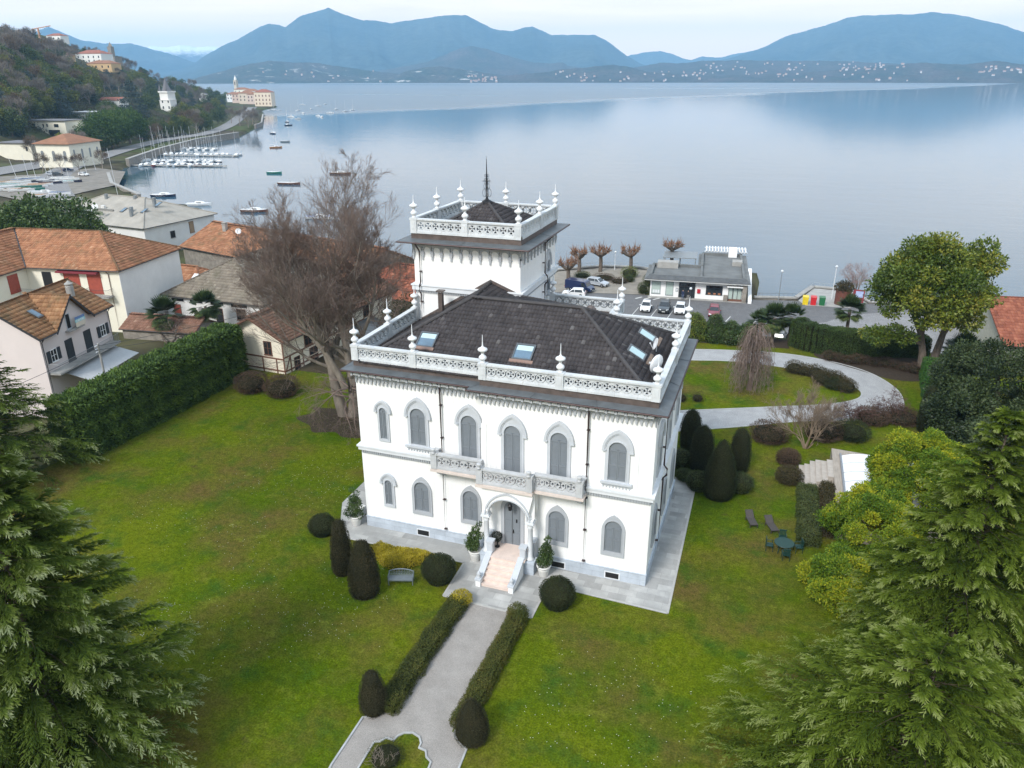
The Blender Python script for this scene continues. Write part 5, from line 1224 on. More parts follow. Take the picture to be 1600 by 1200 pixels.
conifer('cedar', 'tall pale tipped cedar filling the lower left corner of the lawn', (-29.2, 18.4, 0), 18.0, 6.7, CEDAR, seed=3, dens=1.0)
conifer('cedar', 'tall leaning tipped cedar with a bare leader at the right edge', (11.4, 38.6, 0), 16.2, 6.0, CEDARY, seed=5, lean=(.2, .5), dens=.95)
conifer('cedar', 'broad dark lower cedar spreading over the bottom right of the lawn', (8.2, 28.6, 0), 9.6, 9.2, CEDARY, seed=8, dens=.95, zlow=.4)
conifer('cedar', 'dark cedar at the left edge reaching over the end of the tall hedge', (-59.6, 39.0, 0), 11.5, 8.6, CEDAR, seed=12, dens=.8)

# --- clipped yews and box
def topiary(name, label, c, prof, mat, n, leaf=.07, cat='topiary', group=None, ruff=.05, tip=None):
    t = thing(name, label, cat, c, group=group)
    core = MB(); core.smooth = True; core.lathe(c, [(max(.01, r - .05), max(0.0, z - .03)) for r, z in prof], 22); core.build('stem_core', SOILG, t)
    shell_leaves('foliage', mat, t, rev_sampler(c, prof), n, leaf, ruff=ruff)
    return t
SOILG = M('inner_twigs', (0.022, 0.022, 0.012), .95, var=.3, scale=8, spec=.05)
def cone(R, H, k=.32): return [(.02, 0), (R * .86, .03), (R * .97, H * .12), (R, H * .24), (R * .93, H * .45), (R * .78, H * .66), (R * .60, H * .83), (R * k, H * .96), (.02, H)]
def egg(R, H): return [(.02, 0), (R * .78, .02), (R * .97, H * .12), (R, H * .25), (R * .90, H * .45), (R * .70, H * .66), (R * .47, H * .83), (R * .24, H * .95), (.02, H)]
def bullet(R, H): return [(.02, 0), (R * .8, .03), (R * .96, H * .15), (R, H * .35), (R * .95, H * .6), (R * .78, H * .8), (R * .5, H * .93), (R * .2, H * .99), (.02, H)]
def ball(R, H): return [(.02, 0.0), (R * .7, .03)] + [(R * math.cos(a), H * .5 + H * .5 * math.sin(a)) for a in np.linspace(-.9, 1.5, 9)] + [(.02, H)]
topiary('topiary_cone', 'brown clipped yew column nearer the bench end of the yellow hedge, slimmer one', (-24.85, 36.6, 0), cone(.72, 4.05, .5), YEW, 9000, group='clipped yews')
topiary('topiary_cone', 'wide brown clipped yew column standing beside the grey iron bench', (-22.35, 35.1, 0), cone(.98, 3.95, .4), YEW, 12000, group='clipped yews')
topiary('topiary_cone', 'small brown flat topped yew cone left of the gravel path junction', (-17.05, 26.6, 0), cone(.72, 2.5, .5), YEW, 9000, .05, group='clipped yews')
topiary('topiary_cone', 'small egg shaped brown yew at the right of the gravel path junction', (-11.45, 26.55, 0), egg(.86, 2.55), YEW, 10000, .05, group='clipped yews')
topiary('topiary_ball', 'clipped dark ball shrub between the bench and the entrance paving', (-18.4, 37.9, 0), ball(1.12, 1.8), YEWG, 9000, group='clipped ball shrubs')
topiary('topiary_ball', 'clipped dark ball shrub at the front paving right of the entrance', (-10.3, 38.0, 0), ball(1.12, 1.85), YEWG, 9000, group='clipped ball shrubs')
topiary('topiary_ball', 'clipped green ball shrub on the lawn by the left paving corner', (-28.7, 40.2, 0), ball(.95, 1.45), YEWG, 7000, group='clipped ball shrubs')
topiary('topiary_column', 'dark rounded yew column closest to the villa side wall', (-5.1, 62.4, 0), bullet(.95, 3.95), YEWG, 7000, group='yew group beside the villa')
topiary('topiary_column', 'dark yew column between the rear yew and the broadest yew', (-3.75, 58.6, 0), bullet(1.0, 4.3), YEWG, 8000, group='yew group beside the villa')
topiary('topiary_column', 'broadest dark egg shaped yew of the group beside the villa', (-1.95, 55.0, 0), egg(1.28, 5.0), YEWG, 14000, group='yew group beside the villa')
topiary('topiary_column', 'slim dark yew column on the right of the group beside the villa', (-.75, 59.8, 0), bullet(.86, 4.0), YEWG, 7000, group='yew group beside the villa')
for lb, c, r, h in (('low green box shrub tucked behind the two left yews', (-5.5, 59.0, 0), 1.0, 1.5), ('low green box shrub left of the broadest yew', (-3.6, 55.6, 0), .95, 1.5), ('low green box shrub right of the broadest yew', (-.35, 56.4, 0), .95, 1.5), ('low sprawling box shrub at the rear corner of the side paving', (-4.8, 56.9, 0), .75, .8)):
    topiary('box_shrub', lb, c, ball(r, h), BOX, 5000, .08, cat='shrub', group='box shrubs among the yews', ruff=.09)
topiary('cypress', 'narrow dark clipped cypress in front of the big glossy evergreen', (15.15, 73.4, 0), bullet(.72, 4.6), YEWG, 9000, .09, cat='cypress')

def hedge(name, label, path, w, h, mat, n, leaf=.09, z0=0.0, ruff=.08, cat='hedge', taper=.08, core=True, out=.5, aspect=.55):
    if len(path) > 2: path = smooth_open(path, 6)
    t = thing(name, label, cat, (path[0][0], path[0][1], z0))
    h0, h1 = (h if isinstance(h, (tuple, list)) else (h, h))
    if core:
        mb = MB(); p = [np.array(q, float) for q in path]; l = [0]
        for a, b in zip(p[:-1], p[1:]): l.append(l[-1] + np.linalg.norm(b - a))
        for i in range(len(p) - 1):
            a, b = p[i], p[i + 1]; d = (b - a) / np.linalg.norm(b - a); nr = np.array([-d[1], d[0]]) * max(.1, w / 2 - (.3 if w > 1.5 else .12)); e_ = d * .12
            ha = h0 + (h1 - h0) * l[i] / l[-1] - .08; hb = h0 + (h1 - h0) * l[i + 1] / l[-1] - .08
            A, B = a + (e_ if i == 0 else 0), b - (e_ if i == len(p) - 2 else 0); k = 1 - taper
            mb.add([(*(A + nr), z0), (*(A - nr), z0), (*(B - nr), z0), (*(B + nr), z0), (*(A + nr * k), z0 + ha), (*(A - nr * k), z0 + ha), (*(B - nr * k), z0 + hb), (*(B + nr * k), z0 + hb)],
                   [[0, 1, 2, 3], [4, 7, 6, 5], [0, 4, 5, 1], [1, 5, 6, 2], [2, 6, 7, 3], [3, 7, 4, 0]])
        mb.build('stem_core', SOILG, t)
    shell_leaves('foliage', mat, t, hedge_sampler(path, w, h, z0, taper=taper), n, leaf, ruff=ruff, out=out, aspect=aspect)
    return t
hedge('path_hedge', 'low ragged box hedge along the left side of the gravel path', [(-16.15, 36.0), (-16.3, 31), (-16.35, 26.6)], 1.12, .6, HEDGEM, 26000, .075, ruff=.11)
hedge('path_hedge', 'low ragged box hedge along the right side of the gravel path', [(-12.15, 35.9), (-12.2, 31), (-12.25, 26.9)], .98, .6, HEDGEM, 24000, .075, ruff=.11)
crownG = thing('golden_hedge', 'low golden yellow box planting in front of the left ground floor', 'hedge', (-22, 39.2, 0))
def poly_sampler(poly, h, z0=0):
    p = np.array(poly, float); lo, hi = p.min(0), p.max(0)
    def f(n):
        q = lo + RNG.random((n * 3, 2)) * (hi - lo); q = q[point_in(poly, q[:, 0], q[:, 1])][:n]; n = len(q)
        ed = np.full(n, 9.0)
        for i in range(len(p)):
            a, b = p[i], p[(i + 1) % len(p)]; d = b - a; t = np.clip(((q - a) @ d) / (d @ d), 0, 1); ed = np.minimum(ed, np.linalg.norm(q - a - t[:, None] * d, axis=1))
        z = h * np.minimum(1, ed / .3) ** .5 * (1 + .10 * np.sin(q[:, 0] * 4) * np.cos(q[:, 1] * 4)); z = np.where(RNG.random(n) < .2, z * RNG.random(n), z)
        return np.stack([q[:, 0], q[:, 1], z0 + z], 1), np.tile([0, 0, 1.0], (n, 1))
    return f
shell_leaves('foliage', GOLD, crownG, poly_sampler([(-24.4, 39.3), (-23.9, 40.1), (-22.6, 39.9), (-21.3, 40.1), (-19.6, 40.15), (-19.9, 39.3), (-20.6, 38.5), (-21.5, 37.7), (-22.6, 37.9), (-23.5, 38.6)], .55), 15000, .085, ruff=.10)
t = thing('golden_shrub', 'small golden shrub at the paving end of the left path hedge', 'shrub', (-16.1, 36.1, 0)); shell_leaves('foliage', GOLD, t, rev_sampler((-16.05, 36.1, 0), ball(.62, .85)), 3500, .08, ruff=.1)
t = thing('golden_shrub', 'small olive shrub at the paving end of the right path hedge', 'shrub', (-12.3, 36.0, 0)); shell_leaves('foliage', HEDGEM, t, rev_sampler((-12.25, 35.95, 0), ball(.62, .85)), 3500, .08, ruff=.1)
hedge('tall_hedge', 'long tall dark green conifer hedge along the left edge of the lawn', [(-55.8, 43.2), (-55.6, 52), (-55.5, 65.0)], 3.2, (5.2, 5.6), LEYL, 85000, .27, ruff=.24, taper=.12, aspect=.40, out=.9)
hedge('clipped_hedge', 'long dark clipped hedge between the driveway loop and the lake road', [(3.6, 95.6), (5.6, 93.9), (9, 93.9), (13, 95.0), (18.2, 96.2)], 2.2, (3.3, 2.3), DARKH, 52000, .12, ruff=.06)
hedge('clipped_hedge', 'short bright green clipped hedge beside the two trunked magnolia', [(17.5, 88.6), (16.9, 82), (16.1, 74.5)], 1.6, 2.3, BRIGHT, 26000, .12, ruff=.05)
hedge('terrace_hedge', 'low leafy hedge below the stone pool steps on the lawn side', [(4.7, 57.8), (4.72, 49.9)], 1.35, .8, BOX, 16000, .10, ruff=.14)
hedge('terrace_hedge', 'reddish leafy hedge on the upper terrace beside the pool deck', [(6.05, 58.0), (6.1, 51.5)], .85, 1.15, BROWNG, 12000, .10, ruff=.14)

# --- broadleaf evergreens
def leafy(name, label, c, mat, clumps, stems=None, leaf=.2, per=500, cat='tree', aspect=.55, up=.5, fill=.4):
    t = thing(name, label, cat, c)
    if stems:
        mb = MB()
        for pts, r0, r1 in stems: mb.tube(pts, r0, 9, r1)
        mb.build('trunk', BARK, t, fix=False)
    crown('crown', mat, t, clumps, leaf, per, aspect, up, fill=fill)
    return t
RNG = np.random.default_rng(21)
mc = ellipsoid_clumps((16.5, 90.3, 9.9), (5.3, 5.2, 5.2), 105, 1.35, hollow=.55, low=-.75) + ellipsoid_clumps((12.6, 89.0, 4.2), (2.2, 2, 1.5), 8, .9) + ellipsoid_clumps((20.2, 91.5, 11.0), (2.2, 2.5, 3.2), 14, 1.1)
leafy('magnolia_tree', 'big olive green evergreen tree with two trunks by the lake side hedge', (17.3, 90.5, 0), MAGN, mc,
      [([(17.0, 90.3, -.2), (16.8, 90.3, 2.2), (16.3, 90.2, 4.2), (14.6, 89.8, 7.5), (13.6, 89.6, 9.5)], .48, .12), ([(18.0, 90.9, -.2), (18.3, 90.9, 2.5), (18.6, 91, 5), (17.8, 90.6, 9), (17.5, 90.5, 12.5)], .50, .10),
       ([(18.4, 90.9, 4), (19.6, 91.4, 6.5), (20.6, 91.8, 10)], .26, .06), ([(16.3, 90.2, 4.2), (16.4, 90, 8), (15.8, 89.6, 12)], .28, .06), ([(16.7, 90.2, 3), (14.6, 89.4, 4.4), (12.6, 89, 4.6)], .2, .05)], .34, 520, cat='tree')
cc = ellipsoid_clumps((21.5, 76.5, 3.8), (6.0, 6.0, 4.0), 90, 1.25, hollow=.75, low=-.9) + ellipsoid_clumps((16.6, 70.5, 2.6), (2.6, 3.0, 2.6), 22, 1.0, hollow=.7) + ellipsoid_clumps((19, 64, 3.0), (3.5, 3.0, 2.6), 24, 1.1, hollow=.7)
leafy('evergreen_shrub', 'huge dark glossy evergreen shrub at the right edge behind the leaning cedar', (21, 75, 0), CAM, cc, [([(21, 76, -.2), (21, 76, 3), (20.6, 76, 6)], .4, .1)], .26, 620, cat='shrub')
yc = ellipsoid_clumps((12.2, 56.2, 3.6), (3.4, 3.7, 3.2), 110, .72, hollow=.8, low=-.6) + ellipsoid_clumps((8.6, 50.0, 2.2), (2.9, 3.5, 2.3), 85, .62, hollow=.75, low=-.6) + ellipsoid_clumps((13.8, 54, 3.6), (2.8, 3.2, 2.2), 40, .75) + ellipsoid_clumps((9.8, 53.2, 2.4), (1.8, 1.8, 1.8), 30, .65) + ellipsoid_clumps((6.4, 44.8, 1.4), (2.0, 2.6, 1.6), 16, .8)
leafy('golden_laurel', 'billowing yellow green shrub mass between the pool and the cedars', (10.5, 54, 0), YSHR, yc, [([(10.8, 56, -.2), (11, 56, 2), (11.2, 56.5, 4)], .2, .06)], .155, 820, cat='shrub')

# --- bare winter trees
def bare_tree(name, label, base, stems, levels, seed, bark=BARKG, twig=TWIG, cat='tree', up=.25, wig=.16, split=3, rmin=.006):
    t = thing(name, label, cat, base)
    P0 = [s[0] for s in stems]; D0 = [s[1] for s in stems]; L0 = [s[2] for s in stems]; R0 = [s[3] for s in stems]
    lv = grow(P0, D0, L0, R0, levels, seed, up, wig, rmin)[:-1]
    V, F = join(lv[:split]); np_mesh('trunk', V, F, bark, t, smooth=True)
    V, F = join(lv[split:]); np_mesh('twigs', V, F, twig, t)
    return t
bx, by = -37.6, 59.0
bare_tree('beech_tree', 'great leafless beech with a forked grey trunk left of the tower', (bx, by, 0),
          [((bx - .5, by, -.3), (-.09, .02, 1), 15.5, .60), ((bx + .35, by + .2, -.3), (.05, .05, 1), 16.5, .62), ((bx + .1, by - .3, 3.0), (-.25, -.15, 1), 12.5, .36), ((bx + .3, by + .4, 4.0), (.16, .10, 1), 11, .30)],
          [(1, 0, 1, 1, 0, 10, 10), (17, 56, .66, .42, .30, 8, 7), (8, 36, .46, .46, .20, 6, 5), (7, 32, .50, .5, .15, 4, 3), (5, 30, .58, .6, .12, 4, 3), (3, 28, .70, .75, .12, 3, 3)], 5, up=.24, wig=.10, rmin=.008)
# low brown boughs sweeping to the ground round the beech
bare_tree('beech_skirt', 'low drooping brown branches round the foot of the beech', (-36.0, 57.6, 0),
          [((-36.4 + .3 * math.cos(a), 57.8 + .3 * math.sin(a), 2.6 + .5 * (k % 3)), (math.cos(a), math.sin(a), .25), 4.6, .09) for k, a in enumerate(np.linspace(0, 6.0, 12))],
          [(1, 0, 1, 1, 0, 6, 5), (7, 50, .5, .5, .2, 4, 4), (6, 42, .55, .5, .15, 4, 3), (5, 36, .6, .6, .1, 3, 3)], 9, bark=TWIG, cat='branches', up=-.45, split=1)
bare_tree('crape_myrtle', 'pale many stemmed leafless small tree beside the driveway', (4.65, 66.1, 0),
          [((4.65 + .12 * math.cos(a), 66.1 + .12 * math.sin(a), -.1), (.36 * math.cos(a), .36 * math.sin(a), 1), 3.9, .075) for a in np.linspace(0, 5.4, 8)],
          [(1, 0, 1, 1, 0, 6, 6), (6, 30, .55, .6, .3, 5, 4), (6, 28, .6, .6, .2, 4, 3), (6, 26, .6, .7, .1, 3, 3), (4, 26, .6, .8, .1, 3, 3)], 3, bark=M('tan_bark', (.27, .20, .14), .85, var=.2), twig=M('tan_twigs', (.22, .165, .12), .9, var=.2), split=2, up=.3)
def maple(label, c, R, H, seed):
    bare_tree('japanese_maple', label, c, [((c[0], c[1], -.1), (.1 * math.cos(a), .1 * math.sin(a), 1), H * .62, .09) for a in (0, 2.1, 4.2)],
              [(1, 0, 1, 1, 0, 4, 6), (7, 72, R / H * 1.35, .6, .55, 6, 4), (6, 42, .5, .5, .25, 5, 3), (6, 40, .5, .6, .15, 4, 3), (4, 38, .6, .7, .1, 3, 3)], seed, bark=REDTW, twig=REDTW, cat='maple', up=-.16, split=2, wig=.2)
maple('leafless weeping maple nearer the villa on the driveway edge', (8.9, 73.2, 0), 2.6, 2.2, 1); maple('leafless weeping maple at the outer bend of the driveway', (12.6, 76.2, 0), 2.7, 2.3, 2)
def weeping(c, n=330):
    t = thing('weeping_tree', 'leafless weeping tree hanging like a tent on the oval lawn', 'tree', c); mb = MB()
    mb.tube([(c[0], c[1], -.2), (c[0] + .15, c[1], 2.2), (c[0], c[1], 4.2), (c[0] + .1, c[1], 6.6)], .3, 8, .08)
    for k in range(9): a = k * .7; mb.tube([(c[0], c[1], 2.6 + k * .4), (c[0] + .8 * math.cos(a), c[1] + .8 * math.sin(a), 3.7 + k * .36), (c[0] + 1.5 * math.cos(a), c[1] + 1.5 * math.sin(a), 3.6 + k * .25)], .09, 5, .03)
    mb.build('trunk', TWIG, t, fix=False); rg = np.random.default_rng(3); K = 8; a = rg.random(n) * 6.28; h = 2.4 + 5.0 * rg.random(n) ** .8; R = (.7 + 2.3 * rg.random(n) ** .7) * (1.16 - .085 * h) * (1 + .25 * np.sin(a * 3 + 1)); s_ = np.linspace(0, 1, K)[None, :]
    rad = .15 + R[:, None] * (1 - (1 - s_) ** 2.4); end = .05 + rg.random(n) ** 2 * 3.0; z = h[:, None] + .5 * np.sin(s_ * 3.1) * (1 - s_) - (h - end)[:, None] * s_ ** 1.7; aa = a[:, None] + rg.normal(size=(n, 1)) * .3 * s_ + .06 * rg.normal(size=(n, K))
    Pt = np.stack([c[0] + rad * np.cos(aa), c[1] + rad * np.sin(aa), z], -1); tn = np.gradient(Pt, axis=1); sd = unit(np.cross(tn, rg.normal(size=(n, 1, 3)))); w = np.linspace(.024, .010, K)[None, :, None]
    V = np.stack([Pt + sd * w, Pt - sd * w], 2).reshape(-1, 3); b_ = (np.arange(n) * K * 2)[:, None] + (np.arange(K - 1) * 2)[None, :]; F = np.stack([b_, b_ + 1, b_ + 3, b_ + 2], -1).reshape(-1, 4); np_mesh('twigs', V, F, TWIG, t)
    P = Pt[:, 2:].reshape(-1, 3); P = np.repeat(P, 2, 0); V, F = leaf_quads(P, unit(rdir(len(P)) * .6 + np.array([0, 0, -.8])), .5, .03); np_mesh('side_twigs', V, F, TWIG, t)
weeping((-.9, 78.6, 0))
# twiggy mounds
def mound(name, label, c, R, H, mat=BROWN, n=5200, leaf=.16, group=None, ry=None):
    t = thing(name, label, 'shrub', c, group=group)
    mb = MB(); mb.smooth = True; mb.lathe(c, [(r * .82, z * .82) for r, z in ball(R, H)], 14); mb.build('stem_core', SOILG, t)
    shell_leaves('foliage', mat, t, rev_sampler(c, ball(R, H)), n, leaf, ruff=.16, out=.9, aspect=.25)
G_ = 'rounded winter shrubs'
for lb, c, R, H, mt in (('round brown twiggy shrub at the foot of the tall hedge by the timbered house', (-50.6, 61.3, 0), 1.7, 1.9, BROWN), ('round brown twiggy shrub in front of the timbered house corner', (-46.9, 61.4, 0), 1.75, 1.9, BROWN),
                        ('wide dark brown mound between the yew group and the driveway', (1.5, 66.8, 0), 1.75, 1.55, BROWN), ('dark brown mound at the foot of the pale many stemmed tree', (6.1, 68.9, 0), 1.7, 1.6, BROWN),
                        ('dark rounded shrub right of the pale many stemmed tree', (8.6, 69.6, 0), 1.5, 1.5, YEWG), ('small reddish brown shrub left of the upper stone steps', (3.2, 62.6, 0), .85, 1.1, BROWN), ('reddish green shrub beside the lowest stone step', (3.3, 59.2, 0), .95, 1.2, BROWNG),
                        ('low brown shrub under the driveway edge maples', (10.6, 74.0, 0), 1.6, 1.2, BROWN), ('large low purple brown shrub under the outer maple', (13.4, 75.0, 0), 1.7, 1.1, BROWN)):
    mound('mounded_shrub', lb, c, R, H, mt, group=G_)
BR = [(3.6, 85.6), (4.7, 85.3), (5.8, 84.9), (6.8, 84.3), (7.7, 83.6), (8.5, 82.6), (8.8, 81.5), (7.6, 81.9), (6.4, 83.0)]
for k, (x, y) in enumerate(BR):
    mound('border_shrub', ('low brown and green shrub in the row along the inside of the driveway loop' if k != 7 else 'greenest low shrub at the end of the row inside the driveway loop'), (x, y, 0), 1.0, 1.0 if k % 2 else 1.2, YEWG if k == 7 else BROWNG, 2600, .14, group='shrubs along the inside of the driveway loop')
for k in range(11):
    mound('border_shrub', 'low dead brown shrub in the bed below the long dark hedge', (7.4 + k * .98, 90.9 + .25 * math.sin(k * 2) - max(0, k - 6) * .35, 0), .75, .7 + .3 * (k % 3 == 0), BROWN, 1500, .14, group='brown shrubs below the dark hedge')
for lb, x, h, mt in (('yellowish bushy conifer at the villa end of the car park screen', -8.1, 3.3, MAGN), ('bright green conical shrub second from the villa in the car park screen', -5.9, 3.6, LAUR), ('bright green conical shrub third from the villa in the car park screen', -4.0, 2.8, LAUR), ('bright green conical shrub nearest the weeping tree in the car park screen', -2.2, 2.7, LAUR)):
    topiary('screen_shrub', lb, (x, 93.6, 0), egg(1.35, h), mt, 6000, .16, cat='shrub', group='shrubs screening the car park', ruff=.16)
for lb, c in (('small sparse shrub on the oval lawn by the villa corner', (-7.3, 73.3, 0)), ('sparse dark shrub beside the oval lawn edge near the villa', (-5.7, 73.8, 0))):
    mound('small_shrub', lb, c, .6, .8, BROWNG, 900, .12)
# little shrub in the parterre with a bare bush over it
mound('mounded_shrub', 'dark low shrub in the small kerbed bed at the bottom of the path', (-14.9, 23.9, 0), .85, .75, YEWG, 3500, .07)
bare_tree('bare_bush', 'pale leafless bush in the small kerbed bed at the bottom of the path', (-14.95, 23.2, 0), [((-14.95, 23.3, 0), (.5 * math.cos(a), .5 * math.sin(a), 1), 1.0, .022) for a in np.linspace(0, 5.2, 6)],
          [(1, 0, 1, 1, 0, 4, 4), (5, 40, .5, .7, .3, 4, 3), (4, 40, .5, .7, .2, 3, 3)], 6, bark=TWIGP, twig=TWIGP, cat='shrub', split=1)
# --- palms
def palm(name, label, c, th, R=1.5, n=64, seed=1, group=None):
    rg = np.random.default_rng(seed); t = thing(name, label, 'palm', c, group=group)
    mb = MB(); mb.tube([(c[0], c[1], c[2] - .3), (c[0] + .05, c[1], c[2] + th * .5), (c[0], c[1], c[2] + th)], .24, 9, .2); mb.build('trunk', BARK, t)
    LP, LD, LN, LL, TT = [], [], [], [], []
    for k in range(n):
        a = rg.random() * 6.28; el = rg.uniform(-1.0, 1.4); d = np.array([math.cos(a) * math.cos(el), math.sin(a) * math.cos(el), math.sin(el)])
        p = np.array([c[0], c[1], c[2] + th]) + d * .55 * R; side = unit(np.cross(d, np.array([0, 0, 1.0]))); upv = np.cross(side, d)
        for s in np.linspace(-1.25, 1.25, 15):
            dd = unit(d * math.cos(s) + side * math.sin(s) + np.array([0, 0, -.25]) + upv * .1); LP.append(p); LD.append(dd); LN.append(upv + rg.normal(size=3) * .2); LL.append(.66 * R * (1 - .25 * abs(s))); TT.append(rg.random() * .5 + .4 * (el < -.3))
    V, F = leaf_quads(np.array(LP), np.array(LD), np.array(LL), .09 * R, unit(np.array(LN))); np_mesh('fronds', V, F, PALM, t, np.clip(TT, 0, 1))
    return t
palm('fan_palm', 'fan palm with a bare trunk standing over the long dark hedge', (10.0, 104, -2.6), 5.3, 1.9, seed=1)
palm('fan_palm', 'bushy fan palm behind the weeping tree nearest the driveway', (.9, 95.2, 0), 3.2, 1.9, seed=2); palm('fan_palm', 'shorter fan palm left of the palm pair behind the weeping tree', (-.6, 96.2, -.1), 2.2, 1.7, seed=3); palm('fan_palm', 'fan palm at the near end of the long dark hedge', (2.9, 97.2, -.1), 3.0, 1.8, seed=5)
palm('fan_palm', 'fan palm behind the short bright green hedge', (20.8, 90.5, 0), 2.6, 2.1, seed=4)

# --- pots, bench, tables
POT = M('white_pot', (.66, .65, .62), .7, var=.08)
def potted(label, c, h=2.0, w=.62):
    t = thing('potted_laurel', label, 'potted plant', c, group='potted laurels round the villa')
    mb = MB(); mb.smooth = True; mb.lathe(c, [(.27, 0), (.30, .05), (.40, .55), (.42, .6), (.40, .62), (.43, .72), (.48, .74), (.48, .84), (.40, .84), (.38, .76), (.01, .76)], 20); mb.build('pot', POT, t)
    mb = MB(); mb.tube([(c[0], c[1], .7), (c[0], c[1], 1.3)], .04, 6); mb.build('stem', BARK, t)
    cl = [(c[0] + RNG.normal() * .16, c[1] + RNG.normal() * .16, c[2] + .95 + k * h / 10 * .95, w * (.62 if k < 6 else .42 - .05 * (k - 6))) for k in range(10)]
    crown('foliage', LAUR, t, cl, .13, 260, .5, .3)
potted('laurel in a white pot against the portico left pedestal', (-16.95, 40.75, 0), 2.1, .66); potted('laurel in a white pot standing right of the portico', (-12.0, 40.6, 0), 2.3, .66); potted('laurel in a white pot at the left corner of the villa', (-26.95, 42.0, 0), 2.3, .70)
t = thing('planter', 'white cube planter behind the potted laurel at the left corner', 'planter', (-27.4, 43.2, 0)); mb = MB(); mb.box(-27.75, -27.05, 42.9, 43.6, 0, .7); mb.box(-27.79, -27.01, 42.86, 43.64, .62, .72); mb.build('tub', POT, t)
t = thing('ball_topiary', 'small black ball on a stem in an urn beside the front door', 'potted plant', (-15.45, 41.1, 1.2))
mb = MB(); mb.smooth = True; mb.lathe((-15.45, 41.1, 1.2), [(.17, 0), (.17, .05), (.06, .10), (.05, .42), (.14, .55), (.12, .6)], 12); mb.build('urn', IRON, t)
shell_leaves('foliage', foliage('black_box', [(.008, .012, .007), (.02, .026, .014)], 0, .7), t, rev_sampler((-15.45, 41.1, 1.72), ball(.32, .6)), 2500, .05, ruff=.03)
BEN = M('grey_painted_iron', (.17, .20, .22), .55, .2, .1)
def bench(c, rz):
    Tm = Matrix.Translation(c) @ Matrix.Rotation(rz, 4, 'Z'); t = thing('garden_bench', 'grey painted bench with a curved pierced back on the lawn', 'bench', c); W = .82
    mb = MB(Tm)
    for k in range(5): mb.box(-W, W, -.24 + k * .105, -.155 + k * .105, .43, .455)
    mb.box(-W, W, -.27, -.245, .36, .45); mb.build('seat', BEN, t)
    mb = MB(Tm); top = [(x, .30, .72 + .20 * math.cos(x / W * PI / 2 * .98) ** .7) for x in np.linspace(-W, W, 13)]; mb.tube(top, .035, 6); mb.tube([(-W, .27, .52), (W, .27, .52)], .025, 6)
    for x in np.linspace(-W + .07, W - .07, 15): mb.tube([(x, .27, .52), (x, .30, .70 + .20 * math.cos(x / W * PI / 2 * .98) ** .7)], .017, 4)
    for x in np.linspace(-W + .12, W - .12, 9): mb.tube([(x + .07 * math.cos(a), .29, .66 + .07 * math.sin(a)) for a in np.linspace(0, 2 * PI, 9)], .012, 4)
    mb.build('backrest', BEN, t)
    for sx in (-1, 1):
        for y in (-.22, .26): m = MB(Tm); m.tube([(sx * (W - .04), y, 0), (sx * (W - .02), y, .45)] + ([(sx * (W - .01), .30, .75)] if y > 0 else [(sx * (W - .02), y, .64)]), .03, 6); m.build('leg', BEN, t)
        m = MB(Tm); m.tube([(sx * (W - .02), -.25, .64), (sx * (W - .02), .0, .67), (sx * (W - .02), .29, .66)], .03, 6); m.build('armrest', BEN, t)
bench((-20.6, 36.75, 0), math.radians(18))
GRN = M('green_plastic', (.010, .042, .034), .5, var=.1); RATT = M('brown_rattan', (.055, .047, .042), .7, var=.25, scale=20)
t = thing('garden_table', 'round dark green table on the lawn right of the villa', 'table', (3.05, 48.7, 0))
mb = MB(); mb.lathe((3.05, 48.7, 0), [(.66, .70), (.68, .72), (.66, .745), (.01, .745)], 22); mb.build('tabletop', GRN, t)
for k in range(4): a = PI / 4 + k * PI / 2; mb = MB(); mb.tube([(3.05 + .5 * math.cos(a), 48.7 + .5 * math.sin(a), 0), (3.05 + .38 * math.cos(a), 48.7 + .38 * math.sin(a), .71)], .035, 6); mb.build('leg', GRN, t)
def gchair():
    t = thing('garden_chair', 'dark green chair', 'chair', (0, 0, 0), group='green chairs round the garden table')
    mb = MB(); mb.box(-.24, .24, -.23, .23, .42, .45); mb.build('seat', GRN, t)
    mb = MB()
    for k in range(5): mb.box(-.21 + k * .09, -.15 + k * .09, .22, .25, .5, .92)
    mb.box(-.25, .25, .22, .26, .88, .98); mb.box(-.25, .25, .21, .25, .45, .52); mb.build('backrest', GRN, t)
    for sx in (-1, 1):
        for sy in (-1, 1): m = MB(); m.tube([(sx * .24, sy * .24, 0), (sx * .22, sy * .21, .43)], .022, 5); m.build('leg', GRN, t)
        m = MB(); m.box(sx * .24 - .02, sx * .24 + .02, -.22, .24, .64, .67); m.box(sx * .24 - .02, sx * .24 + .02, -.22, -.18, .43, .65); m.build('armrest', GRN, t)
    return t
gc = gchair(); lbs = ('green chair on the villa side of the round table', 'green chair on the cedar side of the round table', 'green chair nearest the viewer at the round table', 'green chair on the lounger side of the round table')
for k, (x, y) in enumerate(((2.1, 48.6), (4.02, 49.0), (3.2, 47.75), (2.95, 49.75))):
    rz = math.atan2(y - 48.7, x - 3.05) - PI / 2
    if k == 0: gc.location = (x, y, 0); gc.rotation_euler = (0, 0, rz); gc['label'] = lbs[0]
    else: dup(gc, (x, y, 0), rz, lbs[k])
def lounger():
    t = thing('sun_lounger', 'brown rattan sun lounger', 'sun lounger', (0, 0, 0), group='rattan sun loungers on the lawn')
    mb = MB(); mb.box(-.32, .32, -.95, .25, .26, .32); mb.build('seat', RATT, t)
    mb = MB(); mb.extr([(-.32, .25, .30), (-.32, .95, .72), (-.32, .97, .66), (-.32, .27, .24)], (.64, 0, 0)); mb.build('backrest', RATT, t)
    for sx in (-1, 1):
        for y in (-.85, .5): m = MB(); m.box(sx * .30 - .03, sx * .30 + .03, y - .03, y + .03, 0, .28); m.build('leg', RATT, t)
    return t
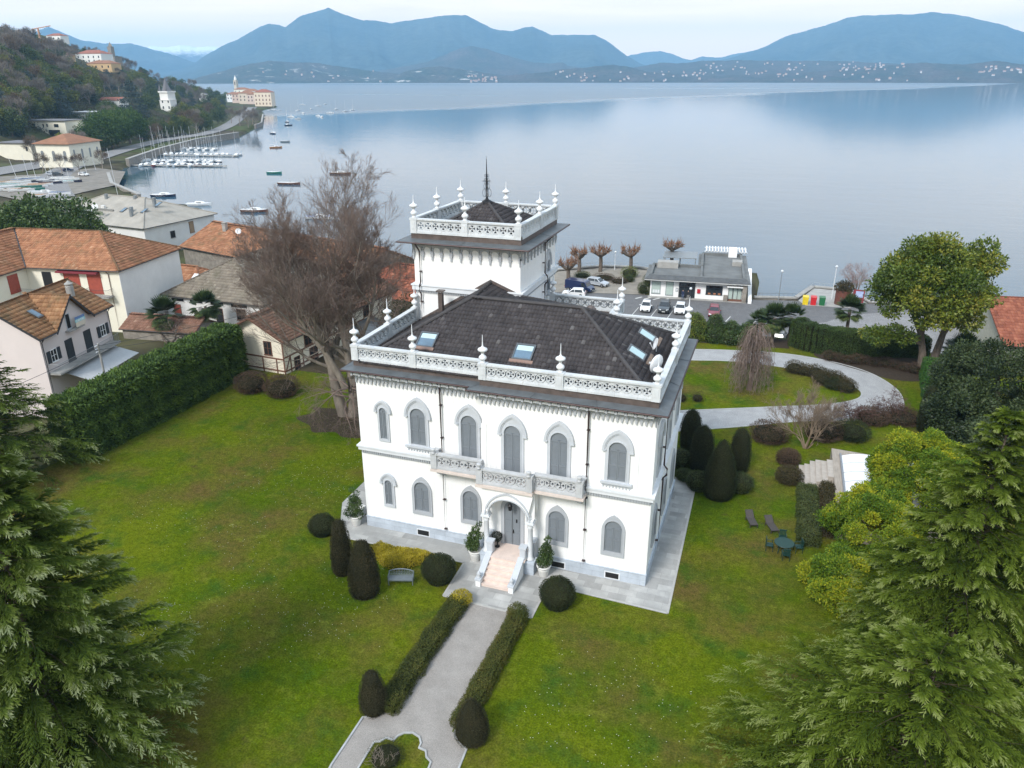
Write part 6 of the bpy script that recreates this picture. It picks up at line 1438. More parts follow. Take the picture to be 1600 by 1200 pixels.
lg = lounger(); lg.location = (.72, 51.8, 0); lg.rotation_euler = (0, 0, .35); lg.scale = (.9, .8, .95); lg['label'] = 'rattan sun lounger on the lawn nearer the villa paving'
dup(lg, (2.15, 51.5, 0), .42, 'rattan sun lounger on the lawn nearer the terrace hedge', scale=(.9, .8, .95))
# --- stone steps, pool deck and white pool cover
STEPM = M('pale_travertine', (.40, .355, .31), .8, var=.12, scale=3); DECK = M('grey_deck_boards', (.34, .295, .25), .85, var=.2, scale=2, stretch=(6, .5, 1)); COVER = M('white_cover', (.80, .82, .85), .45, var=.03)
t = thing('stone_steps', 'pale stone steps climbing from the lawn to the pool deck', 'steps', (5.2, 60.3, 0))
for k in range(6):
    x0 = 4.1 + k * .42; y0, y1 = 58.4 + (.25 if k > 2 else 0) + (.5 if k > 4 else 0), 62.2 + (.35 if k in (2, 3) else 0)
    mb = MB(); mb.box(x0, x0 + .42, y0, y1, 0, .17 * (k + 1)); mb.box(x0 - .03, x0 + .42, y0 - .02, y1 + .02, .17 * (k + 1), .17 * (k + 1) + .04); mb.build('step', STEPM, t)
t = thing('pool_deck', 'raised deck of grey boards round the white pool cover', 'deck', (9, 58, 0)); mb = MB(); mb.prism([(6.63, 64.6), (6.63, 51.5), (15, 51.5), (15, 63.6), (9, 64.4)], 0, 1.03); mb.build('boards', DECK, t)
t = thing('pool_cover', 'white ribbed cover over the raised pool', 'pool cover', (10, 58.5, 1.03))
mb = MB()
for k in range(6):
    y0 = 53.8 + k * 1.6; pts = []
    for s in np.linspace(0, 1, 9): pts.append((7.35 + s * 6.5, 1.05 + .5 * math.sin(PI * min(1, s * 1.0)) ** .5 * (.9 if s > .02 else 0)))
    mb.strip([(x, y0 + .04, z) for x, z in pts], [(x, y0 + .04, z - .04) for x, z in pts], (0, 1.52, 0))
mb.build('panel', COVER, t); mb = MB(); mb.box(7.2, 7.34, 53.7, 63.5, 1.03, 1.22); mb.build('side_rail', M('cover_rail', (.3, .31, .33), .5, .5), t)
for lb, c in (('small lidded stone jar on the deck edge by the pool cover', (6.95, 55.0, 1.03)),):
    t = thing('stone_jar', lb, 'jar', c); mb = MB(); mb.smooth = True; mb.lathe(c, [(.1, 0), (.18, .2), (.15, .4), (.07, .48), (.09, .55), (.02, .62)], 10); mb.build('body', IRON, t)
t = thing('parasol', 'folded black parasol leaning at the near end of the deck', 'parasol', (6.75, 51.9, 0)); mb = MB(); mb.lathe((6.75, 51.9, 0), [(.03, .1), (.03, .6), (.14, .7), (.17, 1.3), (.08, 2.3), (.02, 2.6)], 8); mb.build('canopy', IRON, t)
# ------------------------------------------------------------------ neighbouring houses
ORANGE = tile_mat('orange_roof_tile', [(0.20, 0.085, 0.045), (0.30, 0.135, 0.07), (0.38, 0.185, 0.10), (0.45, 0.26, 0.16)], moss=(0.16, 0.105, 0.055))
ORANGE2 = tile_mat('old_orange_tile', [(0.17, 0.085, 0.04), (0.27, 0.135, 0.065), (0.34, 0.19, 0.095), (0.40, 0.26, 0.15)], moss=(0.13, 0.095, 0.05))
REDT = tile_mat('red_roof_tile', [(0.16, 0.052, 0.032), (0.24, 0.078, 0.046), (0.30, 0.11, 0.065), (0.36, 0.15, 0.09)])
BROWNT = tile_mat('brown_roof_tile', [(0.15, 0.075, 0.052), (0.20, 0.105, 0.07), (0.26, 0.14, 0.10), (0.32, 0.2, 0.14)], moss=(0.12, .09, .06))
GREYT = tile_mat('grey_brown_tile', [(0.15, 0.125, 0.10), (0.20, 0.17, 0.135), (0.25, 0.215, 0.17), (0.32, 0.28, 0.23)], moss=(0.14, .125, .09))
SLATE = M('grey_beige_roof', (.33, .305, .265), .85, var=.16, scale=.5)
PINKW = M('pale_pink_wall', (.66, .585, .56), .9, var=.03, scale=.6); CREAMW = M('cream_wall', (.74, .68, .56), .9, var=.05, scale=.5); WHITEW = M('old_white_wall', (.70, .69, .67), .9, var=.07, scale=.5)
CREAM2 = M('pale_yellow_wall', (.76, .72, .60), .9, var=.04, scale=.5); REDSH = M('red_shutter', (.33, .07, .045), .6, var=.15); DKSH = M('black_green_shutter', (.025, .033, .04), .55, var=.2)
TIMB = M('brown_timber', (.16, .075, .05), .8, var=.2); STW = M('stone_wall', (.24, .215, .185), .95, var=.3, scale=1.2, bmp=.4); GUT = M('dark_gutter', (.05, .05, .055), .5, .3); GREYM = M('grey_metal', (.27, .29, .30), .5, .4); PLAST = M('plaster_ochre', (.55, .38, .20), .9, var=.08)

def frame(o, ang, z=0.0): return Matrix.Translation((o[0], o[1], z)) @ Matrix.Rotation(math.radians(ang), 4, 'Z')
def W_(T, p): v = T @ Vector(p); return (v.x, v.y, v.z)
def roof_faces(kind, W, D, ze, zr, ov, hip=None):
    a, b, c, d = (-ov, -ov, ze), (W + ov, -ov, ze), (W + ov, D + ov, ze), (-ov, D + ov, ze)
    if kind == 'hip':
        if W >= D:
            h = (D / 2 + ov) if hip is None else hip; r0, r1 = (-ov + h, D / 2, zr), (W + ov - h, D / 2, zr)
            return [([a, b, r1, r0], 'u'), ([c, d, r0, r1], 'u'), ([b, c, r1], 'v'), ([d, a, r0], 'v')], [(r0, r1), (r0, a), (r0, d), (r1, b), (r1, c)]
        h = (W / 2 + ov) if hip is None else hip; r0, r1 = (W / 2, -ov + h, zr), (W / 2, D + ov - h, zr)
        return [([a, b, r0], 'u'), ([c, d, r1], 'u'), ([b, c, r1, r0], 'v'), ([d, a, r0, r1], 'v')], [(r0, r1), (r0, a), (r0, b), (r1, c), (r1, d)]
    if kind == 'gu':
        r0, r1 = (-ov, D / 2, zr), (W + ov, D / 2, zr); return [([a, b, r1, r0], 'u'), ([c, d, r0, r1], 'u')], [(r0, r1)]
    r0, r1 = (W / 2, -ov, zr), (W / 2, D + ov, zr); return [([b, c, r1, r0], 'v'), ([d, a, r0, r1], 'v')], [(r0, r1)]
def house(name, label, o, ang, W, D, z0, ze, zr, kind, wall, tile, ov=.5, tw=.30, th=.42, tiles=True, hip=None, group=None, cat='house', ridge=True, gutter=True):
    T = frame(o, ang); t = thing(name, label, cat, (o[0], o[1], z0), group=group)
    mb = MB(T); mb.prism([(0, 0), (W, 0), (W, D), (0, D)], z0, ze - .02)
    sl = (zr - ze) / (D / 2 + ov) if kind == 'gu' else (zr - ze) / (W / 2 + ov)
    if kind == 'gu':
        for x in (0, W): mb.extr([(x, 0, ze - .02), (x, D, ze - .02), (x, D, ze + ov * sl - .06), (x, D / 2, zr - .08), (x, 0, ze + ov * sl - .06)], (.22 if x == 0 else -.22, 0, 0))
    if kind == 'gv':
        for y in (0, D): mb.extr([(0, y, ze - .02), (W, y, ze - .02), (W, y, ze + ov * sl - .06), (W / 2, y, zr - .08), (0, y, ze + ov * sl - .06)], (0, .22 if y == 0 else -.22, 0))
    mb.build('wall', wall, t)
    F, R = roof_faces(kind, W, D, ze, zr, ov, hip)
    mb = MB(T)
    for f, _ in F:
        mb.poly(*f); mb.poly(*[(p[0], p[1], p[2] - .14) for p in reversed(f)])
        for i in range(len(f)): p, q = f[i], f[(i + 1) % len(f)]; mb.poly(p, (p[0], p[1], p[2] - .14), (q[0], q[1], q[2] - .14), q)
    rf = mb.build('roof', tile, t, fix=False)
    if tiles:
        u = T.to_3x3() @ Vector((1, 0, 0)); v = T.to_3x3() @ Vector((0, 1, 0))
        tiled_roof('roof_tiles', [([W_(T, p) for p in f], tuple(u if k == 'u' else v)) for f, k in F], tile, rf, tw=tw, th=th, segs=3)
    if ridge:
        mb = MB(T)
        for a, b in R: ridge_caps(mb, (a[0], a[1], a[2] + .05), (b[0], b[1], b[2] + .07), .14, .5)
        mb.build('ridge', tile, rf)
    if gutter:
        mb = MB(T)
        es = [((-ov, -ov), (W + ov, -ov)), ((W + ov, D + ov), (-ov, D + ov))] if kind == 'gu' else [((W + ov, -ov), (W + ov, D + ov)), ((-ov, D + ov), (-ov, -ov))] if kind == 'gv' else [((-ov, -ov), (W + ov, -ov)), ((W + ov, -ov), (W + ov, D + ov)), ((W + ov, D + ov), (-ov, D + ov)), ((-ov, D + ov), (-ov, -ov))]
        for k, (p, q) in enumerate(es): m2 = MB(T); m2.tube([(p[0], p[1], ze - .06), (q[0], q[1], ze - .06)], .075, 6); m2.build('gutter', GUT, rf)
    return T, t, rf
def face_pt(T, face, W, D):
    """P(s,z,o) on a wall: f front, r right, l left"""
    if face == 'f': return lambda s, z, o: W_(T, (s, -o, z))
    if face == 'r': return lambda s, z, o: W_(T, (W + o, s, z))
    if face == 'b': return lambda s, z, o: W_(T, (W - s, D + o, z))
    return lambda s, z, o: W_(T, (-o, D - s, z))
def exbox(mb, P, s0, s1, z0, z1, o0, o1):
    d = [P(0, 0, o1)[i] - P(0, 0, o0)[i] for i in range(3)]; mb.extr([P(s0, z0, o0), P(s1, z0, o0), P(s1, z1, o0), P(s0, z1, o0)], d)
def hwin(t, P, s, z, w, h, pane=GLASS, frm=WHITE, shut=None, shutw=None, sill=True, arch=False, bars=True, name='window', closed=False):
    mb = MB(); f = .07
    if arch:
        A = [(s + x, z + h - w / 2 + y) for x, y in [((w / 2 + f) * math.cos(a), (w / 2 + f) * math.sin(a)) for a in np.linspace(0, PI, 9)]]; B = [(s + x, z + h - w / 2 + y) for x, y in [(w / 2 * math.cos(a), w / 2 * math.sin(a)) for a in np.linspace(0, PI, 9)]]
        A = [(s + w / 2 + f, z)] + A + [(s - w / 2 - f, z)]; B = [(s + w / 2, z)] + B + [(s - w / 2, z)]
        d = [P(0, 0, .06)[i] - P(0, 0, 0)[i] for i in range(3)]; mb.strip([P(a, b, 0) for a, b in A], [P(a, b, 0) for a, b in B], d); fr = mb.build(name, frm, t)
        mb = MB(); mb.poly(*[P(a, b, .02) for a, b in B]); mb.build('pane', pane, fr, fix=False); return fr
    exbox(mb, P, s - w / 2 - f, s - w / 2, z - f, z + h + f, -.02, .06); exbox(mb, P, s + w / 2, s + w / 2 + f, z - f, z + h + f, -.02, .06); exbox(mb, P, s - w / 2, s + w / 2, z + h, z + h + f, -.02, .06)
    exbox(mb, P, s - w / 2 - .1, s + w / 2 + .1, z - f - .03, z, -.02, .12 if sill else .06)
    if bars and not closed: exbox(mb, P, s - .03, s + .03, z, z + h, 0, .045); exbox(mb, P, s - w / 2, s + w / 2, z + h * .5 - .02, z + h * .5 + .02, 0, .04)
    fr = mb.build(name, frm, t)
    mb = MB(); exbox(mb, P, s - w / 2, s + w / 2, z, z + h, -.05, .035 if closed else .015); mb.build('pane' if not closed else 'shutter', pane, fr)
    if shut:
        sw = shutw or w * .5
        for a, b in ((s - w / 2 - f - sw, s - w / 2 - f), (s + w / 2 + f, s + w / 2 + f + sw)): mb = MB(); exbox(mb, P, a, b, z - .02, z + h + .02, .01, .07); mb.build('shutter', shut, fr)
    return fr
def chimney(rf, c, w, h, mat=None, pots=True):
    mb = MB(); mb.box(c[0] - w / 2, c[0] + w / 2, c[1] - w / 2, c[1] + w / 2, c[2], c[2] + h); mb.box(c[0] - w / 2 - .08, c[0] + w / 2 + .08, c[1] - w / 2 - .08, c[1] + w / 2 + .08, c[2] + h - .18, c[2] + h)
    mb.box(c[0] - w / 2 + .06, c[0] + w / 2 - .06, c[1] - w / 2 + .06, c[1] + w / 2 - .06, c[2] + h, c[2] + h + .2); mb.box(c[0] - w / 2 - .06, c[0] + w / 2 + .06, c[1] - w / 2 - .06, c[1] + w / 2 + .06, c[2] + h + .2, c[2] + h + .27)
    mb.build('chimney', mat or CONC, rf)
def railing(t, pts, h=1.0, n=.14, mat=GREYM, name='railing'):
    mb = MB()
    for a, b in zip(pts[:-1], pts[1:]):
        a, b = Vector(a), Vector(b); L = (b - a).length; k = max(2, int(L / n))
        for z in (h, .08): mb.tube([a + Vector((0, 0, z)), b + Vector((0, 0, z))], .022, 5)
        for i in range(k + 1): p = a + (b - a) * i / k; mb.tube([p, p + Vector((0, 0, h))], .011, 3)
    return mb.build(name, mat, t)

# A: pale pink house with the steep cross gable beyond the tall hedge
uA = (-.2236, .9747); vA = (-.9747, -.2236); oA = (-69.86 + .5 * uA[0] + .5 * vA[0], 53.75 + .5 * uA[1] + .5 * vA[1])
TA = frame(oA, 102.92); WA, DA, zeA, zrA, zA = 11.6, 9.0, 6.0, 9.05, -4.0
HA = thing('pink_house', 'pale pink house with a steep cross gable and long balcony beyond the tall hedge', 'house', (oA[0], oA[1], zA))
mb = MB(TA); mb.prism([(0, 0), (WA, 0), (WA, DA), (0, DA)], zA, zeA - .02)
for x in (0, WA): mb.extr([(x, 0, zeA - .02), (x, DA, zeA - .02), (x, DA, 6.2), (x, DA / 2, zrA - .1), (x, 0, 6.2)], (.25 if x == 0 else -.25, 0, 0))
gc_, gw = 5.3, 3.2; mb.extr([(gc_ - gw + .25, .001, zeA - .02), (gc_ + gw - .25, .001, zeA - .02), (gc_, .001, zrA - .12)], (0, .25, 0)); mb.build('wall', PINKW, HA)
G0, G1, GP, GB = (gc_ - gw - .25, -.55, zeA - .15), (gc_ + gw + .25, -.55, zeA - .15), (gc_, -.55, zrA + .05), (gc_, DA / 2, zrA + .05)
e0, e1, r0, r1 = (-.5, -.5, zeA), (WA + .5, -.5, zeA), (-.5, DA / 2, zrA), (WA + .5, DA / 2, zrA); b0, b1 = (-.5, DA + .5, zeA), (WA + .5, DA + .5, zeA)
gl, gr = (gc_ - gw, -.5, zeA), (gc_ + gw, -.5, zeA)
faces = [([e0, gl, GB, r0], 'u'), ([gr, e1, r1, GB], 'u'), ([b1, b0, r0, r1], 'u'), ([gl, (gc_ - gw - .1, -.55, zeA - .08), GP, GB], 'v'), ([gr, (gc_ + gw + .1, -.55, zeA - .08), GP, GB], 'v')]
mb = MB(TA)
for f, _ in faces: mb.poly(*f); mb.poly(*[(p[0], p[1], p[2] - .14) for p in reversed(f)])
RA = mb.build('roof', ORANGE2, HA, fix=False)
uw = TA.to_3x3() @ Vector((1, 0, 0)); vw = TA.to_3x3() @ Vector((0, 1, 0))
tiled_roof('roof_tiles', [([W_(TA, p) for p in f], tuple(uw if k == 'u' else vw)) for f, k in faces], ORANGE2, RA, tw=.34, th=.52, segs=3)
mb = MB(TA); ridge_caps(mb, r0, r1, .15, .5); ridge_caps(mb, GP, GB, .14, .5); mb.build('ridge', ORANGE2, RA)
mb = MB(TA)
for p, q in ((GP, (gc_ - gw, -.58, zeA - .1)), (GP, (gc_ + gw, -.58, zeA - .1)), (e0, r0), (e1, r1)): mb.extr([(p[0], p[1], p[2] + .05), (q[0], q[1], q[2] + .05), (q[0], q[1], q[2] - .25), (p[0], p[1], p[2] - .25)], (0, .06, 0) if p is GP else (.06, 0, 0))
mb.tube([(e0[0], -.58, zeA - .08), (gl[0], -.58, zeA - .08)], .08, 6); mb.tube([(gr[0], -.58, zeA - .08), (e1[0], -.58, zeA - .08)], .08, 6); mb.build('bargeboard', GUT, RA)
for x in (.12, WA - .12): mb = MB(TA); mb.tube([(x, -.5, zeA - .1), (x, -.12, zeA - .6), (x, -.12, zA + 1)], .05, 6); mb.build('drainpipe', GUT, HA)
PA = face_pt(TA, 'f', WA, DA); bA = 2.0
hwin(HA, PA, 1.55, bA + .95, .85, 1.25, shut=DKSH, shutw=.55); hwin(HA, PA, 10.1, bA + .95, .85, 1.25, shut=DKSH, shutw=.55)
for s in (4.1, 7.3): hwin(HA, PA, s, bA + .08, 1.05, 2.35, pane=DKSH, frm=DKSH, closed=True, name='balcony_door')
hwin(HA, PA, 4.75, 5.55, .62, 1.55, pane=DARK, frm=TRIM, bars=False)
mb = MB(TA); mb.box(4.0, 6.6, -.55, 0, 5.3, 5.42); mb.build('gable_sill', CONC, HA)
SB = M('banner_blue', (.13, .22, .42), .6, var=.05); SBC = M('banner_cyan', (.30, .60, .62), .6, var=.05); SBW = M('banner_cream', (.62, .56, .46), .6, var=.05)
bn = thing('banner', 'small blue and cream advertising banner hung on the pink gable', 'banner', W_(TA, (5.9, -.6, 5.5)))
mb = MB(TA); mb.box(5.15, 6.75, -.60, -.57, 6.35, 6.62); mb.build('blue_band', SB, bn); mb = MB(TA); mb.box(5.15, 6.75, -.60, -.57, 6.02, 6.35); mb.build('cyan_band', SBC, bn); mb = MB(TA); mb.box(5.15, 6.75, -.60, -.57, 5.5, 6.02); mb.build('cream_band', SBW, bn)
mb = MB(TA)
for k, (w, h) in enumerate(((.12, .2), (.2, .2), (.1, .2), (.16, .2), (.2, .2), (.1, .2))): mb.box(5.3 + k * .23, 5.3 + k * .23 + w, -.612, -.601, 6.08, 6.08 + h)
mb.build('lettering', FINIAL, bn)
mb = MB(TA); mb.box(.2, WA - .6, -1.35, 0, bA - .16, bA); BA = mb.build('balcony', CONC, HA)
pts = [W_(TA, p) for p in ((.25, -.05, bA), (.25, -1.3, bA), (WA - .65, -1.3, bA), (WA - .65, -.05, bA))]; railing(BA, pts, 1.0, .13)
mb = MB(TA); mb.extr([(2.0, -.1, bA - .5), (10.9, -.1, bA - .5), (10.9, -3.4, bA - 1.35), (2.0, -3.4, bA - 1.35)], (0, 0, -.06)); mb.build('awning', M('grey_awning', (.40, .41, .42), .8, var=.06), HA)
c = W_(TA, (9.6, 2.6, 7.5)); mb = MB(); mb.lathe((c[0], c[1], 7.2), [(.42, 0), (.42, 1.7), (.36, 1.8), (.46, 1.9), (.46, 2.0), (.30, 2.1), (.02, 2.35)], 14); mb.build('chimney', CONC, RA)
mb = MB(TA); mb.extr([(2.3, 1.3, 7.35), (3.1, 1.3, 7.35), (3.1, 2.5, 8.05), (2.3, 2.5, 8.05)], (0, 0, .1)); o_ = mb.build('roof_window', MATS['window_metal'], RA); mb = MB(TA); mb.extr([(2.4, 1.42, 7.52), (3.0, 1.42, 7.52), (3.0, 2.38, 8.08), (2.4, 2.38, 8.08)], (0, 0, .02)); mb.build('pane', SKYGLASS, o_)

# B: the long cream house with red shutters and a blank white end wall
vB = (-.165, .986); uB = (.986, .165); oB = (-99.3, 77.0); TB = frame(oB, 9.5); zeB, zrB, zB = 6.0, 9.8, -4.0
HB = thing('cream_house', 'large cream house with red shutters and blank white end wall behind the pink house', 'house', (oB[0], oB[1], zB))
k = .5; LP_ = [(k - .5, k), (14.0, k), (14.0, 15.0), (-14.5, 15.0), (-14.5, -22), (0 - .0, -22)]
mb = MB(TB); mb.prism([(-.5, k), (14.0, k), (14.0, 15.0), (-14.5, 15.0), (-14.5, -22), (-.5, -22)], zB, zeB - .02); mb.build('wall', CREAM2, HB)
mb = MB(TB); mb.box(14.0, 14.04, k - .02, 15.0, zB, zeB - .02); mb.build('end_wall', WHITEW, HB)
In, Fr, Br, Rr, Vt, We, Wr = (0, 0, zeB), (14.5, 0, zeB), (14.5, 15.5, zeB), (6.75, 7.75, zrB), (-7.5, 7.75, zrB), (0, -22, zeB), (-7.5, -22, zrB); Bl, Wl = (-15, 15.5, zeB), (-15, -22, zeB)
faces = [([In, Fr, Rr, Vt], 'u'), ([Fr, Br, Rr], 'v'), ([We, In, Vt, Wr], 'v'), ([Br, Bl, Vt, Rr], 'u'), ([Bl, Wl, Wr, Vt], 'v')]
mb = MB(TB)
for f, _ in faces: mb.poly(*f); mb.poly(*[(p[0], p[1], p[2] - .12) for p in reversed(f)])
RBx = mb.build('roof', ORANGE, HB, fix=False); uw = TB.to_3x3() @ Vector((1, 0, 0)); vw = TB.to_3x3() @ Vector((0, 1, 0))
tiled_roof('roof_tiles', [([W_(TB, p) for p in f], tuple(uw if q == 'u' else vw)) for f, q in faces], ORANGE, RBx, tw=.36, th=.52, segs=3)
mb = MB(TB)
for a, b in ((Rr, Vt), (Rr, Fr), (Rr, Br), (Vt, Wr)): ridge_caps(mb, (a[0], a[1], a[2] + .05), (b[0], b[1], b[2] + .07), .15, .5)
mb.build('ridge', ORANGE2, RBx)
mb = MB(TB); mb.tube([(In[0], In[1], In[2] + .06), (Vt[0], Vt[1], Vt[2] + .04)], .13, 5); mb.build('valley_gutter', GUT, RBx)
mb = MB(TB)
for a, b in (((0, 0), (14.5, 0)), ((14.5, 0), (14.5, 15.5)), ((0, -22), (0, 0))): m2 = MB(TB); m2.tube([(*a, zeB - .06), (*b, zeB - .06)], .08, 6); m2.build('gutter', GUT, RBx)
PB = lambda s, z, o: W_(TB, (s, k - o, z)); PBw = lambda s, z, o: W_(TB, (-.5 + o, s, z))
hwin(HB, PB, 2.6, 3.1, 1.3, 2.2, pane=DARK, frm=GUT, closed=True); hwin(HB, PB, 6.5, 2.6, 2.3, 2.9, pane=REDSH, frm=REDSH, closed=True, name='red_shutter_door'); hwin(HB, PB, 10.0, 2.6, 2.0, 2.9, pane=REDSH, frm=REDSH, closed=True, name='red_shutter_door')
hwin(HB, PBw, -2.2, 3.0, 1.7, 2.4, pane=REDSH, frm=REDSH, closed=True, name='red_shutter_door'); hwin(HB, PBw, -8, 3.2, 1.0, 1.6, shut=REDSH)
mb = MB(TB); mb.extr([(4.6, k, 5.75), (11.0, k, 5.75), (11.0, k - .7, 5.62), (4.6, k - .7, 5.62)], (0, 0, -.18)); mb.build('awning', M('dark_red_awning', (.20, .03, .04), .7), HB)
mb = MB(TB); mb.box(-.5, 3.6, k - 2.2, k, 2.2, 2.36); q_ = mb.build('balcony', CONC, HB); railing(q_, [W_(TB, p) for p in ((3.6, k, 2.36), (3.6, k - 2.2, 2.36), (-.4, k - 2.2, 2.36))], 1.0, .16)
mb = MB(TB); mb.box(9.0, 12.6, k - 1.2, k, 2.2, 2.36); q_ = mb.build('balcony', CONC, HB); railing(q_, [W_(TB, p) for p in ((9.0, k, 2.36), (9.0, k - 1.2, 2.36), (12.6, k - 1.2, 2.36), (12.6, k, 2.36))], 1.0, .16, mat=GUT)
mb = MB(TB); mb.tube([(12.4, k - .5, 5.9), (12.4, k - .1, 5.4), (12.4, k - .1, zB)], .06, 6); mb.build('drainpipe', M('brown_pipe', (.14, .08, .06), .5), HB)

# C: grey roofed lakeside house
TC, HC, RC = house('lakeside_house', 'white lakeside house with a broad grey beige roof and roof terrace', (-164.5, 134.5), -5.5, 33.5, 20.5, -6.6, 0.0, 4.5, 'hip', WHITEW, SLATE, ov=.6, tiles=False)
PC = face_pt(TC, 'r', 33.5, 20.5); hwin(HC, PC, 7.5, -3.4, 1.3, 1.5, pane=DARK, frm=CONC, bars=False); hwin(HC, PC, 13.2, -3.2, 1.25, 2.5, pane=M('tan_shutter', (.30, .21, .13), .7), frm=TIMB, closed=True)
mb = MB(TC)
for (s, t0) in ((21.5, 4.2), (27.6, 4.6), (29.2, 7.4)):
    z = lambda v: 0.02 + (v + .6) * 4.5 / 10.85
    mb = MB(TC); mb.extr([(s, t0, z(t0) + .06), (s + 1.0, t0, z(t0) + .06), (s + 1.0, t0 + 1.7, z(t0 + 1.7) + .06), (s, t0 + 1.7, z(t0 + 1.7) + .06)], (0, 0, .09)); w_ = mb.build('roof_window', MATS['window_metal'], RC)
    mb = MB(TC); mb.extr([(s + .15, t0 + .15, z(t0 + .15) + .16), (s + .85, t0 + .15, z(t0 + .15) + .16), (s + .85, t0 + 1.55, z(t0 + 1.55) + .16), (s + .15, t0 + 1.55, z(t0 + 1.55) + .16)], (0, 0, .02)); mb.build('pane', SKYGLASS, w_)
mb = MB(TC); mb.box(6, 19.5, -.8, 4.4, -.5, .55); mb.box(6, 19.5, 4.2, 4.45, .55, 2.5); TE = mb.build('terrace', M('terrace_grey', (.22, .215, .20), .9, var=.15), HC)
railing(TE, [W_(TC, p) for p in ((6, 4.0, .55), (6, -.75, .55), (19.4, -.75, .55), (19.4, 4.0, .55))], 1.05, .3); mb = MB(TC); mb.box(8, 18, 2.6, 2.68, .55, 2.2); mb.build('screen', M('green_screen', (.16, .19, .13), .8), TE)
for cc_, r_ in (((17.6, -.2, 2.4), .75), ((18.6, .6, 3.6), .7), ((6.6, 1.0, 2.6), .6)): dish(TE, W_(TC, cc_), r_, (-60, 25))
mb = MB(TC); mb.box(15.2, 16.2, 4.6, 5.2, 1.6, 3.1); mb.build('air_conditioner', POT, TE)
for s, t0 in ((24.7, 4.4), (27.0, 9.0), (12, 8.5), (20.5, 9.4), (26.2, 3.0)):
    mb = MB(TC); mb.box(s, s + .6, t0, t0 + .6, 1.0, 3.4 if t0 < 5 else 5.0); mb.build('chimney', GREYM, RC)
# D: white barn like house with a grey brown hipped roof
TD, HD, RD = house('white_house', 'long white house under a mossy grey brown hipped roof behind the palm', (-85.8, 87.7), 0.0, 17.4, 20.5, -4.2, .5, 5.3, 'hip', WHITEW, GREYT, ov=.5, tw=.36, th=.5, hip=6.4)
PD = face_pt(TD, 'f', 17.4, 20.5)
for s in (2.2, 5.6, 9.3, 13.2): hwin(HD, PD, s, -.35, 2.3 if s < 12 else 2.8, .48, pane=DARK, frm=WHITEW, bars=False, sill=False, name='clerestory')
hwin(HD, PD, 1.9, -2.3, 1.2, 1.4, pane=REDSH, frm=TIMB, closed=True); hwin(HD, PD, 9.5, -3.4, 1.2, 2.6, pane=DARK, frm=TIMB, closed=True, name='door'); hwin(HD, PD, 13.4, -2.2, 1.5, 1.6, pane=DARK, frm=TIMB)
hwin(HD, PD, 6.3, -3.9, 1.0, 3.0, pane=M('shade_grey', (.3, .29, .28), .9), frm=CONC, arch=True, name='arched_niche')
mb = MB(TD); mb.extr([(3.0, 2.2, 2.2), (3.8, 2.2, 2.2), (3.8, 3.4, 3.05), (3.0, 3.4, 3.05)], (0, 0, .1)); mb.build('roof_window', MATS['dish_white'], RD)
# E: cream half timbered house at the end of the hedge
TE_, HE, RE = house('timbered_house', 'cream half timbered house with a brown gable roof ending the tall hedge', (-57.5, 66.9), -3.6, 7.6, 23.0, -1.2, 4.0, 6.3, 'gv', CREAMW, BROWNT, ov=.7, tw=.30, th=.42)
PE = face_pt(TE_, 'f', 7.6, 23); PEr = face_pt(TE_, 'r', 7.6, 23)
for s in (1.6, 5.5): hwin(HE, PE, s, 2.1, .95, 1.5, frm=TIMB, pane=DARK)
def beam(P, segs, w=.16):
    for s0, z0, s1, z1 in segs:
        m = MB(); d = [P(0, 0, .05)[i] - P(0, 0, 0)[i] for i in range(3)]; L = math.hypot(s1 - s0, z1 - z0); nx, nz = -(z1 - z0) / L * w / 2, (s1 - s0) / L * w / 2
        m.extr([P(s0 + nx, z0 + nz, 0), P(s1 + nx, z1 + nz, 0), P(s1 - nx, z1 - nz, 0), P(s0 - nx, z0 - nz, 0)], d); m.build('timber_beam', TIMB, HE)
beam(PE, [(0, 1.75, 7.6, 1.75), (0, .35, 7.6, .35), (2.2, -.8, 2.2, 1.66), (4.6, -.8, 4.6, 1.66), (6.5, -.8, 6.5, 1.66), (7.52, -.8, 7.52, 3.9)])
beam(PEr, [(0, 1.95, 16, 1.95), (0, .35, 10, .35), (1.0, -.8, 1.0, 1.86), (3.2, -.8, 3.2, 1.86), (0.1, .4, 1.0, 1.9), (6.2, 2.1, 6.2, 3.7), (9.8, -.8, 9.8, 1.86)])
for s, z, w, h in ((4.4, 2.2, 1.3, 1.6), (8.0, 2.2, 1.4, 1.6), (2.1, -.6, .9, 2.0), (5.2, -.6, 1.4, 2.2), (8.2, -.4, 1.2, 1.8), (12.5, 2.2, 1.2, 1.6), (16.5, 2.2, 1.2, 1.6)): hwin(HE, PEr, s, z, w, h, frm=TIMB, pane=DARK)
mb = MB(TE_); mb.extr([(7.6, 11.5, 1.9), (11.2, 11.5, 1.2), (11.2, 17.5, 1.2), (7.6, 17.5, 1.9)], (0, 0, -.1)); mb.build('porch_canopy', ZINC, HE)
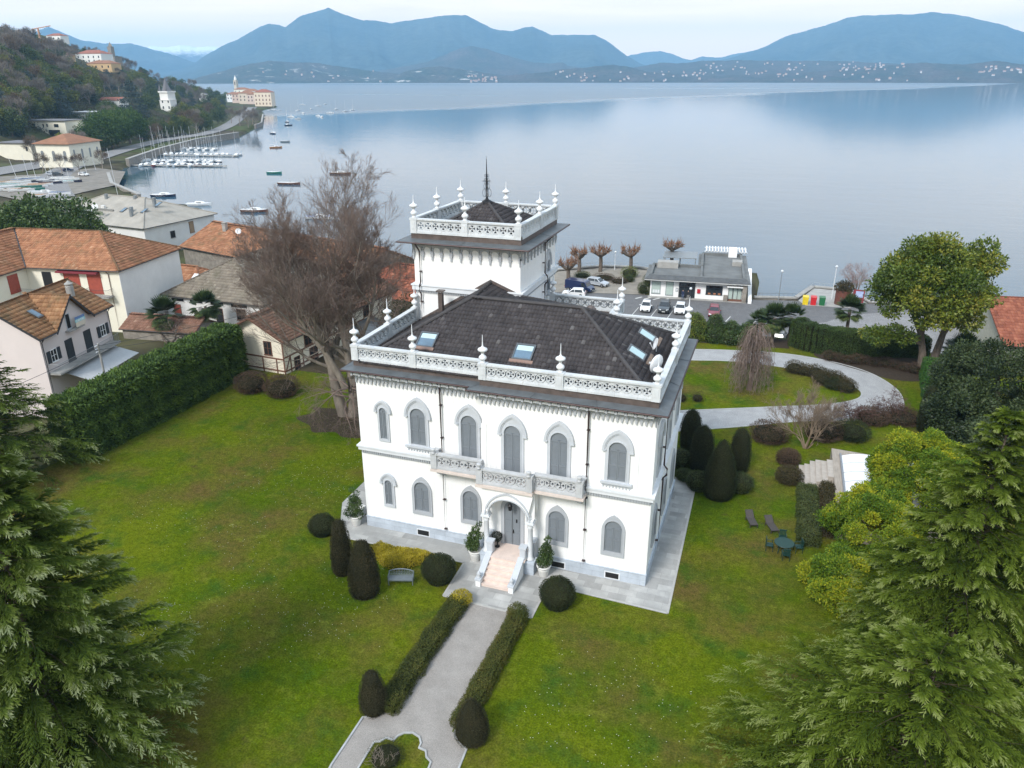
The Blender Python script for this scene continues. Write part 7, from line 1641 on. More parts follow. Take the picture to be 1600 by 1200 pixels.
# F, G, H: roofs seen through and beside the beech
TF, HF, RF = house('long_house', 'long orange roofed house at the lake edge behind the beech', (-117.5, 127.2), -15.0, 50, 16.5, -7.0, -2.2, 1.6, 'gu', STW, ORANGE, ov=.6, tw=.42, th=.6)
for s, h in ((6.5, 1.6), (21, 1.4), (34, 1.5)): chimney(RF, W_(TF, (s, 6.2, .6)), .8, h)
for s in (12.5, 25): dish(RF, W_(TF, (s, 5.0, 1.4)), .6, (-60, 25))
house('low_house', 'low orange roofed annexe between the cream house and the long house', (-105.5, 101.0), -2.0, 15, 8, -6.0, -2.2, 0.2, 'hip', WHITEW, ORANGE, ov=.5, tw=.4, th=.55)
TG, HG, RG = house('orange_house', 'deep orange hipped roof house left of the tower behind the beech', (-66.5, 104.0), -6.0, 21, 14, -6.6, -1.4, 2.2, 'hip', M('dusty_pink_wall', (.50, .37, .31), .9, var=.1), REDT, ov=.6, tw=.4, th=.55)
PG = face_pt(TG, 'f', 21, 14)
for s in (3, 7, 11, 15): hwin(HG, PG, s, -4.6, 1.0, 1.7, shut=DKSH)
house('tiled_shed', 'low tiled shed behind the tall hedge beside the palm', (-84.5, 77.5), 8.0, 11, 5.0, -4.2, -1.6, -.3, 'gu', STW, BROWNT, ov=.3, tw=.36, th=.5)
# white low building and garden wall past the beech
house('garden_house', 'small white house with a flat pitched roof behind the beech trunk', (-46.5, 92.5), -8.0, 9, 6, -5.5, -1.0, .3, 'gu', WHITEW, REDT, ov=.4, tw=.4, th=.55)
# red roofed house at the right edge
TR_, HR, RR = house('red_roof_house', 'house with a mottled red tiled roof at the right edge beyond the trees', (30.6, 112.5), 8.0, 17, 17, -6.2, -2.6, 1.7, 'gu', M('grey_green_wall', (.33, .33, .27), .9, var=.12), REDT, ov=.6, tw=.42, th=.6)
mb = MB(TR_); mb.extr([(3.0, 2.6, -.95), (17, 2.6, -.95), (17, 2.75, -.85), (3.0, 2.75, -.85)], (0, 0, .12)); mb.build('snow_guard', GUT, RR)

# ------------------------------------------------------------------ the lakeside restaurant
TS = frame((-20.4, 133.4), 5.3); HS = thing('restaurant', 'low white flat roofed lakeside restaurant with a pergola facing the car park', 'restaurant', (-20.4, 133.4, -6)); z0 = -6.0
mb = MB(TS); mb.prism([(0, 0), (16.4, 0), (16.4, 21), (8.6, 21), (8.6, 9.2), (0, 9.2)], z0, z0 + 3.3); mb.build('wall', WHITE, HS)
ROOFG = M('grey_roof_membrane', (.145, .15, .148), .85, var=.22, scale=.5); FASC = M('slate_fascia', (.085, .088, .09), .7, var=.25, scale=1.5)
mb = MB(TS); mb.prism([(-1.0, -1.3), (17.0, -1.3), (17.0, 21.6), (8.0, 21.6), (8.0, 10.0), (-1.0, 10.0)], z0 + 3.3, z0 + 3.42); mb.build('soffit', WHITE, HS)
mb = MB(TS); mb.prism([(-1.05, -1.35), (17.05, -1.35), (17.05, 21.65), (7.95, 21.65), (7.95, 10.05), (-1.05, 10.05)], z0 + 3.42, z0 + 3.5); SR = mb.build('roof', ROOFG, HS)
mb = MB(TS)
for a, b in (((-.2, .4), (16.4, .4)), ((16.0, .4), (16.0, 21)), ((8.7, 20.6), (16.2, 20.6)), ((8.7, 9.4), (8.7, 20.6)), ((-.2, 9.2), (8.7, 9.2)), ((-.1, .4), (-.1, 9.2)), ): mb.obox(a, b, .45, z0 + 3.5, z0 + 4.0)
mb.obox((8.7, 1.0), (8.7, 9.2), .4, z0 + 3.5, z0 + 3.95); mb.build('parapet', ROOFG, SR)
mb = MB(TS); mb.extr([(-1.05, -1.35, z0 + 3.5), (17.05, -1.35, z0 + 3.5), (16.4, .2, z0 + 3.95), (-.2, .2, z0 + 3.95)], (0, 0, .03)); mb.build('slate_verge', FASC, SR)
mb = MB(TS); mb.box(.6, 4.4, 7.6, 9.6, z0 + 3.5, z0 + 4.6); mb.build('roof_box', CONC, SR); mb = MB(TS); mb.box(13.6, 15.2, 19.4, 20.6, z0 + 3.5, z0 + 5.3); mb.build('white_chimney', WHITE, SR); mb = MB(TS); mb.box(14.2, 16, 12, 14.2, z0 + 3.5, z0 + 4.3); mb.build('roof_box', CONC, SR)
PS = lambda s, z, o: W_(TS, (s, -o, z0 + z)); PALEG = M('pale_green_glass', (.42, .50, .46), .3, var=.08)
hwin(HS, PS, 1.05, .65, 1.45, 2.1, pane=PALEG, frm=GREYM, bars=False); hwin(HS, PS, 3.4, .5, 1.2, 2.3, pane=PALEG, frm=GREYM, bars=False)
mb = MB()
for q in range(3): exbox(mb, PS, .5 + q * .42, .82 + q * .42, .75, 1.3, .03, .05)
mb.build('menu_card', FINIAL, HS)
mb = MB(); exbox(mb, PS, 5.1, 7.8, .02, 2.95, -.02, .03); dr_ = mb.build('glass_door', GLASS, HS); mb = MB()
for s in (5.05, 6.0, 6.9, 7.8): exbox(mb, PS, s - .04, s + .04, .02, 2.95, .0, .07)
exbox(mb, PS, 5.05, 7.8, 2.1, 2.2, 0, .06); mb.build('door_frame', GUT, dr_)
mb = MB(); exbox(mb, PS, 8.2, 8.75, 1.15, 1.85, 0, .22); mb.build('letter_box', M('red_enamel', (.42, .02, .035), .35), HS); mb = MB(); exbox(mb, PS, 4.5, 4.9, 1.2, 1.8, 0, .07); mb.build('notice_case', GUT, HS); mb = MB(); exbox(mb, PS, 4.56, 4.84, 1.26, 1.74, .07, .08); mb.build('notice', FINIAL, HS)
hwin(HS, PS, 11.1, 1.05, 2.7, 1.5, pane=GLASS, frm=GUT, bars=False)
fl = MB()
for s in (10.3, 11.2, 12.0): exbox(fl, PS, s - .22, s + .22, 1.05, 1.3, .0, .18)
fl.build('window_box', M('terracotta', (.35, .15, .08), .8), HS)
for s in (13.9, 14.7, 15.4): hwin(HS, PS, s, .25, .62, 2.3, pane=PALEG, frm=GUT, bars=False, sill=False, name='glazed_panel')
mb = MB(); exbox(mb, PS, 13.2, 15.9, 2.65, 2.85, 0, .9); mb.build('door_canopy', WHITE, HS)
for s in (13.1, 16.2): mb = MB(); exbox(mb, PS, s - .35, s + .35, 0, 1.1 if s < 14 else 3.3, .05, .9); mb.build('stone_pier', STW, HS)
mb = MB(); exbox(mb, PS, 13.5, 15.85, 0, .45, .1, .5); mb.build('wooden_bench', TIMB, HS)
mb = MB(TS); mb.extr([(16.9, -1.0, z0), (17.5, -1.0, z0), (17.6, 9.5, z0 + 3.3), (17.0, 9.5, z0 + 3.3)], (0, 0, .5)); mb.build('raking_wall', WHITE, HS)
mb = MB(TS); mb.box(-.3, 16.6, -.9, 0, z0, z0 + .14); mb.build('doorstep', CONC, HS)
mb = MB(TS)
for k in range(14): mb.box(9.2 + k * .58, 9.5 + k * .58, 21.0, 25.5, z0 + 4.2, z0 + 4.35)
mb.box(9.0, 17.2, 21.3, 21.5, z0 + 4.0, z0 + 4.2); mb.box(9.0, 17.2, 25.0, 25.2, z0 + 4.0, z0 + 4.2); PGm = mb.build('pergola', FINIAL, HS)
mb = MB(TS); mb.box(1.2, 7.6, 14.5, 20.5, z0 + 3.9, z0 + 4.05)
for x in (1.4, 4.4, 7.4):
    for y in (14.7, 20.3): mb.box(x - .08, x + .08, y - .08, y + .08, -8, z0 + 3.9)
mb.build('terrace_canopy', GREYM, HS)

# ------------------------------------------------------------------ vehicles
RUB = M('tyre_rubber', (.012, .012, .013), .85, var=.1); RIMM = M('alloy_rim', (.35, .36, .37), .35, .8, .05); LAMPM = M('lamp_glass', (.6, .62, .63), .15, var=.03, spec=.8); TAIL = M('tail_lamp', (.3, .01, .01), .25); PLATE = M('number_plate', (.7, .7, .66), .6)
def paint(name, c):
    m, nt, b = newmat(name); b.inputs['Base Color'].default_value = (*c, 1); b.inputs['Roughness'].default_value = .28; b.inputs['Coat Weight'].default_value = .6; b.inputs['Coat Roughness'].default_value = .05; return m
def car(name, label, pm, L=4.0, W=1.75, H=1.5, kind='hatch', cat='car', group=None):
    """faces +X; origin on the ground below the middle"""
    t = thing(name, label, cat, (0, 0, 0), group=group); h = L / 2
    if kind == 'van':
        low = [(-h, .35), (-h, .95), (-h + .04, H - .1), (-h + .15, H), (h - 1.5, H), (h - 1.2, H - .08), (h - .75, 1.12), (h - .12, .92), (h, .6), (h, .32)]
    elif kind == 'suv':
        low = [(-h, .38), (-h - .02, .75), (-h + .05, 1.02), (-h + .12, 1.05), (h - 1.15, 1.05), (h - .25, .95), (h - .04, .78), (h, .5), (h - .02, .34)]
    else:
        low = [(-h, .32), (-h - .02, .65), (-h + .04, .92), (-h + .12, .95), (h - 1.1, .93), (h - .22, .76), (h - .03, .58), (h, .42), (h - .03, .28)]
    def loft(mb, prof, ws, n=5):
        """side profile given width per vertex"""
        A = [(x, w / 2, z) for (x, z), w in zip(prof, ws)]; B = [(x, -w / 2, z) for (x, z), w in zip(prof, ws)]; m = len(prof)
        mb.add(A + B, [list(range(m)), list(range(2 * m - 1, m - 1, -1))] + [[i, (i + 1) % m, (i + 1) % m + m, i + m] for i in range(m)])
    mb = MB(); n = len(low)
    loft(mb, low, [W * (.93 if (abs(x) > h - .08) else 1.0) * (.97 if z < .4 else 1) for x, z in low])
    bm_ = mb
    if kind != 'van':
        zt = .92 if kind == 'hatch' else 1.02; f0 = h - (1.15 if kind == 'hatch' else 1.25)
        cab = [(-h + .10, zt), (-h + .42, H - .06), (-h + .62, H), (f0 - .95, H), (f0 - .75, H - .05), (f0, zt)]
        loft(mb, cab, [W * .94, W * .76, W * .72, W * .72, W * .75, W * .95])
    body = mb.build('body', pm, t)
    bv = body.modifiers.new('bevel', 'BEVEL'); bv.width = .05; bv.segments = 2; bv.limit_method = 'ANGLE'; bv.angle_limit = math.radians(25)
    # glass
    def pane(nm, pts): m = MB(); m.poly(*pts); m.build(nm, GLASS, t, fix=False)
    if kind != 'van':
        wz0, wz1 = zt + .04, H - .1; k0, k1 = W * .945 / 2, W * .765 / 2; e_ = .012
        pane('windscreen', [(f0 - .04 + e_, -k0 + .08, wz0), (f0 - .04 + e_, k0 - .08, wz0), (f0 - .70 + e_, k1 - .05, wz1 + .02), (f0 - .70 + e_, -k1 + .05, wz1 + .02)])
        pane('rear_window', [(-h + .135 - e_, -k0 + .1, wz0 + .04), (-h + .395 - e_, -k1 + .05, wz1), (-h + .395 - e_, k1 - .05, wz1), (-h + .135 - e_, k0 - .1, wz0 + .04)])
        for sg in (-1, 1):
            for a, b, c_, d_ in ((-h + .42, -.22, -.26, -h + .62), (-.14, f0 - .22, f0 - .82, -.18)):
                y0, y1 = sg * (k0 + .012), sg * (k1 + .016); pts = [(a, y0, wz0), (b, y0, wz0), (c_, y1, wz1), (d_, y1, wz1)]; pane('side_window', pts if sg < 0 else pts[::-1])
    else:
        pane('windscreen', [(h - .78 + .02, -W * .42, 1.17), (h - .78 + .02, W * .42, 1.17), (h - 1.19 + .02, W * .40, H - .15), (h - 1.19 + .02, -W * .40, H - .15)])
        for sg in (-1, 1): y = sg * (W / 2 + .006); pts = [(h - 1.95, y, 1.15), (h - .98, y, 1.15), (h - 1.30, y, H - .22), (h - 1.95, y, H - .22)]; pane('side_window', pts if sg < 0 else pts[::-1])
    for sx in (-1, 1):
        for sy in (-1, 1):
            c = (sx * (h - .78 if sx < 0 else h - .80), sy * (W / 2 - .09), .32); mb = MB(); mb.tube([(c[0], c[1] - .105, c[2]), (c[0], c[1] + .105, c[2])], .32, 16); w_ = mb.build('wheel', RUB, t)
            mb = MB(); mb.tube([(c[0], c[1] + sy * .10, c[2]), (c[0], c[1] + sy * .112, c[2])], .21, 12); mb.build('rim', RIMM, w_)
    zl = .68 if kind == 'hatch' else .82
    for sy in (-1, 1):
        mb = MB(); mb.extr([(h - .10, sy * (W / 2 - .08), zl - .07), (h - .02, sy * (W / 2 - .5), zl - .10), (h - .06, sy * (W / 2 - .5), zl + .03), (h - .2, sy * (W / 2 - .08), zl + .07)], (.035, 0, .0)); mb.build('headlight', LAMPM, t)
        mb = MB(); mb.box(-h - .035, -h + .05, sy * (W / 2 - .32), sy * (W / 2 - .06), .72, .92); mb.build('tail_light', TAIL, t)
        if kind != 'van' or True: mb = MB(); mb.box(h - 1.45 if kind != 'van' else h - 1.0, (h - 1.45 if kind != 'van' else h - 1.0) + .14, sy * (W / 2 + .02), sy * (W / 2 + .2), .95, 1.1); mb.build('wing_mirror', pm, t)
    mb = MB(); mb.box(h - .05, h + .012, -W * .36, W * .36, .36, .56); mb.build('grille', RUB, t)
    for x in (h + .006, -h - .04): mb = MB(); mb.box(x, x + .02, -.26, .26, .42, .53); mb.build('plate', PLATE, t)
    return t
WP, BP, GP_, RP, NB, SV = paint('white_car_paint', (.78, .78, .78)), paint('black_car_paint', (.018, .02, .022)), paint('dark_grey_paint', (.04, .045, .05)), paint('crimson_paint', (.20, .022, .035)), paint('navy_paint', (.012, .022, .075)), paint('silver_paint', (.40, .43, .47))
def place(o, x, y, rz, z=None): o.location = (x, y, PZ + .012 if z is None else z); o.rotation_euler = (0, 0, math.radians(rz)); return o
GR_ = 'cars in the lakeside car park'
place(car('parked_car', 'small white car at the tower end of the row of three', WP, 3.7, 1.70, 1.5, group=GR_), -19.5, 124.4, -86)
place(car('parked_car', 'dark grey car in the middle of the row of three facing the villa', GP_, 4.4, 1.82, 1.62, 'suv', group=GR_), -16.5, 125.0, -86)
place(car('parked_car', 'white hatchback at the lamp end of the row of three', WP, 4.1, 1.76, 1.45, group=GR_), -13.9, 125.1, -86)
rc = place(car('parked_car', 'crimson car with an open white box on its roof parked alone', RP, 4.3, 1.78, 1.48, group=GR_), -8.4, 125.4, -86)
mb = MB(); mb.box(-.95, .35, -.5, .5, 1.50, 1.62); mb.build('roof_box', GREYM, rc); mb = MB(); mb.box(-1.35, -.95, -.55, .55, 1.5, 1.68); mb.build('roof_bag', POT, rc)
place(car('parked_car', 'white hatchback seen from the side in front of the navy van', WP, 4.2, 1.76, 1.5, group=GR_), -33.3, 129.0, 187)
place(car('parked_van', 'navy blue van parked beside the lakeside trees', NB, 5.3, 2.0, 2.05, 'van', cat='van'), -33.2, 132.9, -12)
place(car('parked_car', 'silver blue car half hidden behind the navy van', SV, 4.3, 1.75, 1.5, group=GR_), -31.0, 137.6, -14)
place(car('parked_car', 'silver car under the branches by the red roofed house', SV, 4.3, 1.75, 1.5, group=GR_), 27.0, 118.5, 60)
place(car('parked_car', 'dark car behind the near end of the long clipped hedge', GP_, 4.3, 1.75, 1.5, group=GR_), 2.2, 115.5, 80)
# ------------------------------------------------------------------ two people at the restaurant door
def person(label, x, y, z, rz, jacket, trousers, hair, h=1.74):
    J = {'pelvis': (0, 0, .92), 'waist': (0, -.01, 1.08), 'chest': (0, 0, 1.32), 'neck': (0, .0, 1.49), 'chin': (0, .02, 1.56), 'head': (0, .02, 1.66), 'top': (0, .0, 1.75),
         'hl': (-.10, 0, .88), 'kl': (-.11, .03, .48), 'al': (-.12, -.01, .09), 'tl': (-.13, .16, .04), 'hr': (.10, 0, .88), 'kr': (.12, -.02, .48), 'ar': (.13, -.05, .09), 'tr': (.15, .12, .04),
         'sl': (-.19, 0, 1.40), 'el': (-.25, -.03, 1.12), 'wl': (-.23, .08, .88), 'fl': (-.22, .11, .77), 'sr': (.19, 0, 1.40), 'er': (.26, -.03, 1.12), 'wr': (.22, .12, .90), 'fr': (.19, .17, .80)}
    R = {'pelvis': .15, 'waist': .14, 'chest': .16, 'neck': .055, 'chin': .075, 'head': .095, 'top': .06, 'hl': .095, 'kl': .065, 'al': .045, 'tl': .04, 'hr': .095, 'kr': .065, 'ar': .045, 'tr': .04, 'sl': .07, 'el': .05, 'wl': .035, 'fl': .03, 'sr': .07, 'er': .05, 'wr': .035, 'fr': .03}
    Ed = [('pelvis', 'waist'), ('waist', 'chest'), ('chest', 'neck'), ('neck', 'chin'), ('chin', 'head'), ('head', 'top'), ('pelvis', 'hl'), ('hl', 'kl'), ('kl', 'al'), ('al', 'tl'), ('pelvis', 'hr'), ('hr', 'kr'), ('kr', 'ar'), ('ar', 'tr'), ('chest', 'sl'), ('sl', 'el'), ('el', 'wl'), ('wl', 'fl'), ('chest', 'sr'), ('sr', 'er'), ('er', 'wr'), ('wr', 'fr')]
    ks = list(J); me = bpy.data.meshes.new('person'); me.from_pydata([J[k] for k in ks], [(ks.index(a), ks.index(b)) for a, b in Ed], []); o = bpy.data.objects.new('person', me); COL.objects.link(o)
    sk = o.modifiers.new('skin', 'SKIN')
    for i, k in enumerate(ks): me.skin_vertices[0].data[i].radius = (R[k], R[k] * (.75 if k in ('chest', 'waist', 'pelvis') else 1))
    me.skin_vertices[0].data[0].use_root = True
    ss = o.modifiers.new('sub', 'SUBSURF'); ss.levels = 1; ss.render_levels = 1
    dg = bpy.context.evaluated_depsgraph_get(); m2 = bpy.data.meshes.new_from_object(o.evaluated_get(dg)); o.modifiers.clear(); o.data = m2; m2.materials.clear()
    for m in (jacket, trousers, SKINM, hair, RUB): m2.materials.append(m)
    for p in m2.polygons:
        c = p.center; p.use_smooth = True
        p.material_index = 4 if c.z < .10 else 1 if (c.z < .90 and abs(c.x) < .19) else 2 if (c.z > 1.49 and not (c.z > 1.70 or c.y < -.01)) or (c.z < .86 and abs(c.x) >= .17) else 3 if c.z > 1.49 else 0
    o.location = (x, y, z); o.rotation_euler = (0, 0, math.radians(rz)); o.scale = (h / 1.78,) * 3
    return tag(o, label, 'person', 'people at the restaurant door')
SKINM = M('skin', (.50, .32, .24), .6, var=.05); HAIR = M('dark_hair', (.03, .022, .018), .7)
person('person in a navy jacket and blue jeans standing at the restaurant door', -14.5, 132.7, PZ + .14, 170, M('navy_cloth', (.02, .03, .075), .9), M('blue_jeans', (.09, .13, .22), .9), HAIR)
person('person in a dark jacket and pale trousers right of the one in jeans', -13.6, 132.8, PZ + .14, 200, M('black_cloth', (.02, .02, .025), .9), M('pale_cloth', (.32, .31, .29), .9), HAIR, 1.68)

# ------------------------------------------------------------------ lakeside pollards, lamps, bins and railings
def pollard(label, c, H, seed, group='pollarded plane trees along the shore'):
    rg = np.random.default_rng(seed); t = thing('pollard_tree', label, 'tree', c, group=group); mb = MB(); kn = []
    mb.tube([(c[0], c[1], c[2] - .2), (c[0] + .08, c[1], c[2] + H * .5), (c[0], c[1], c[2] + H)], .42, 9, .34)
    for k in range(7):
        a = k * 6.28 / 7 + rg.random() * .6; r = 1.0 + .9 * rg.random(); p = (c[0] + r * math.cos(a), c[1] + r * math.sin(a), c[2] + H + .5 + .7 * rg.random())
        mb.tube([(c[0], c[1], c[2] + H - .25), (c[0] + r * .6 * math.cos(a), c[1] + r * .6 * math.sin(a), c[2] + H + .25), p], .26, 7, .17); kn.append(p); mb.ball(p, .33, 8, 5)
    mb.build('trunk', BARK, t, fix=False)
    P, D = [], []
    for p in kn:
        for _ in range(46): d = rg.normal(size=3); d /= np.linalg.norm(d); d[2] = d[2] * .7 + .25; P.append(np.array(p) + d * .15); D.append(d)
        for _ in range(14): d = rg.normal(size=3) * .35 + np.array([0, 0, 1.0]); P.append(np.array(p)); D.append(d * 1.6)
    P = np.array(P); D = np.array(D); Ln = np.linalg.norm(D, axis=1) * (.5 + .5 * rg.random(len(D)))
    V, F = leaf_quads(P, unit(D), Ln, .10, None); np_mesh('twigs', V, F, M('rust_twigs', (.22, .115, .065), .9, var=.3), t)
    return t
for lb, x, y, H in (('pollarded plane nearest the tower corner', -36.9, 138.2, 2.8), ('pollarded plane second from the tower along the shore', -37.0, 147.0, 3.0), ('pollarded plane left of the white lamp post', -33.0, 148.6, 3.4), ('pollarded plane right of the white lamp post', -27.2, 150.2, 3.4), ('pollarded plane rising behind the restaurant roof', -19.6, 153.4, 4.6)):
    pollard(lb, (x, y, gz(x, y)), H, int(-x * 3))
def lamp(label, c, h, globe=True, mat=FINIAL, name='street_lamp'):
    t = thing(name, label, 'lamp post', c); mb = MB(); mb.tube([c, (c[0], c[1], c[2] + h)], .08, 8, .05); mb.build('pole', mat, t)
    mb = MB(); mb.smooth = True; mb.ball((c[0], c[1], c[2] + h + .2), .24, 12, 8); mb.build('globe', LAMPM, t)
lamp('white lamp post between two pollards on the shore', (-30.5, 150.8, -6.1), 3.6); lamp('thin grey lamp post right of the restaurant', (1.5, 137.2, -6), 5.2, mat=GREYM); lamp('dark lamp post between white hatchback and restaurant', (-12.6, 126.6, -6), 3.6, mat=GUT); lamp('leaning white post beside the round wooden kiosk', (10.4, 142.0, -6), 5.6)
def bin_(label, x, y, m):
    t = thing('recycling_bin', label, 'bin', (x, y, PZ), group='recycling bins by the road'); mb = MB(); mb.extr([(x - .42, y - .4, PZ), (x + .42, y - .4, PZ), (x + .5, y - .45, PZ + 1.35), (x - .5, y - .45, PZ + 1.35)], (0, .85, 0)); mb.build('body', m, t)
    mb = MB(); mb.extr([(x - .53, y - .5, PZ + 1.36), (x + .53, y - .5, PZ + 1.36), (x + .45, y - .42, PZ + 1.52), (x - .45, y - .42, PZ + 1.52)], (0, .95, 0)); mb.build('lid', m, t)
bin_('yellow recycling bin leftmost of three', 5.9, 136.8, M('yellow_plastic', (.65, .48, .02), .4)); bin_('red recycling bin between two others', 7.2, 137.0, M('red_plastic', (.50, .02, .025), .4)); bin_('green recycling bin beside the brown drum', 8.6, 137.2, M('green_bin_plastic', (.02, .13, .05), .4))
t = thing('kiosk', 'round rusty brown drum planter with a bush on top by the lake', 'planter', (11.9, 139.0, PZ)); mb = MB(); mb.lathe((11.9, 139, PZ), [(1.25, 0), (1.25, 2.3), (1.32, 2.3), (1.32, 2.45), (1.1, 2.45)], 20); mb.build('drum', M('rust_steel', (.13, .045, .03), .8, var=.25), t)
crown('foliage', BROWNG, t, [(11.9 + .8 * math.cos(a), 139 + .8 * math.sin(a), PZ + 3.0, .9) for a in np.linspace(0, 5.5, 6)] + [(11.9, 139, PZ + 3.4, 1.1)], .25, 260)
t = thing('notice_board', 'red and pale blue notice board beside the brown drum', 'sign', (14.2, 138.6, PZ)); mb = MB(); mb.box(13.4, 15.2, 138.5, 138.7, PZ + .6, PZ + 2.8); mb.build('panel', M('board_red', (.22, .03, .04), .6), t); mb = MB(); mb.box(13.8, 15.0, 138.46, 138.5, PZ + 1.5, PZ + 2.6); mb.build('poster', M('poster_blue', (.35, .42, .62), .6), t)
bare_tree('pink_tree', 'leafless pinkish tree by the lake beside the brown drum', (14.0, 140.6, PZ), [((14, 140.6, PZ), (.12, 0, 1), 4.6, .22), ((14, 140.6, PZ + 1.2), (.5, .1, 1), 4.2, .16), ((14, 140.6, PZ + 1.4), (-.5, -.1, 1), 4.0, .15)], [(1, 0, 1, 1, 0, 5, 7), (7, 44, .62, .5, .3, 5, 5), (6, 38, .55, .5, .2, 4, 4), (6, 36, .55, .55, .15, 4, 3), (4, 30, .6, .7, .1, 3, 3)], 31, twig=M('pink_twigs', (.30, .20, .18), .9, var=.2), split=2, up=.15)
rl = thing('lake_railing', 'thin grey railing along the lake edge', 'railing', (-30, 153, -6)); railing(rl, [(-40, 147.6, -6), (-34, 152.3, -6), (-27, 153.9, -6), (-21.4, 152.6, -6)], 1.0, .9, name='bars'); 
rl = thing('lake_railing', 'thin grey railing round the rounded lake pavement by the bins', 'railing', (8, 149, -6)); railing(rl, [(4.6, 139.8, -6), (7.5, 149.0, -6), (13, 148.6, -6), (16.5, 141.2, -6)], 1.0, .9, name='bars')
rl = thing('lake_railing', 'low dark railing on the shore right of the restaurant', 'railing', (-2, 138, -6)); railing(rl, [(-2.6, 137.9, -6), (4.4, 139.6, -6)], 1.0, .7, mat=GUT, name='bars')
# shore garden beds beside the navy van
for lb, x, y, R, H, mt in (('round yellow green bush at the foot of the right pollard', -26.6, 146.2, 1.7, 2.0, MAGN), ('small green ball bush beside the round yellow green bush', -26.0, 142.6, 1.0, 1.2, BOX), ('dark green bush at the left end of the restaurant', -21.6, 140.5, 1.3, 2.4, BOX), ('potted green ball shrub at the left corner of the restaurant', -21.9, 135.0, .9, 2.0, BOX), ('low rusty shrub bed behind the navy van', -31.0, 143.0, 2.2, .8, BROWN), ('low rusty shrub bed right of the navy van', -27.6, 141.4, 1.8, .7, BROWN), ('low green hedge clump at the foot of the left pollard', -35.4, 143.5, 1.6, .8, BOX), ('yellow bush in the planting strip behind the villa balustrade', -11.4, 121.2, 1.0, 1.2, MAGN)):
    mound('shore_shrub', lb, (x, y, gz(x, y) + .02), R, H, mt, 2200, .18)
t = thing('parked_bicycles', 'bicycles leaning together by the lake beside the restaurant', 'bicycles', (-23, 147, -6)); mb = MB()
for k in range(3):
    for s in (-.5, .5): mb.tube([(-23.4 + k * .45 + .05, 147 + s + .32 * math.cos(a), -5.66 + .32 * math.sin(a)) for a in np.linspace(0, 2 * PI, 13)], .02, 4)
    mb.tube([(-23.4 + k * .45 + .05, 146.5, -5.66), (-23.4 + k * .45 + .05, 146.8, -5.2), (-23.4 + k * .45 + .05, 147.4, -5.15), (-23.4 + k * .45 + .05, 147.5, -5.66)], .02, 4)
mb.build('frame', GUT, t)
# plants and wires by the pink house
palm('fan_palm', 'fan palm standing between the white house and the tall hedge', (-78.5, 79.5, -4), 4.6, 2.4, seed=9); palm('fan_palm', 'second fan palm right of the palm by the white house', (-74.5, 83.0, -4), 5.0, 2.2, seed=10)
bare_tree('gnarled_tree', 'dark gnarled leafless tree below the palms by the white house', (-77, 77.5, -4), [((-77, 77.5, -4), (.3, 0, 1), 5.5, .22), ((-77, 77.5, -3), (-.5, .2, 1), 4.5, .16)], [(1, 0, 1, 1, 0, 7, 6), (8, 55, .6, .5, .3, 6, 4), (6, 48, .55, .5, .2, 4, 3), (5, 40, .5, .6, .2, 3, 3)], 14, bark=BARK, split=2, up=.0, wig=.3)
t = thing('utility_pole', 'grey concrete utility pole in front of the pink house', 'pole', (-60.8, 52.6, -3)); mb = MB(); mb.tube([(-60.8, 52.6, -3), (-60.8, 52.6, 7.0)], .14, 8, .09); mb.build('pole', CONC, t); mb = MB()
for z in (6.2, 6.5, 6.8): mb.tube([(-60.8, 52.45, z), (-60.8, 52.2, z)], .05, 5)
mb.build('insulators', FINIAL, t)
for lb, a, b, s in (('upper cable from the utility pole towards the beech', (-60.8, 52.3, 6.8), (-48, 92, 6.5), .8), ('lower cable from the utility pole towards the beech', (-60.8, 52.3, 6.4), (-50, 92, 4.5), 1.0), ('cable from the utility pole out of the left edge', (-60.8, 52.3, 6.6), (-62, 20, 6.8), .9)):
    mb = MB(); mb.tube([(a[0] + (b[0] - a[0]) * q, a[1] + (b[1] - a[1]) * q, a[2] + (b[2] - a[2]) * q - s * 4 * q * (1 - q)) for q in np.linspace(0, 1, 12)], .022, 4); tag(mb.build('cable', GUT), lb, 'cable')
t = thing('conifer_shrub', 'dark spreading conifer between the beech trunk and the tower', 'tree', (-44, 83, -3)); crown('foliage', YEWG, t, ellipsoid_clumps((-43.5, 84, 0.5), (5.2, 3.5, 4.2), 40, 1.2, hollow=.5), .3, 300, .35)
t = thing('round_tree', 'dense dark green tree top at the left edge above the cream house roof', 'tree', (-128, 108, -6)); crown('crown', LAUR, t, ellipsoid_clumps((-127, 105, 2.5), (11, 8, 8.0), 90, 2.2, hollow=.75, low=-.4), .6, 260)
# ------------------------------------------------------------------ hillside, lake road and harbour
def hit(px, py, z=None, strict=False):
    """point of the ground (or of the level z) under a pixel of the photograph"""
    ex, ey, ez = pix_dir(px, py)
    if z is not None: t = (z - 31.0) / ez; return (ex * t, ey * t, z)
    t = np.arange(60, 1700, 1.5); x = ex * t; y = ey * t; zz = 31 + ez * t; g = ground_z(x, y); k = np.argmax(zz <= g)
    if not (zz <= g).any():
        if strict: return None
        k = 260 + np.argmin((zz - g)[260:])
    return (float(x[k]), float(y[k]), float(g[k]))
WATER = -8.0
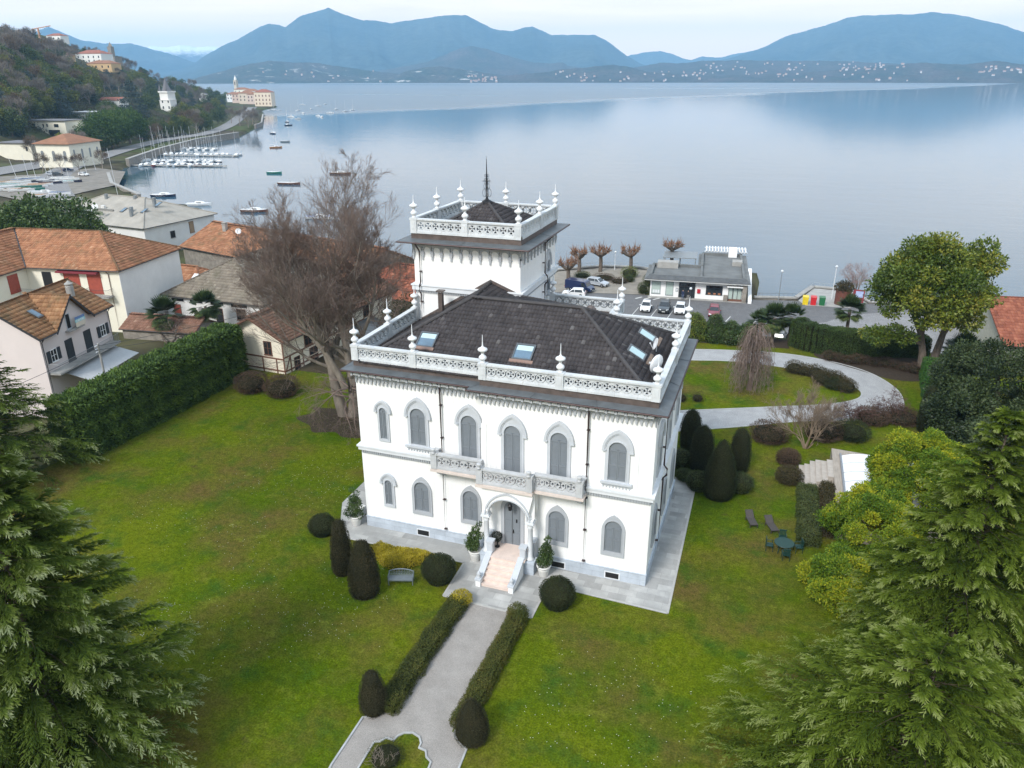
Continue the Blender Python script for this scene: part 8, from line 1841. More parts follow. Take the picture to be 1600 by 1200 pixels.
# lake road along the shore with its wall
RC_ = [(-226, 192), (-262, 222), (-292, 255), (-315, 292), (-341, 338), (-368, 396), (-382, 452), (-428, 535), (-525, 680), (-640, 850)]
rp = smooth_open(RC_, 5); mb = MB(); pr_ = np.array(rp); tg = unit(np.gradient(pr_, axis=0)); nr_ = np.stack([-tg[:, 1], tg[:, 0]], 1) * 5.5
for i in range(len(rp) - 1):
    q = [pr_[i] + nr_[i], pr_[i] - nr_[i], pr_[i + 1] - nr_[i + 1], pr_[i + 1] + nr_[i + 1]]; mb.poly(*[(p[0], p[1], gz(p[0], p[1]) + .35) for p in q])
tag(mb.build('lake_road', ASPH2), kind='structure')
def sea_wall(label, pts, top, w=1.0):
    t = thing('sea_wall', label, 'wall', (pts[0][0], pts[0][1], -8)); mb = MB()
    for a, b in zip(pts[:-1], pts[1:]): mb.obox(a, b, w, -12, top)
    mb.build('masonry', STW, t); mb = MB()
    for a, b in zip(pts[:-1], pts[1:]): mb.obox(a, b, w + .3, top, top + .25)
    mb.build('coping', CONC, t)
sea_wall('long stone harbour wall below the row of brown pollards', [(-286, 284), (-312, 332), (-338, 392), (-350, 446)], -4.6, 1.4)
sea_wall('pale concrete wall at the foot of the boat yard', [(-205, 206), (-238, 227), (-264, 251)], -6.3); sea_wall('rough stone garden wall at the rocky point by the village', [(-397, 527), (-414, 559), (-500, 679)], -5.4)
sea_wall('lake wall along the planted shore between restaurant and tower', [(-21.2, 153.1), (-27, 154.3), (-34, 152.7), (-40, 148), (-50, 139.6)], -5.9, .5); sea_wall('lake wall right of the restaurant', [(-2.6, 138.2), (4.4, 140), (7.4, 149.2), (13.1, 148.8), (16.7, 141.3), (34, 146.4), (60, 158.4)], -5.9, .5)
# --- trees and scrub of the hillside
RNG = np.random.default_rng(5)
def fol(n, *c, tr=.15): return foliage(n, c, tr, .7, .1)
HM = {'dark evergreen': fol('hill_evergreen', (.026, .044, .016), (.052, .078, .026), (.090, .118, .042), (.135, .16, .06)), 'olive green': fol('hill_olive', (.055, .07, .018), (.10, .12, .026), (.155, .17, .038), (.21, .205, .05)),
      'bare brown': fol('hill_brown', (.12, .10, .085), (.165, .14, .12), (.21, .18, .155), (.25, .22, .19), tr=0), 'bare rusty': fol('hill_rust', (.075, .050, .034), (.11, .075, .05), (.14, .10, .07), (.17, .13, .09), tr=0),
      'pointed dark': fol('hill_conifer', (.012, .022, .014), (.022, .036, .022), (.038, .055, .033), (.055, .075, .045)), 'blue grey': fol('hill_cedar', (.035, .050, .046), (.060, .080, .072), (.09, .115, .105), (.13, .155, .145)), 'stone pine': fol('hill_pine', (.022, .046, .012), (.042, .080, .019), (.075, .12, .028), (.115, .165, .042))}
def proto(kind, s):
    t = thing({'bare brown': 'bare_tree', 'bare rusty': 'rusty_tree', 'dark evergreen': 'evergreen_tree', 'olive green': 'olive_green_tree', 'pointed dark': 'pointed_conifer', 'blue grey': 'blue_cedar', 'stone pine': 'stone_pine'}[kind], kind + ' tree', 'tree', (0, 0, 0)); mb = MB(); m = HM[kind]
    if kind.startswith('bare'):
        V, F = join(grow([(0, 0, -.5)], [(.05 * s, 0, 1)], [6.5], [.28], [(1, 0, 1, 1, 0, 5, 5), (9, 42, .85, .5, .3, 4, 4), (8, 38, .55, .5, .2, 3, 3)], s, .3, .14)[:-1]); np_mesh('trunk', V, F, TWIGP, t)
        cl = ellipsoid_clumps((0, 0, 6.8), (3.4, 3.4, 3.6), 16, 1.5, low=-.6); C = np.array(cl); n = 1900; i = RNG.integers(0, len(cl), n); P = C[i, :3] + rdir(n) * C[i, 3:4] * RNG.random((n, 1)) ** .5
        D = unit(P - np.array([0, 0, 2.5]) + rdir(n) * 1.6); V, F = leaf_quads(P, D, 1.0 * (.6 + .8 * RNG.random(n)), .075); np_mesh('twigs', V, F, m, t, RNG.random(n)); return t
    if kind == 'pointed dark':
        mb.tube([(0, 0, -.5), (0, 0, 8)], .2, 6, .05); mb.build('trunk', BARK, t); cl = [(RNG.normal() * .2, RNG.normal() * .2, .8 + k * .85, max(.3, 1.6 - k * .125)) for k in range(12)]; crown('crown', m, t, cl, .5, 130, .45); return t
    if kind == 'blue grey':
        mb.tube([(0, 0, -.5), (0, 0, 10)], .3, 6, .08); mb.build('trunk', BARK, t); cl = [(r * math.cos(a), r * math.sin(a), z, 1.3 - .04 * z) for z, R in ((1.2, 3.9), (2.6, 3.9), (4.2, 3.5), (5.8, 3.0), (7.4, 2.2), (9.0, 1.3), (10.4, .3)) for r, a in [(R * (.45 + .55 * RNG.random()), 6.28 * k / 8 + RNG.random()) for k in range(8 if R > 1 else 3)]]
        crown('crown', m, t, cl, .5, 110, .4, flat=.42); return t
    if kind == 'stone pine':
        mb.tube([(0, 0, -.5), (0, 0, 6)], .35, 7, .2); mb.build('trunk', BARK, t); crown('crown', m, t, ellipsoid_clumps((0, 0, 5.2), (5.0, 5.0, 3.4), 44, 1.5, hollow=.7, low=-.35), .55, 150, .4); return t
    mb.tube([(0, 0, -.5), (0, 0, 4)], .25, 6, .12); mb.build('trunk', BARK, t); crown('crown', m, t, ellipsoid_clumps((0, 0, 4.6), (3.2, 3.2, 3.4), 26, 1.45, hollow=.45, low=-.8), .55, 110, .6); return t
PROTO = {k: [proto(k, s) for s in range(2)] for k in HM}; used = set()
def put_tree(kind, p, s, label, group='trees on the hillside above the harbour', sz=None):
    o = PROTO[kind][RNG.integers(0, 2)]; sc = (s, s, (sz or s))
    if o.name not in used: used.add(o.name); o.location = p; o.scale = sc; o['label'] = label; o['group'] = group; o.rotation_euler = (0, 0, RNG.random() * 6); return o
    return dup(o, p, RNG.random() * 6.28, label, group, sc)
AREA = [(0, 62, 130, 150), (0, 95, 230, 210), (60, 110, 250, 190), (150, 118, 330, 190), (0, 130, 60, 215), (230, 125, 350, 185)]
def covered(px, py): return any(a < px < c and b < py < d + 15 for a, b, c, d in ((34, 186, 128, 222), (50, 212, 152, 262), (0, 222, 54, 254), (100, 172, 168, 196), (150, 148, 192, 172), (118, 78, 182, 112), (240, 140, 275, 176), (186, 140, 240, 200)))
nh = 0; pts = []
while nh < 285:
    a = AREA[RNG.integers(0, len(AREA))]; px, py = a[0] + RNG.random() * (a[2] - a[0]), a[1] + RNG.random() * (a[3] - a[1])
    if py < 62 + .30 * px or covered(px, py) or py > 262 - .15 * px: continue
    p = hit(px, py, None, True)
    if p is None or p[0] > -200 or p[2] < -6.9 or coast_dist(np.array([p[0]]), np.array([p[1]]))[0] < 9 or np.hypot(pr_[:, 0] - p[0], pr_[:, 1] - p[1]).min() < 11: continue
    if any((px - q[0]) ** 2 + ((py - q[1]) * 1.4) ** 2 < 52 for q in pts): continue
    pts.append((px, py)); r = RNG.random(); up_ = py < 118 - .1 * px and px < 120
    kind = ('bare brown' if r < .55 else 'dark evergreen' if r < .78 else 'pointed dark' if r < .88 else 'bare rusty') if up_ else ('bare brown' if r < .16 else 'bare rusty' if r < .26 else 'dark evergreen' if r < .52 else 'olive green' if r < .86 else 'pointed dark' if r < .95 else 'blue grey')
    put_tree(kind, p, (.85 + .7 * RNG.random()) * (1.35 if up_ else 1.12), kind + ' tree in the mixed woods on the hillside above the harbour'); nh += 1
for k in range(46):                                                        # along the skyline
    px = 2 + k * 7.6 + RNG.normal() * 2; py = 72 + .12 * px
    while py < 150 and hit(px, py, None, True) is None: py += 1.0
    p = hit(px, py + 1.5, None, True)
    if p is None: continue
    kind = 'bare brown' if RNG.random() < .6 or px < 60 else 'dark evergreen'
    put_tree(kind, p, 1.45 if px < 110 else 1.15, kind + ' tree on the skyline of the hill at the left')
for px, py, s in ((158, 243, 1.7), (178, 241, 2.1), (205, 233, 2.1), (172, 226, 2.0), (194, 219, 2.0)): put_tree('stone pine', hit(px, py, -9.5), s, 'large dark green stone pine in the clump beside the orange roofed villa', 'stone pines beside the villa above the harbour', s * 1.15)
put_tree('blue grey', hit(213, 193), 2.6, 'large blue grey cedar above the pines', 'large cedar')
put_tree('pointed dark', hit(312, 203, -6), .95, 'dark pointed conifer at the end of the brown pollard row', 'harbour conifer')
for px, py in ((200, 140), (225, 135), (236, 150), (244, 166), (232, 178), (276, 172), (286, 156), (297, 168), (306, 152), (316, 163), (327, 150), (331, 166), (340, 152), (347, 167), (354, 158), (285, 140), (300, 135), (270, 130), (220, 155), (338, 140)): put_tree(('olive green', 'dark evergreen', 'dark evergreen', 'bare brown')[(px + py) % 4], hit(px, py), 1.75, 'large evergreen tree near the white turreted house', 'large evergreens by the turreted house')
for px, py in ((362, 192), (375, 196), (388, 198), (395, 193), (400, 199), (382, 188)): put_tree('bare brown', hit(px, py, -6), 1.1, 'leafless tree on the rocky point before the village', 'leafless trees on the rocky point')
for k in range(10):
    f = k / 9; p = hit(240 + 56 * f, 219 - 25 * f, -6.2); t = put_tree('bare rusty', p, 1.3, 'rust brown pollard in the row along the harbour road', 'pollards along the harbour road', .85)
for i in range(3, len(rp) - 8):
    for q in (2.3, 3.6):
        c_ = [pr_[i] + nr_[i] * q * s for s in (1, -1)]; d_ = [coast_dist(c[:1], c[1:])[0] for c in c_]; c = c_[int(np.argmax(d_))] + RNG.normal(size=2) * 3
        if c[0] < -285 and not (c[0] > -330 and c[1] < 300): put_tree(('olive green', 'dark evergreen', 'bare rusty', 'dark evergreen', 'bare brown')[int(RNG.integers(0, 5))], (c[0], c[1], gz(c[0], c[1])), .9 + .6 * RNG.random(), 'tree lining the inland side of the lake road', 'trees lining the lake road')
def scrub():
    n = 26000; px = RNG.random(n) * 400; py = 60 + RNG.random(n) * 150; k = (py > 60 + .28 * px) & (py < 215 - .08 * px); px, py = px[k], py[k]; P = []
    t = np.arange(250, 1300, 4.0)
    for a, b in zip(px[:5200], py[:5200]):
        ex, ey, ez = pix_dir(a, b); g = ground_z(ex * t, ey * t); m = (31 + ez * t <= g)
        if m.any(): i = np.argmax(m); P.append((ex * t[i], ey * t[i], g[i]))
    P = np.array(P); P = P[(P[:, 2] > -6.0) & (P[:, 0] < -210)]; P = np.repeat(P, 14, 0); n = len(P); P = P + RNG.normal(size=(n, 3)) * np.array([1.7, 1.7, .5]) + np.array([0, 0, .9])
    V, F = leaf_quads(P, unit(rdir(n) + np.array([0, 0, .6])), .9, .42); c = np.repeat(RNG.random(n // 14), 14)
    o = np_mesh('undergrowth', V, F, fol('hill_scrub', (.05, .043, .033), (.085, .066, .045), (.045, .055, .02), (.085, .09, .028), (.11, .085, .055)), None, np.clip(c * .8 + .2 * RNG.random(n), 0, 1)); tag(o, 'brown and green scrub covering the hillside', 'undergrowth', kind='stuff')
scrub()
# --- buildings on the hill and round the harbour
def block(name, label, p, ang, W, D, H, kind, wall, tile, rows=(), tower=None, rise=None, base=2.0, sh=GLASS, ov=.4, group=None):
    """front middle of the base at p"""
    a = math.radians(ang); o = (p[0] - math.cos(a) * W / 2, p[1] - math.sin(a) * W / 2); z0 = p[2]
    if kind == 'flat':
        T = frame(o, ang); t = thing(name, label, 'house', (o[0], o[1], z0), group=group); mb = MB(T); mb.box(0, W, 0, D, z0 - base, z0 + H); mb.build('wall', wall, t); mb = MB(T); mb.box(-ov, W + ov, -ov, D + ov, z0 + H, z0 + H + .35); mb.build('roof', tile, t)
    else: T, t, _ = house(name, label, o, ang, W, D, z0 - base, z0 + H, z0 + H + (rise or min(W, D) * .22), kind, wall, tile, ov=ov, tiles=False, ridge=False, gutter=False, group=group)
    for f, s, z, w, h, *ar in rows: hwin(t, face_pt(T, f, W, D), s, z0 + z, w, h, pane=sh, frm=wall, bars=False, sill=False, arch=bool(ar))
    return T, t
ARW = 'a'
wn = lambda f, n, W, z, w, h, *a: [(f, W * (i + .5) / n, z, w, h, *a) for i in range(n)]
OR_ = M('far_orange_roof', (.26, .125, .07), .85, var=.2, scale=.3); RD_ = M('far_red_roof', (.27, .10, .065), .85, var=.2, scale=.3); GYR = M('far_grey_roof', (.16, .155, .165), .85, var=.1); SKW = M('far_white_wall', (.74, .73, .70), .9, var=.04, scale=.2)
LW = CREAM2
block('orange_roof_villa', 'square cream villa with an orange hipped roof and tall arched windows', hit(88, 260, -6.0), 9, 16.5, 20, 9.5, 'hip', CREAM2, OR_, wn('f', 3, 16.5, 2.2, 1.5, 4.4, ARW) + wn('r', 4, 20, 3, 1.2, 4.0, ARW), sh=GREYM, ov=1.0)
T, t = block('flat_roof_villa', 'cream flat roofed villa with dark windows above the square villa', hit(78, 216, -2.5), 8, 24, 14, 9.5, 'flat', CREAM2, GYR, [('f', 3, 6, 2, 1.6), ('f', 9.5, 6.2, 1, 1.6), ('f', 12, 6.2, 1, 1.6), ('f', 18, 6, 3, 1.8), ('f', 16, 1, 7.5, 3.6)], ov=.9)
block('flat_roof_wing', 'low cream wing with arched openings right of the flat roofed villa', hit(113, 215, -2.5), 8, 15, 10, 6.5, 'flat', CREAM2, CREAM2, [('f', 3, 1, 4, 3.6, ARW)] + [('f', 8.5 + k * 2.2, 1, 1.3, 3.8, ARW) for k in range(3)])
block('cream_garage', 'plain low cream building at the left edge beside the road', hit(26, 246, -5.5), 6, 19, 12, 6.5, 'flat', CREAM2, GYR, [('f', 16.5, 3, 1.2, 2)], ov=.7); block('pavilion', 'low white pavilion with columns left of the flat roofed villa', hit(30, 217, -2.5), 8, 17, 9, 4.5, 'flat', SKW, GYR, [('f', 8 + k * 2.4, .5, 1.5, 3.2) for k in range(4)])
block('modern_villa', 'white modern villa with a wide grey roof and shaded terrace', hit(140, 190), 8, 26, 14, 5.5, 'flat', SKW, M('pale_grey_roof', (.42, .43, .45), .8, var=.08), [('f', 15, .5, 5, 3.2), ('f', 21, .5, 3, 3.2)], ov=1.6)
block('red_roof_cottage', 'low cottage with a red roof and white wall on the hillside', hit(172, 166), 8, 18, 10, 4, 'gu', SKW, RD_, [('f', 12, 1, 2, 1.8)]); block('hill_mansion', 'long white mansion with a red hipped roof high on the hill', hit(140, 99), 4, 34, 18, 10, 'hip', SKW, RD_, wn('f', 5, 34, 5.5, 1.6, 2.2) + wn('f', 5, 34, 1.5, 1.6, 2.2))
block('yellow_house', 'yellow ochre house with a red roof below the hill mansion', hit(156, 110), 4, 30, 14, 6.5, 'hip', PLAST, OR_, wn('f', 4, 30, 2.5, 1.5, 2)); block('hilltop_house', 'white house among trees on the crest near the crane', hit(85, 66), 4, 20, 12, 7, 'hip', SKW, RD_, wn('f', 3, 20, 3, 1.6, 2)); block('ochre_cottage', 'small ochre house among bare trees left of the mansion', hit(101, 97), 10, 11, 9, 6, 'gv', PLAST, OR_)
T, t = block('castle_ruin', 'grey stone building with a square tower behind the hill mansion', hit(172, 100), 4, 16, 12, 8, 'flat', STW, STW); mb = MB(T); mb.box(4, 9, 3, 8, 0, 0.1); p = hit(172, 100); mb = MB(); mb.box(p[0] - 4, p[0] + 1.2, p[1] + 4, p[1] + 9, p[2], p[2] + 19); mb.lathe((p[0] - 1.4, p[1] + 6.5, p[2] + 19), [(3.2, 0), (2.2, 2), (.2, 5)], 4); mb.build('tower', STW, t)
T, t = block('turreted_house', 'white turreted house with a pointed grey spire among evergreens', hit(260, 174), 10, 10, 10, 9, 'flat', SKW, SKW, wn('f', 2, 11, 7, 1.2, 2.4, ARW) + wn('f', 2, 11, 2, 1.2, 2.4, ARW)); p = hit(260, 174)
mb = MB(); mb.box(p[0] - 6.5, p[0] + 2.5, p[1] + 2, p[1] + 11, p[2] + 9, p[2] + 16); mb.box(p[0] - 7.2, p[0] + 3.2, p[1] + 1.3, p[1] + 11.7, p[2] + 15.4, p[2] + 16.6); mb.build('tower', SKW, t); mb = MB(); mb.lathe((p[0] - 2, p[1] + 6.5, p[2] + 16.6), [(4.0, 0), (2.4, 4), (.1, 11)], 8)
for sx in (-5.5, 1.5): mb.lathe((p[0] + sx, p[1] + 2.2, p[2] + 16.6), [(.9, 0), (.9, 2), (.05, 6)], 6)
mb.build('spire', GYR, t)
block('white_house', 'small white gabled house among dark trees beyond the turreted house', hit(318, 160), 20, 9, 9, 9, 'gv', SKW, GYR, [('f', 4.5, 4, 1.4, 2)]); block('garden_pavilion', 'white garden building beside the lake road bend', hit(308, 180), 25, 14, 8, 4, 'gu', SKW, GYR)
block('lake_palazzo', 'tall cream palazzo with a red hipped roof at the water of the village', hit(412, 166, -6.6), 18, 22, 16, 17, 'hip', M('palazzo_cream', (.72, .61, .48), .9, var=.05), RD_, wn('f', 5, 22, 2, 1.4, 2.4) + wn('f', 5, 22, 6.5, 1.4, 2.4) + wn('f', 5, 22, 11.5, 1.4, 2.4), sh=TIMB)
VL = [(364, 158, 18, 10, SKW), (374, 160, 20, 11, M('village_pink', (.60, .47, .40), .9)), (386, 161, 22, 13, M('village_sand', (.62, .53, .43), .9)), (397, 162, 18, 12, M('village_rose', (.62, .50, .43), .9)), (378, 152, 24, 12, CREAM2), (392, 154, 22, 11, SKW)]
for k, (x, y, W, H, m) in enumerate(VL): block('village_house', 'terracotta roofed house in the tight row of the lakeside village', hit(x, y, -6 if k < 4 else -3), 18, W, 14, H, 'hip', m, OR_, wn('f', 4, W, 3, 1.3, 2.2) + wn('f', 4, W, 7.5, 1.3, 2.2), group='houses of the lakeside village')
p = hit(371, 150, -3); t = thing('bell_tower', 'pale stone bell tower rising over the lakeside village', 'church tower', p); mb = MB(); mb.box(p[0] - 2.7, p[0] + 2.7, p[1] - 2.7, p[1] + 2.7, p[2] - 4, p[2] + 25); mb.box(p[0] - 3.1, p[0] + 3.1, p[1] - 3.1, p[1] + 3.1, p[2] + 25, p[2] + 25.7); mb.build('shaft', M('bell_stone', (.55, .49, .40), .9), t); mb = MB(); mb.lathe((p[0], p[1], p[2] + 25.7), [(2.2, 0), (2.1, 3), (.9, 5.5), (.1, 8)], 8); mb.build('lantern', SKW, t); mb = MB(); mb.box(p[0] - 1, p[0] + 1, p[1] - 2.75, p[1] - 2.7, p[2] + 18, p[2] + 23); mb.build('belfry_opening', DARK, t)
p = hit(65, 72); t = thing('tower_crane', 'thin orange tower crane standing on the hill crest', 'crane', p); CR = M('crane_orange', (.50, .28, .16), .6); mb = MB(); mb.box(p[0] - .7, p[0] + .7, p[1] - .7, p[1] + .7, p[2], p[2] + 17); mb.build('mast', CR, t); mb = MB(); a_ = math.radians(10); mb.tube([(p[0] - 7, p[1] - 2, p[2] + 16.4), (p[0] + 15, p[1] + 3, p[2] + 19.5)], .45, 4); mb.build('jib', CR, t); mb = MB(); mb.box(p[0] - 7.6, p[0] - 5, p[1] - 2.8, p[1] - 1, p[2] + 14.6, p[2] + 16.4); mb.build('counterweight', CONC, t)
for k, (x, y) in enumerate(((18, 112), (52, 114), (97, 118))): p = hit(x, y + 8); t = thing('power_pole', 'pale power pole standing in the scrub of the hillside', 'pole', p, group='power poles on the hillside'); mb = MB(); mb.tube([p, (p[0], p[1], p[2] + 11)], .22, 5); mb.build('pole', CONC, t); mb = MB(); mb.box(p[0] - 1.5, p[0] + 1.5, p[1] - .1, p[1] + .1, p[2] + 9.6, p[2] + 9.8); mb.build('crossarm', CONC, t)
# --- boats
HW, HNV, HRD, HBR, HGN, HBL, HOR, HTL = paint('white_hull', (.72, .73, .73)), paint('navy_hull', (.015, .018, .05)), paint('red_hull', (.22, .025, .02)), paint('brown_hull', (.12, .05, .03)), paint('green_hull', (.02, .16, .12)), paint('blue_hull', (.03, .12, .34)), paint('orange_hull', (.50, .22, .06)), paint('teal_hull', (.10, .40, .42))
MASTM = M('silver_mast', (.62, .63, .64), .4, .3)
def boat(hull, L=7.0, W=2.4, mast=0, cabin=True, deck=HW, cover=None):
    t = thing('sailing_boat' if mast else 'motor_boat', 'boat', 'boat', (0, 0, 0)); mb = MB(); st = [(-.5, .80, 0), (-.3, .96, 0), (0, 1, 0), (.25, .84, .05), (.42, .42, .12), (.5, .03, .18)]; v = []; F = []
    for x, w, r in st: v += [(x * L, -w * W / 2, .75 + r), (x * L, -w * W / 2 * .82, .12), (x * L, 0, -.3), (x * L, w * W / 2 * .82, .12), (x * L, w * W / 2, .75 + r)]
    for i in range(5):
        for k in range(4): F.append([i * 5 + k, i * 5 + k + 1, i * 5 + k + 6, i * 5 + k + 5])
    F.append([0, 1, 2, 3, 4]); mb.add(v, F); mb.build('hull', hull, t)
    mb = MB()
    for i in range(5): mb.poly(v[i * 5], v[i * 5 + 4], v[i * 5 + 9], v[i * 5 + 5])
    mb.build('deck', cover or deck, t)
    if cabin: mb = MB(); mb.extr([(-.12 * L, -.32 * W, .74), (.24 * L, -.24 * W, .8), (.16 * L, -.22 * W, 1.25), (-.12 * L, -.28 * W, 1.35)], (0, .56 * W, 0)); mb.build('cabin', HW, t); mb = MB(); mb.box(-.06 * L, .12 * L, -.325 * W, .325 * W, .98, 1.12); mb.build('cabin_window', GLASS, t)
    if mast: mb = MB(); mb.tube([(.06 * L, 0, .8), (.06 * L, 0, mast)], .09, 5, .05); mb.tube([(.06 * L, 0, 1.9), (-.42 * L, 0, 1.8)], .07, 5); mb.tube([(.06 * L, -.7, mast * .6), (.06 * L, .7, mast * .6)], .03, 4); mb.build('mast', MASTM, t)
    return t
BP_ = {}
def put_boat(key, p, rz, label, group=None, **kw):
    if key not in BP_: o = boat(**kw); BP_[key] = o; o.location = p; o.rotation_euler = (0, 0, math.radians(rz)); o['label'] = label
    else: o = dup(BP_[key], p, math.radians(rz), label)
    if group: o['group'] = group
    return o
WS = dict(hull=HW, L=8.2, W=2.7, mast=12.5); NS = dict(hull=HNV, L=8.4, W=2.8, mast=13); RS = dict(hull=HRD, L=8, W=2.7, mast=12); WM = dict(hull=HW, L=5.6, W=2.1)
pier = lambda lb, a, b, w=1.6: (lambda t, m: (m.obox(a, b, w, -7.7, -7.35), m.build('decking', CONC, t)))(thing('pier', lb, 'pier', (a[0], a[1], -7.5)), MB())
h2 = lambda x, y: hit(x, y, WATER)[:2]
pier('nearer floating pier crowded with boats', h2(150, 259), h2(354, 261)); pier('farther thin floating pier of the marina', h2(228, 229), h2(342, 233), 1.2); pier('middle floating pier between the boat rows', h2(212, 243), h2(372, 245), 1.4)
MG = 'boats moored along the marina piers'
row = [('WM', WM), ('WS', WS), ('RS', RS), ('WS', WS), ('WM', WM), ('WS', WS), ('NS', NS), ('WS', WS), ('RM', dict(hull=HRD, L=5.5, W=2.1)), ('NS', NS), ('WS', WS), ('WM', WM)]
for k, (nm, kw) in enumerate(row):
    f = k / 11; put_boat(nm, (*h2(221 + 122 * f + RNG.normal(), 258.8 + 1.0 * f + RNG.normal() * .6), WATER), -72 + RNG.normal() * 9, {'W': 'white', 'R': 'red hulled', 'N': 'navy hulled'}[nm[0]] + (' sailing boat' if nm[1] == 'S' else ' motor boat') + ' on the near side of the nearest marina pier', MG, **kw)
for k in range(12): f = k / 11; nm, kw = (('WS', WS), ('WM', WM), ('WS', WS), ('NS', NS))[k % 4]; put_boat(nm, (*h2(224 + 118 * f + RNG.normal() * 1.5, 252.5 + f + RNG.normal() * .5), WATER), 108 + RNG.normal() * 9, {'WS': 'white sailing boat', 'WM': 'white motor boat', 'NS': 'navy hulled sailing boat'}[nm] + ' on the far side of the nearest marina pier', MG, **kw)
for k in range(13): f = k / 12; nm, kw = (('WS', WS), ('WS', WS), ('WM', WM))[k % 3]; put_boat(nm, (*h2(258 + 110 * f + RNG.normal() * 1.5, 242 + f * 1.5 + RNG.normal() * .6), WATER), -70 + RNG.normal() * 10, ('white sailing boat' if nm == 'WS' else 'white motor boat') + ' in the second row of the marina', MG, **kw)
for k in range(9): f = k / 8; put_boat('WS', (*h2(240 + 95 * f, 232.5 + 2 * f), WATER), 110 + RNG.normal() * 5, 'white sailing boat in the farthest row of the marina', MG, **WS)
for key, kw, x, y, rz, lb in (('navy', dict(hull=HNV, L=8.5, W=2.8, cabin=True), 256, 307, 18, 'navy motor boat with a white top moored before the boat yard'), ('cream', dict(hull=HW, L=8.0, W=2.6), 311, 321, 20, 'white cabin boat moored beyond the grey roofed lakeside house'), ('brown', dict(hull=HBR, L=8.5, W=2.6, deck=HW), 398, 331, 14, 'brown wooden boat moored left of the beech'),
                             ('green', dict(hull=HGN, L=6.5, W=2.2, cabin=False), 429, 271, 12, 'small green boat behind the left side of the beech'), ('orange', dict(hull=HOR, L=7, W=2.5, mast=9.5), 431, 231, 40, 'orange hulled sailing boat moored off the marina'), ('brown2', dict(hull=HBR, L=9, W=2.4, cabin=False), 452, 288, 10, 'low dark brown barge seen through the beech'), ('white2', dict(hull=HBR, L=9, W=2.6, deck=HW), 532, 272, 12, 'brown hulled boat with white cabin behind the beech crown'), ('white3', dict(hull=HW, L=8.5, W=2.5, cover=HBL), 500, 342, 12, 'white boat seen through the lower beech branches'), ('grey', dict(hull=GREYM, L=6, W=2.2, cabin=False), 446, 222, 10, 'small grey rowing boat near the orange hulled sailing boat')): put_boat(key, (*h2(x, y), WATER), rz, lb, **kw)
for k, (x, y) in enumerate(((473, 164), (497, 166), (508, 163.5), (525, 171.5), (497, 181.5), (503, 183), (466, 173.5), (455, 183), (466, 186), (450, 196), (540, 174.5), (551, 172.5), (474, 177), (516, 177), (421, 173), (428, 172), (436, 173), (449, 191), (427, 209), (486, 171))): nm, kw = (('WS', WS), ('WM', WM), ('NS', NS))[(0, 0, 1, 0, 1, 1, 0, 0, 1, 2, 0, 0, 1, 0, 1, 0, 1, 2, 2, 1)[k]]; put_boat(nm, (*h2(x, y), WATER), RNG.random() * 360, {'WS': 'white sailing boat', 'WM': 'white motor boat', 'NS': 'dark hulled sailing boat'}[nm] + ' swinging at its mooring off the village', 'boats moored off the village', **kw)
for nm, P4, m in (('boat_yard', [(-6, 305), (-6, 276), (60, 272), (150, 262), (196, 268), (186, 288), (130, 300), (60, 318)], M('yard_earth', (.20, .18, .155), .95, var=.25, scale=.3)), ('yard_road', [(-6, 274), (-6, 262), (60, 252), (66, 262)], ASPH2)):
    sheet(nm, [hit(x, y, -6.3)[:2] for x, y in P4], -6.32 if nm == 'boat_yard' else -6.3, m)
# boat yard: laid up hulls under coloured covers
YG = 'small boats laid up in the boat yard'; CV = [('white', HW), ('blue', HBL), ('teal', HTL), ('orange', HOR), ('green', HGN), ('navy', HNV), ('pale grey', M('boat_grey', (.45, .46, .48), .6))]
for k, (x, y, c) in enumerate(((38, 284, 1), (44, 281, 0), (52, 283, 1), (58, 286, 0), (66, 286, 5), (72, 285, 0), (80, 288, 5), (86, 287, 0), (64, 291, 3), (56, 293, 3), (46, 295, 4), (40, 291, 0), (30, 288, 0), (98, 281, 0), (106, 283, 0), (110, 286, 5), (100, 287, 2), (16, 292, 2), (24, 294, 0), (6, 296, 6), (12, 299, 0), (28, 299, 3), (36, 300, 0), (4, 288, 3), (50, 299, 4))):
    n, m = CV[c]; p = hit(x, y, -6.6); put_boat('yard_' + n, (p[0], p[1], -6.3), 35 + RNG.normal() * 7, n + ' covered boat laid up in the boat yard by the harbour', YG, hull=m if c in (4, 5) else HW, L=8.5, W=2.6, cabin=False, cover=m)
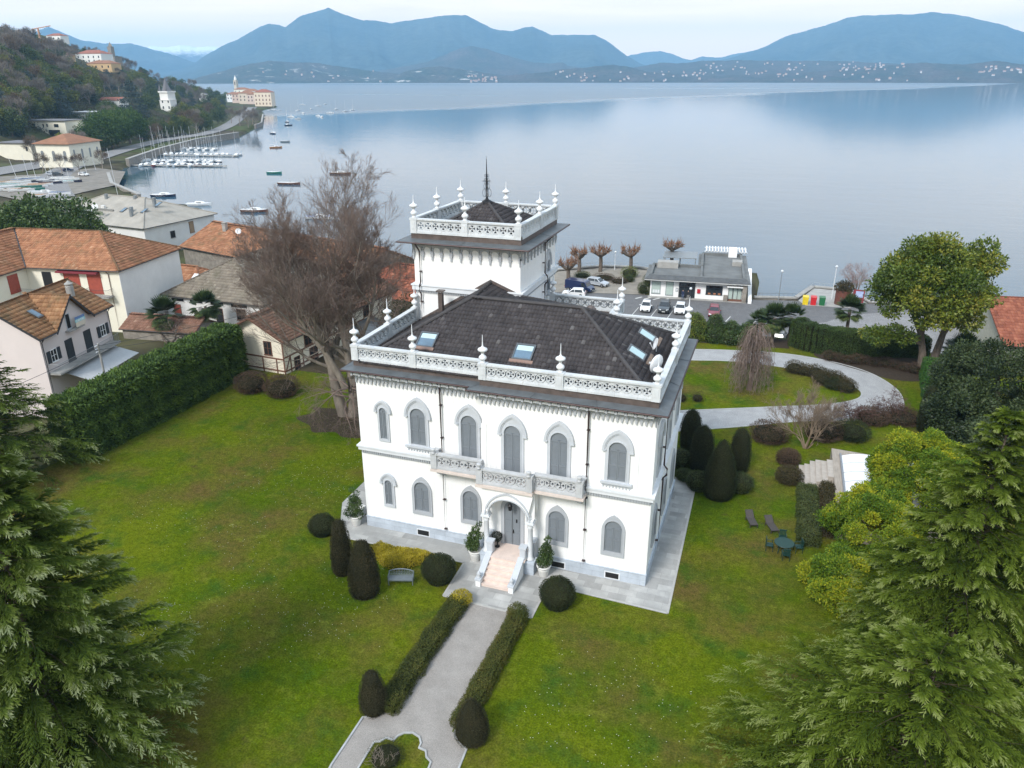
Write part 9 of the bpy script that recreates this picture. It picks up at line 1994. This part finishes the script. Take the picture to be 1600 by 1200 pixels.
for k, (x, y, c) in enumerate(((70, 304, 0), (95, 305, 1), (112, 314, 5), (58, 309, 3), (62, 303, 6))): n, m = CV[c]; p = hit(x, y, -6.6); put_boat('yard2_' + n, (p[0], p[1], gz(p[0], p[1]) + .3), 20 + RNG.normal() * 8, n + ' topped boat on the lower slip beside the lakeside house', 'boats on the lower slip', hull=HW, L=7.5, W=2.5, cover=m, cabin=(c == 0))
for k, (x, y, h) in enumerate(((29, 285, 9), (46, 282, 9.5), (107, 276, 9), (57, 280, 7), (76, 281, 7), (137, 276, 8), (150, 266, 5), (184, 304, 15), (84, 283, 7))): p = hit(x, y, -6.5); tag((lambda m: (m.tube([p, (p[0] - (.8 if k else 2.2), p[1], p[2] + h)], .1, 5, .06), m.build('mast', MASTM))[1])(MB()), 'bare silver mast standing in the boat yard', 'mast', 'masts in the boat yard')
for k, (x, y, m) in enumerate(((80, 272.5, SV), (91, 273, GP_), (106, 266.5, NB), (110, 259, GP_), (131, 273.5, WP), (222, 217, RP), (228, 214, GP_), (240, 213, WP), (252, 210, GP_), (262, 207, SV), (272, 204, RP))):
    p = hit(x, y, -5.9); o = car('parked_car', 'small parked car', m, 4.2, 1.75, 1.5) if k < 6 else None; lb = ('car parked by the trees in front of the square orange roofed villa', 'car parked under the brown pollards on the harbour road')[k > 4]; gr = ('cars by the boat yard', 'cars on the harbour road')[k > 4]
    if o is None: o = dup(CARS[k % 6], (0, 0, 0), 0, lb, gr)
    else: CARS = (CARS if k else []) + [o]
    o['label'] = lb; o['group'] = gr; o.location = (p[0], p[1], gz(p[0], p[1]) + .45); o.rotation_euler = (0, 0, .6 * (k % 4))
for k, (x, y) in enumerate(((67, 268), (97, 270), (124, 268), (160, 262))): put_tree('bare rusty' if k != 1 else 'bare brown', hit(x, y, -6), .8, 'small leafless tree between the boat yard and the square villa', 'leafless trees by the boat yard', .7)

for k in PROTO:
    for o in PROTO[k]:
        if o.name not in used:
            for c in list(o.children): bpy.data.objects.remove(c)
            bpy.data.objects.remove(o)
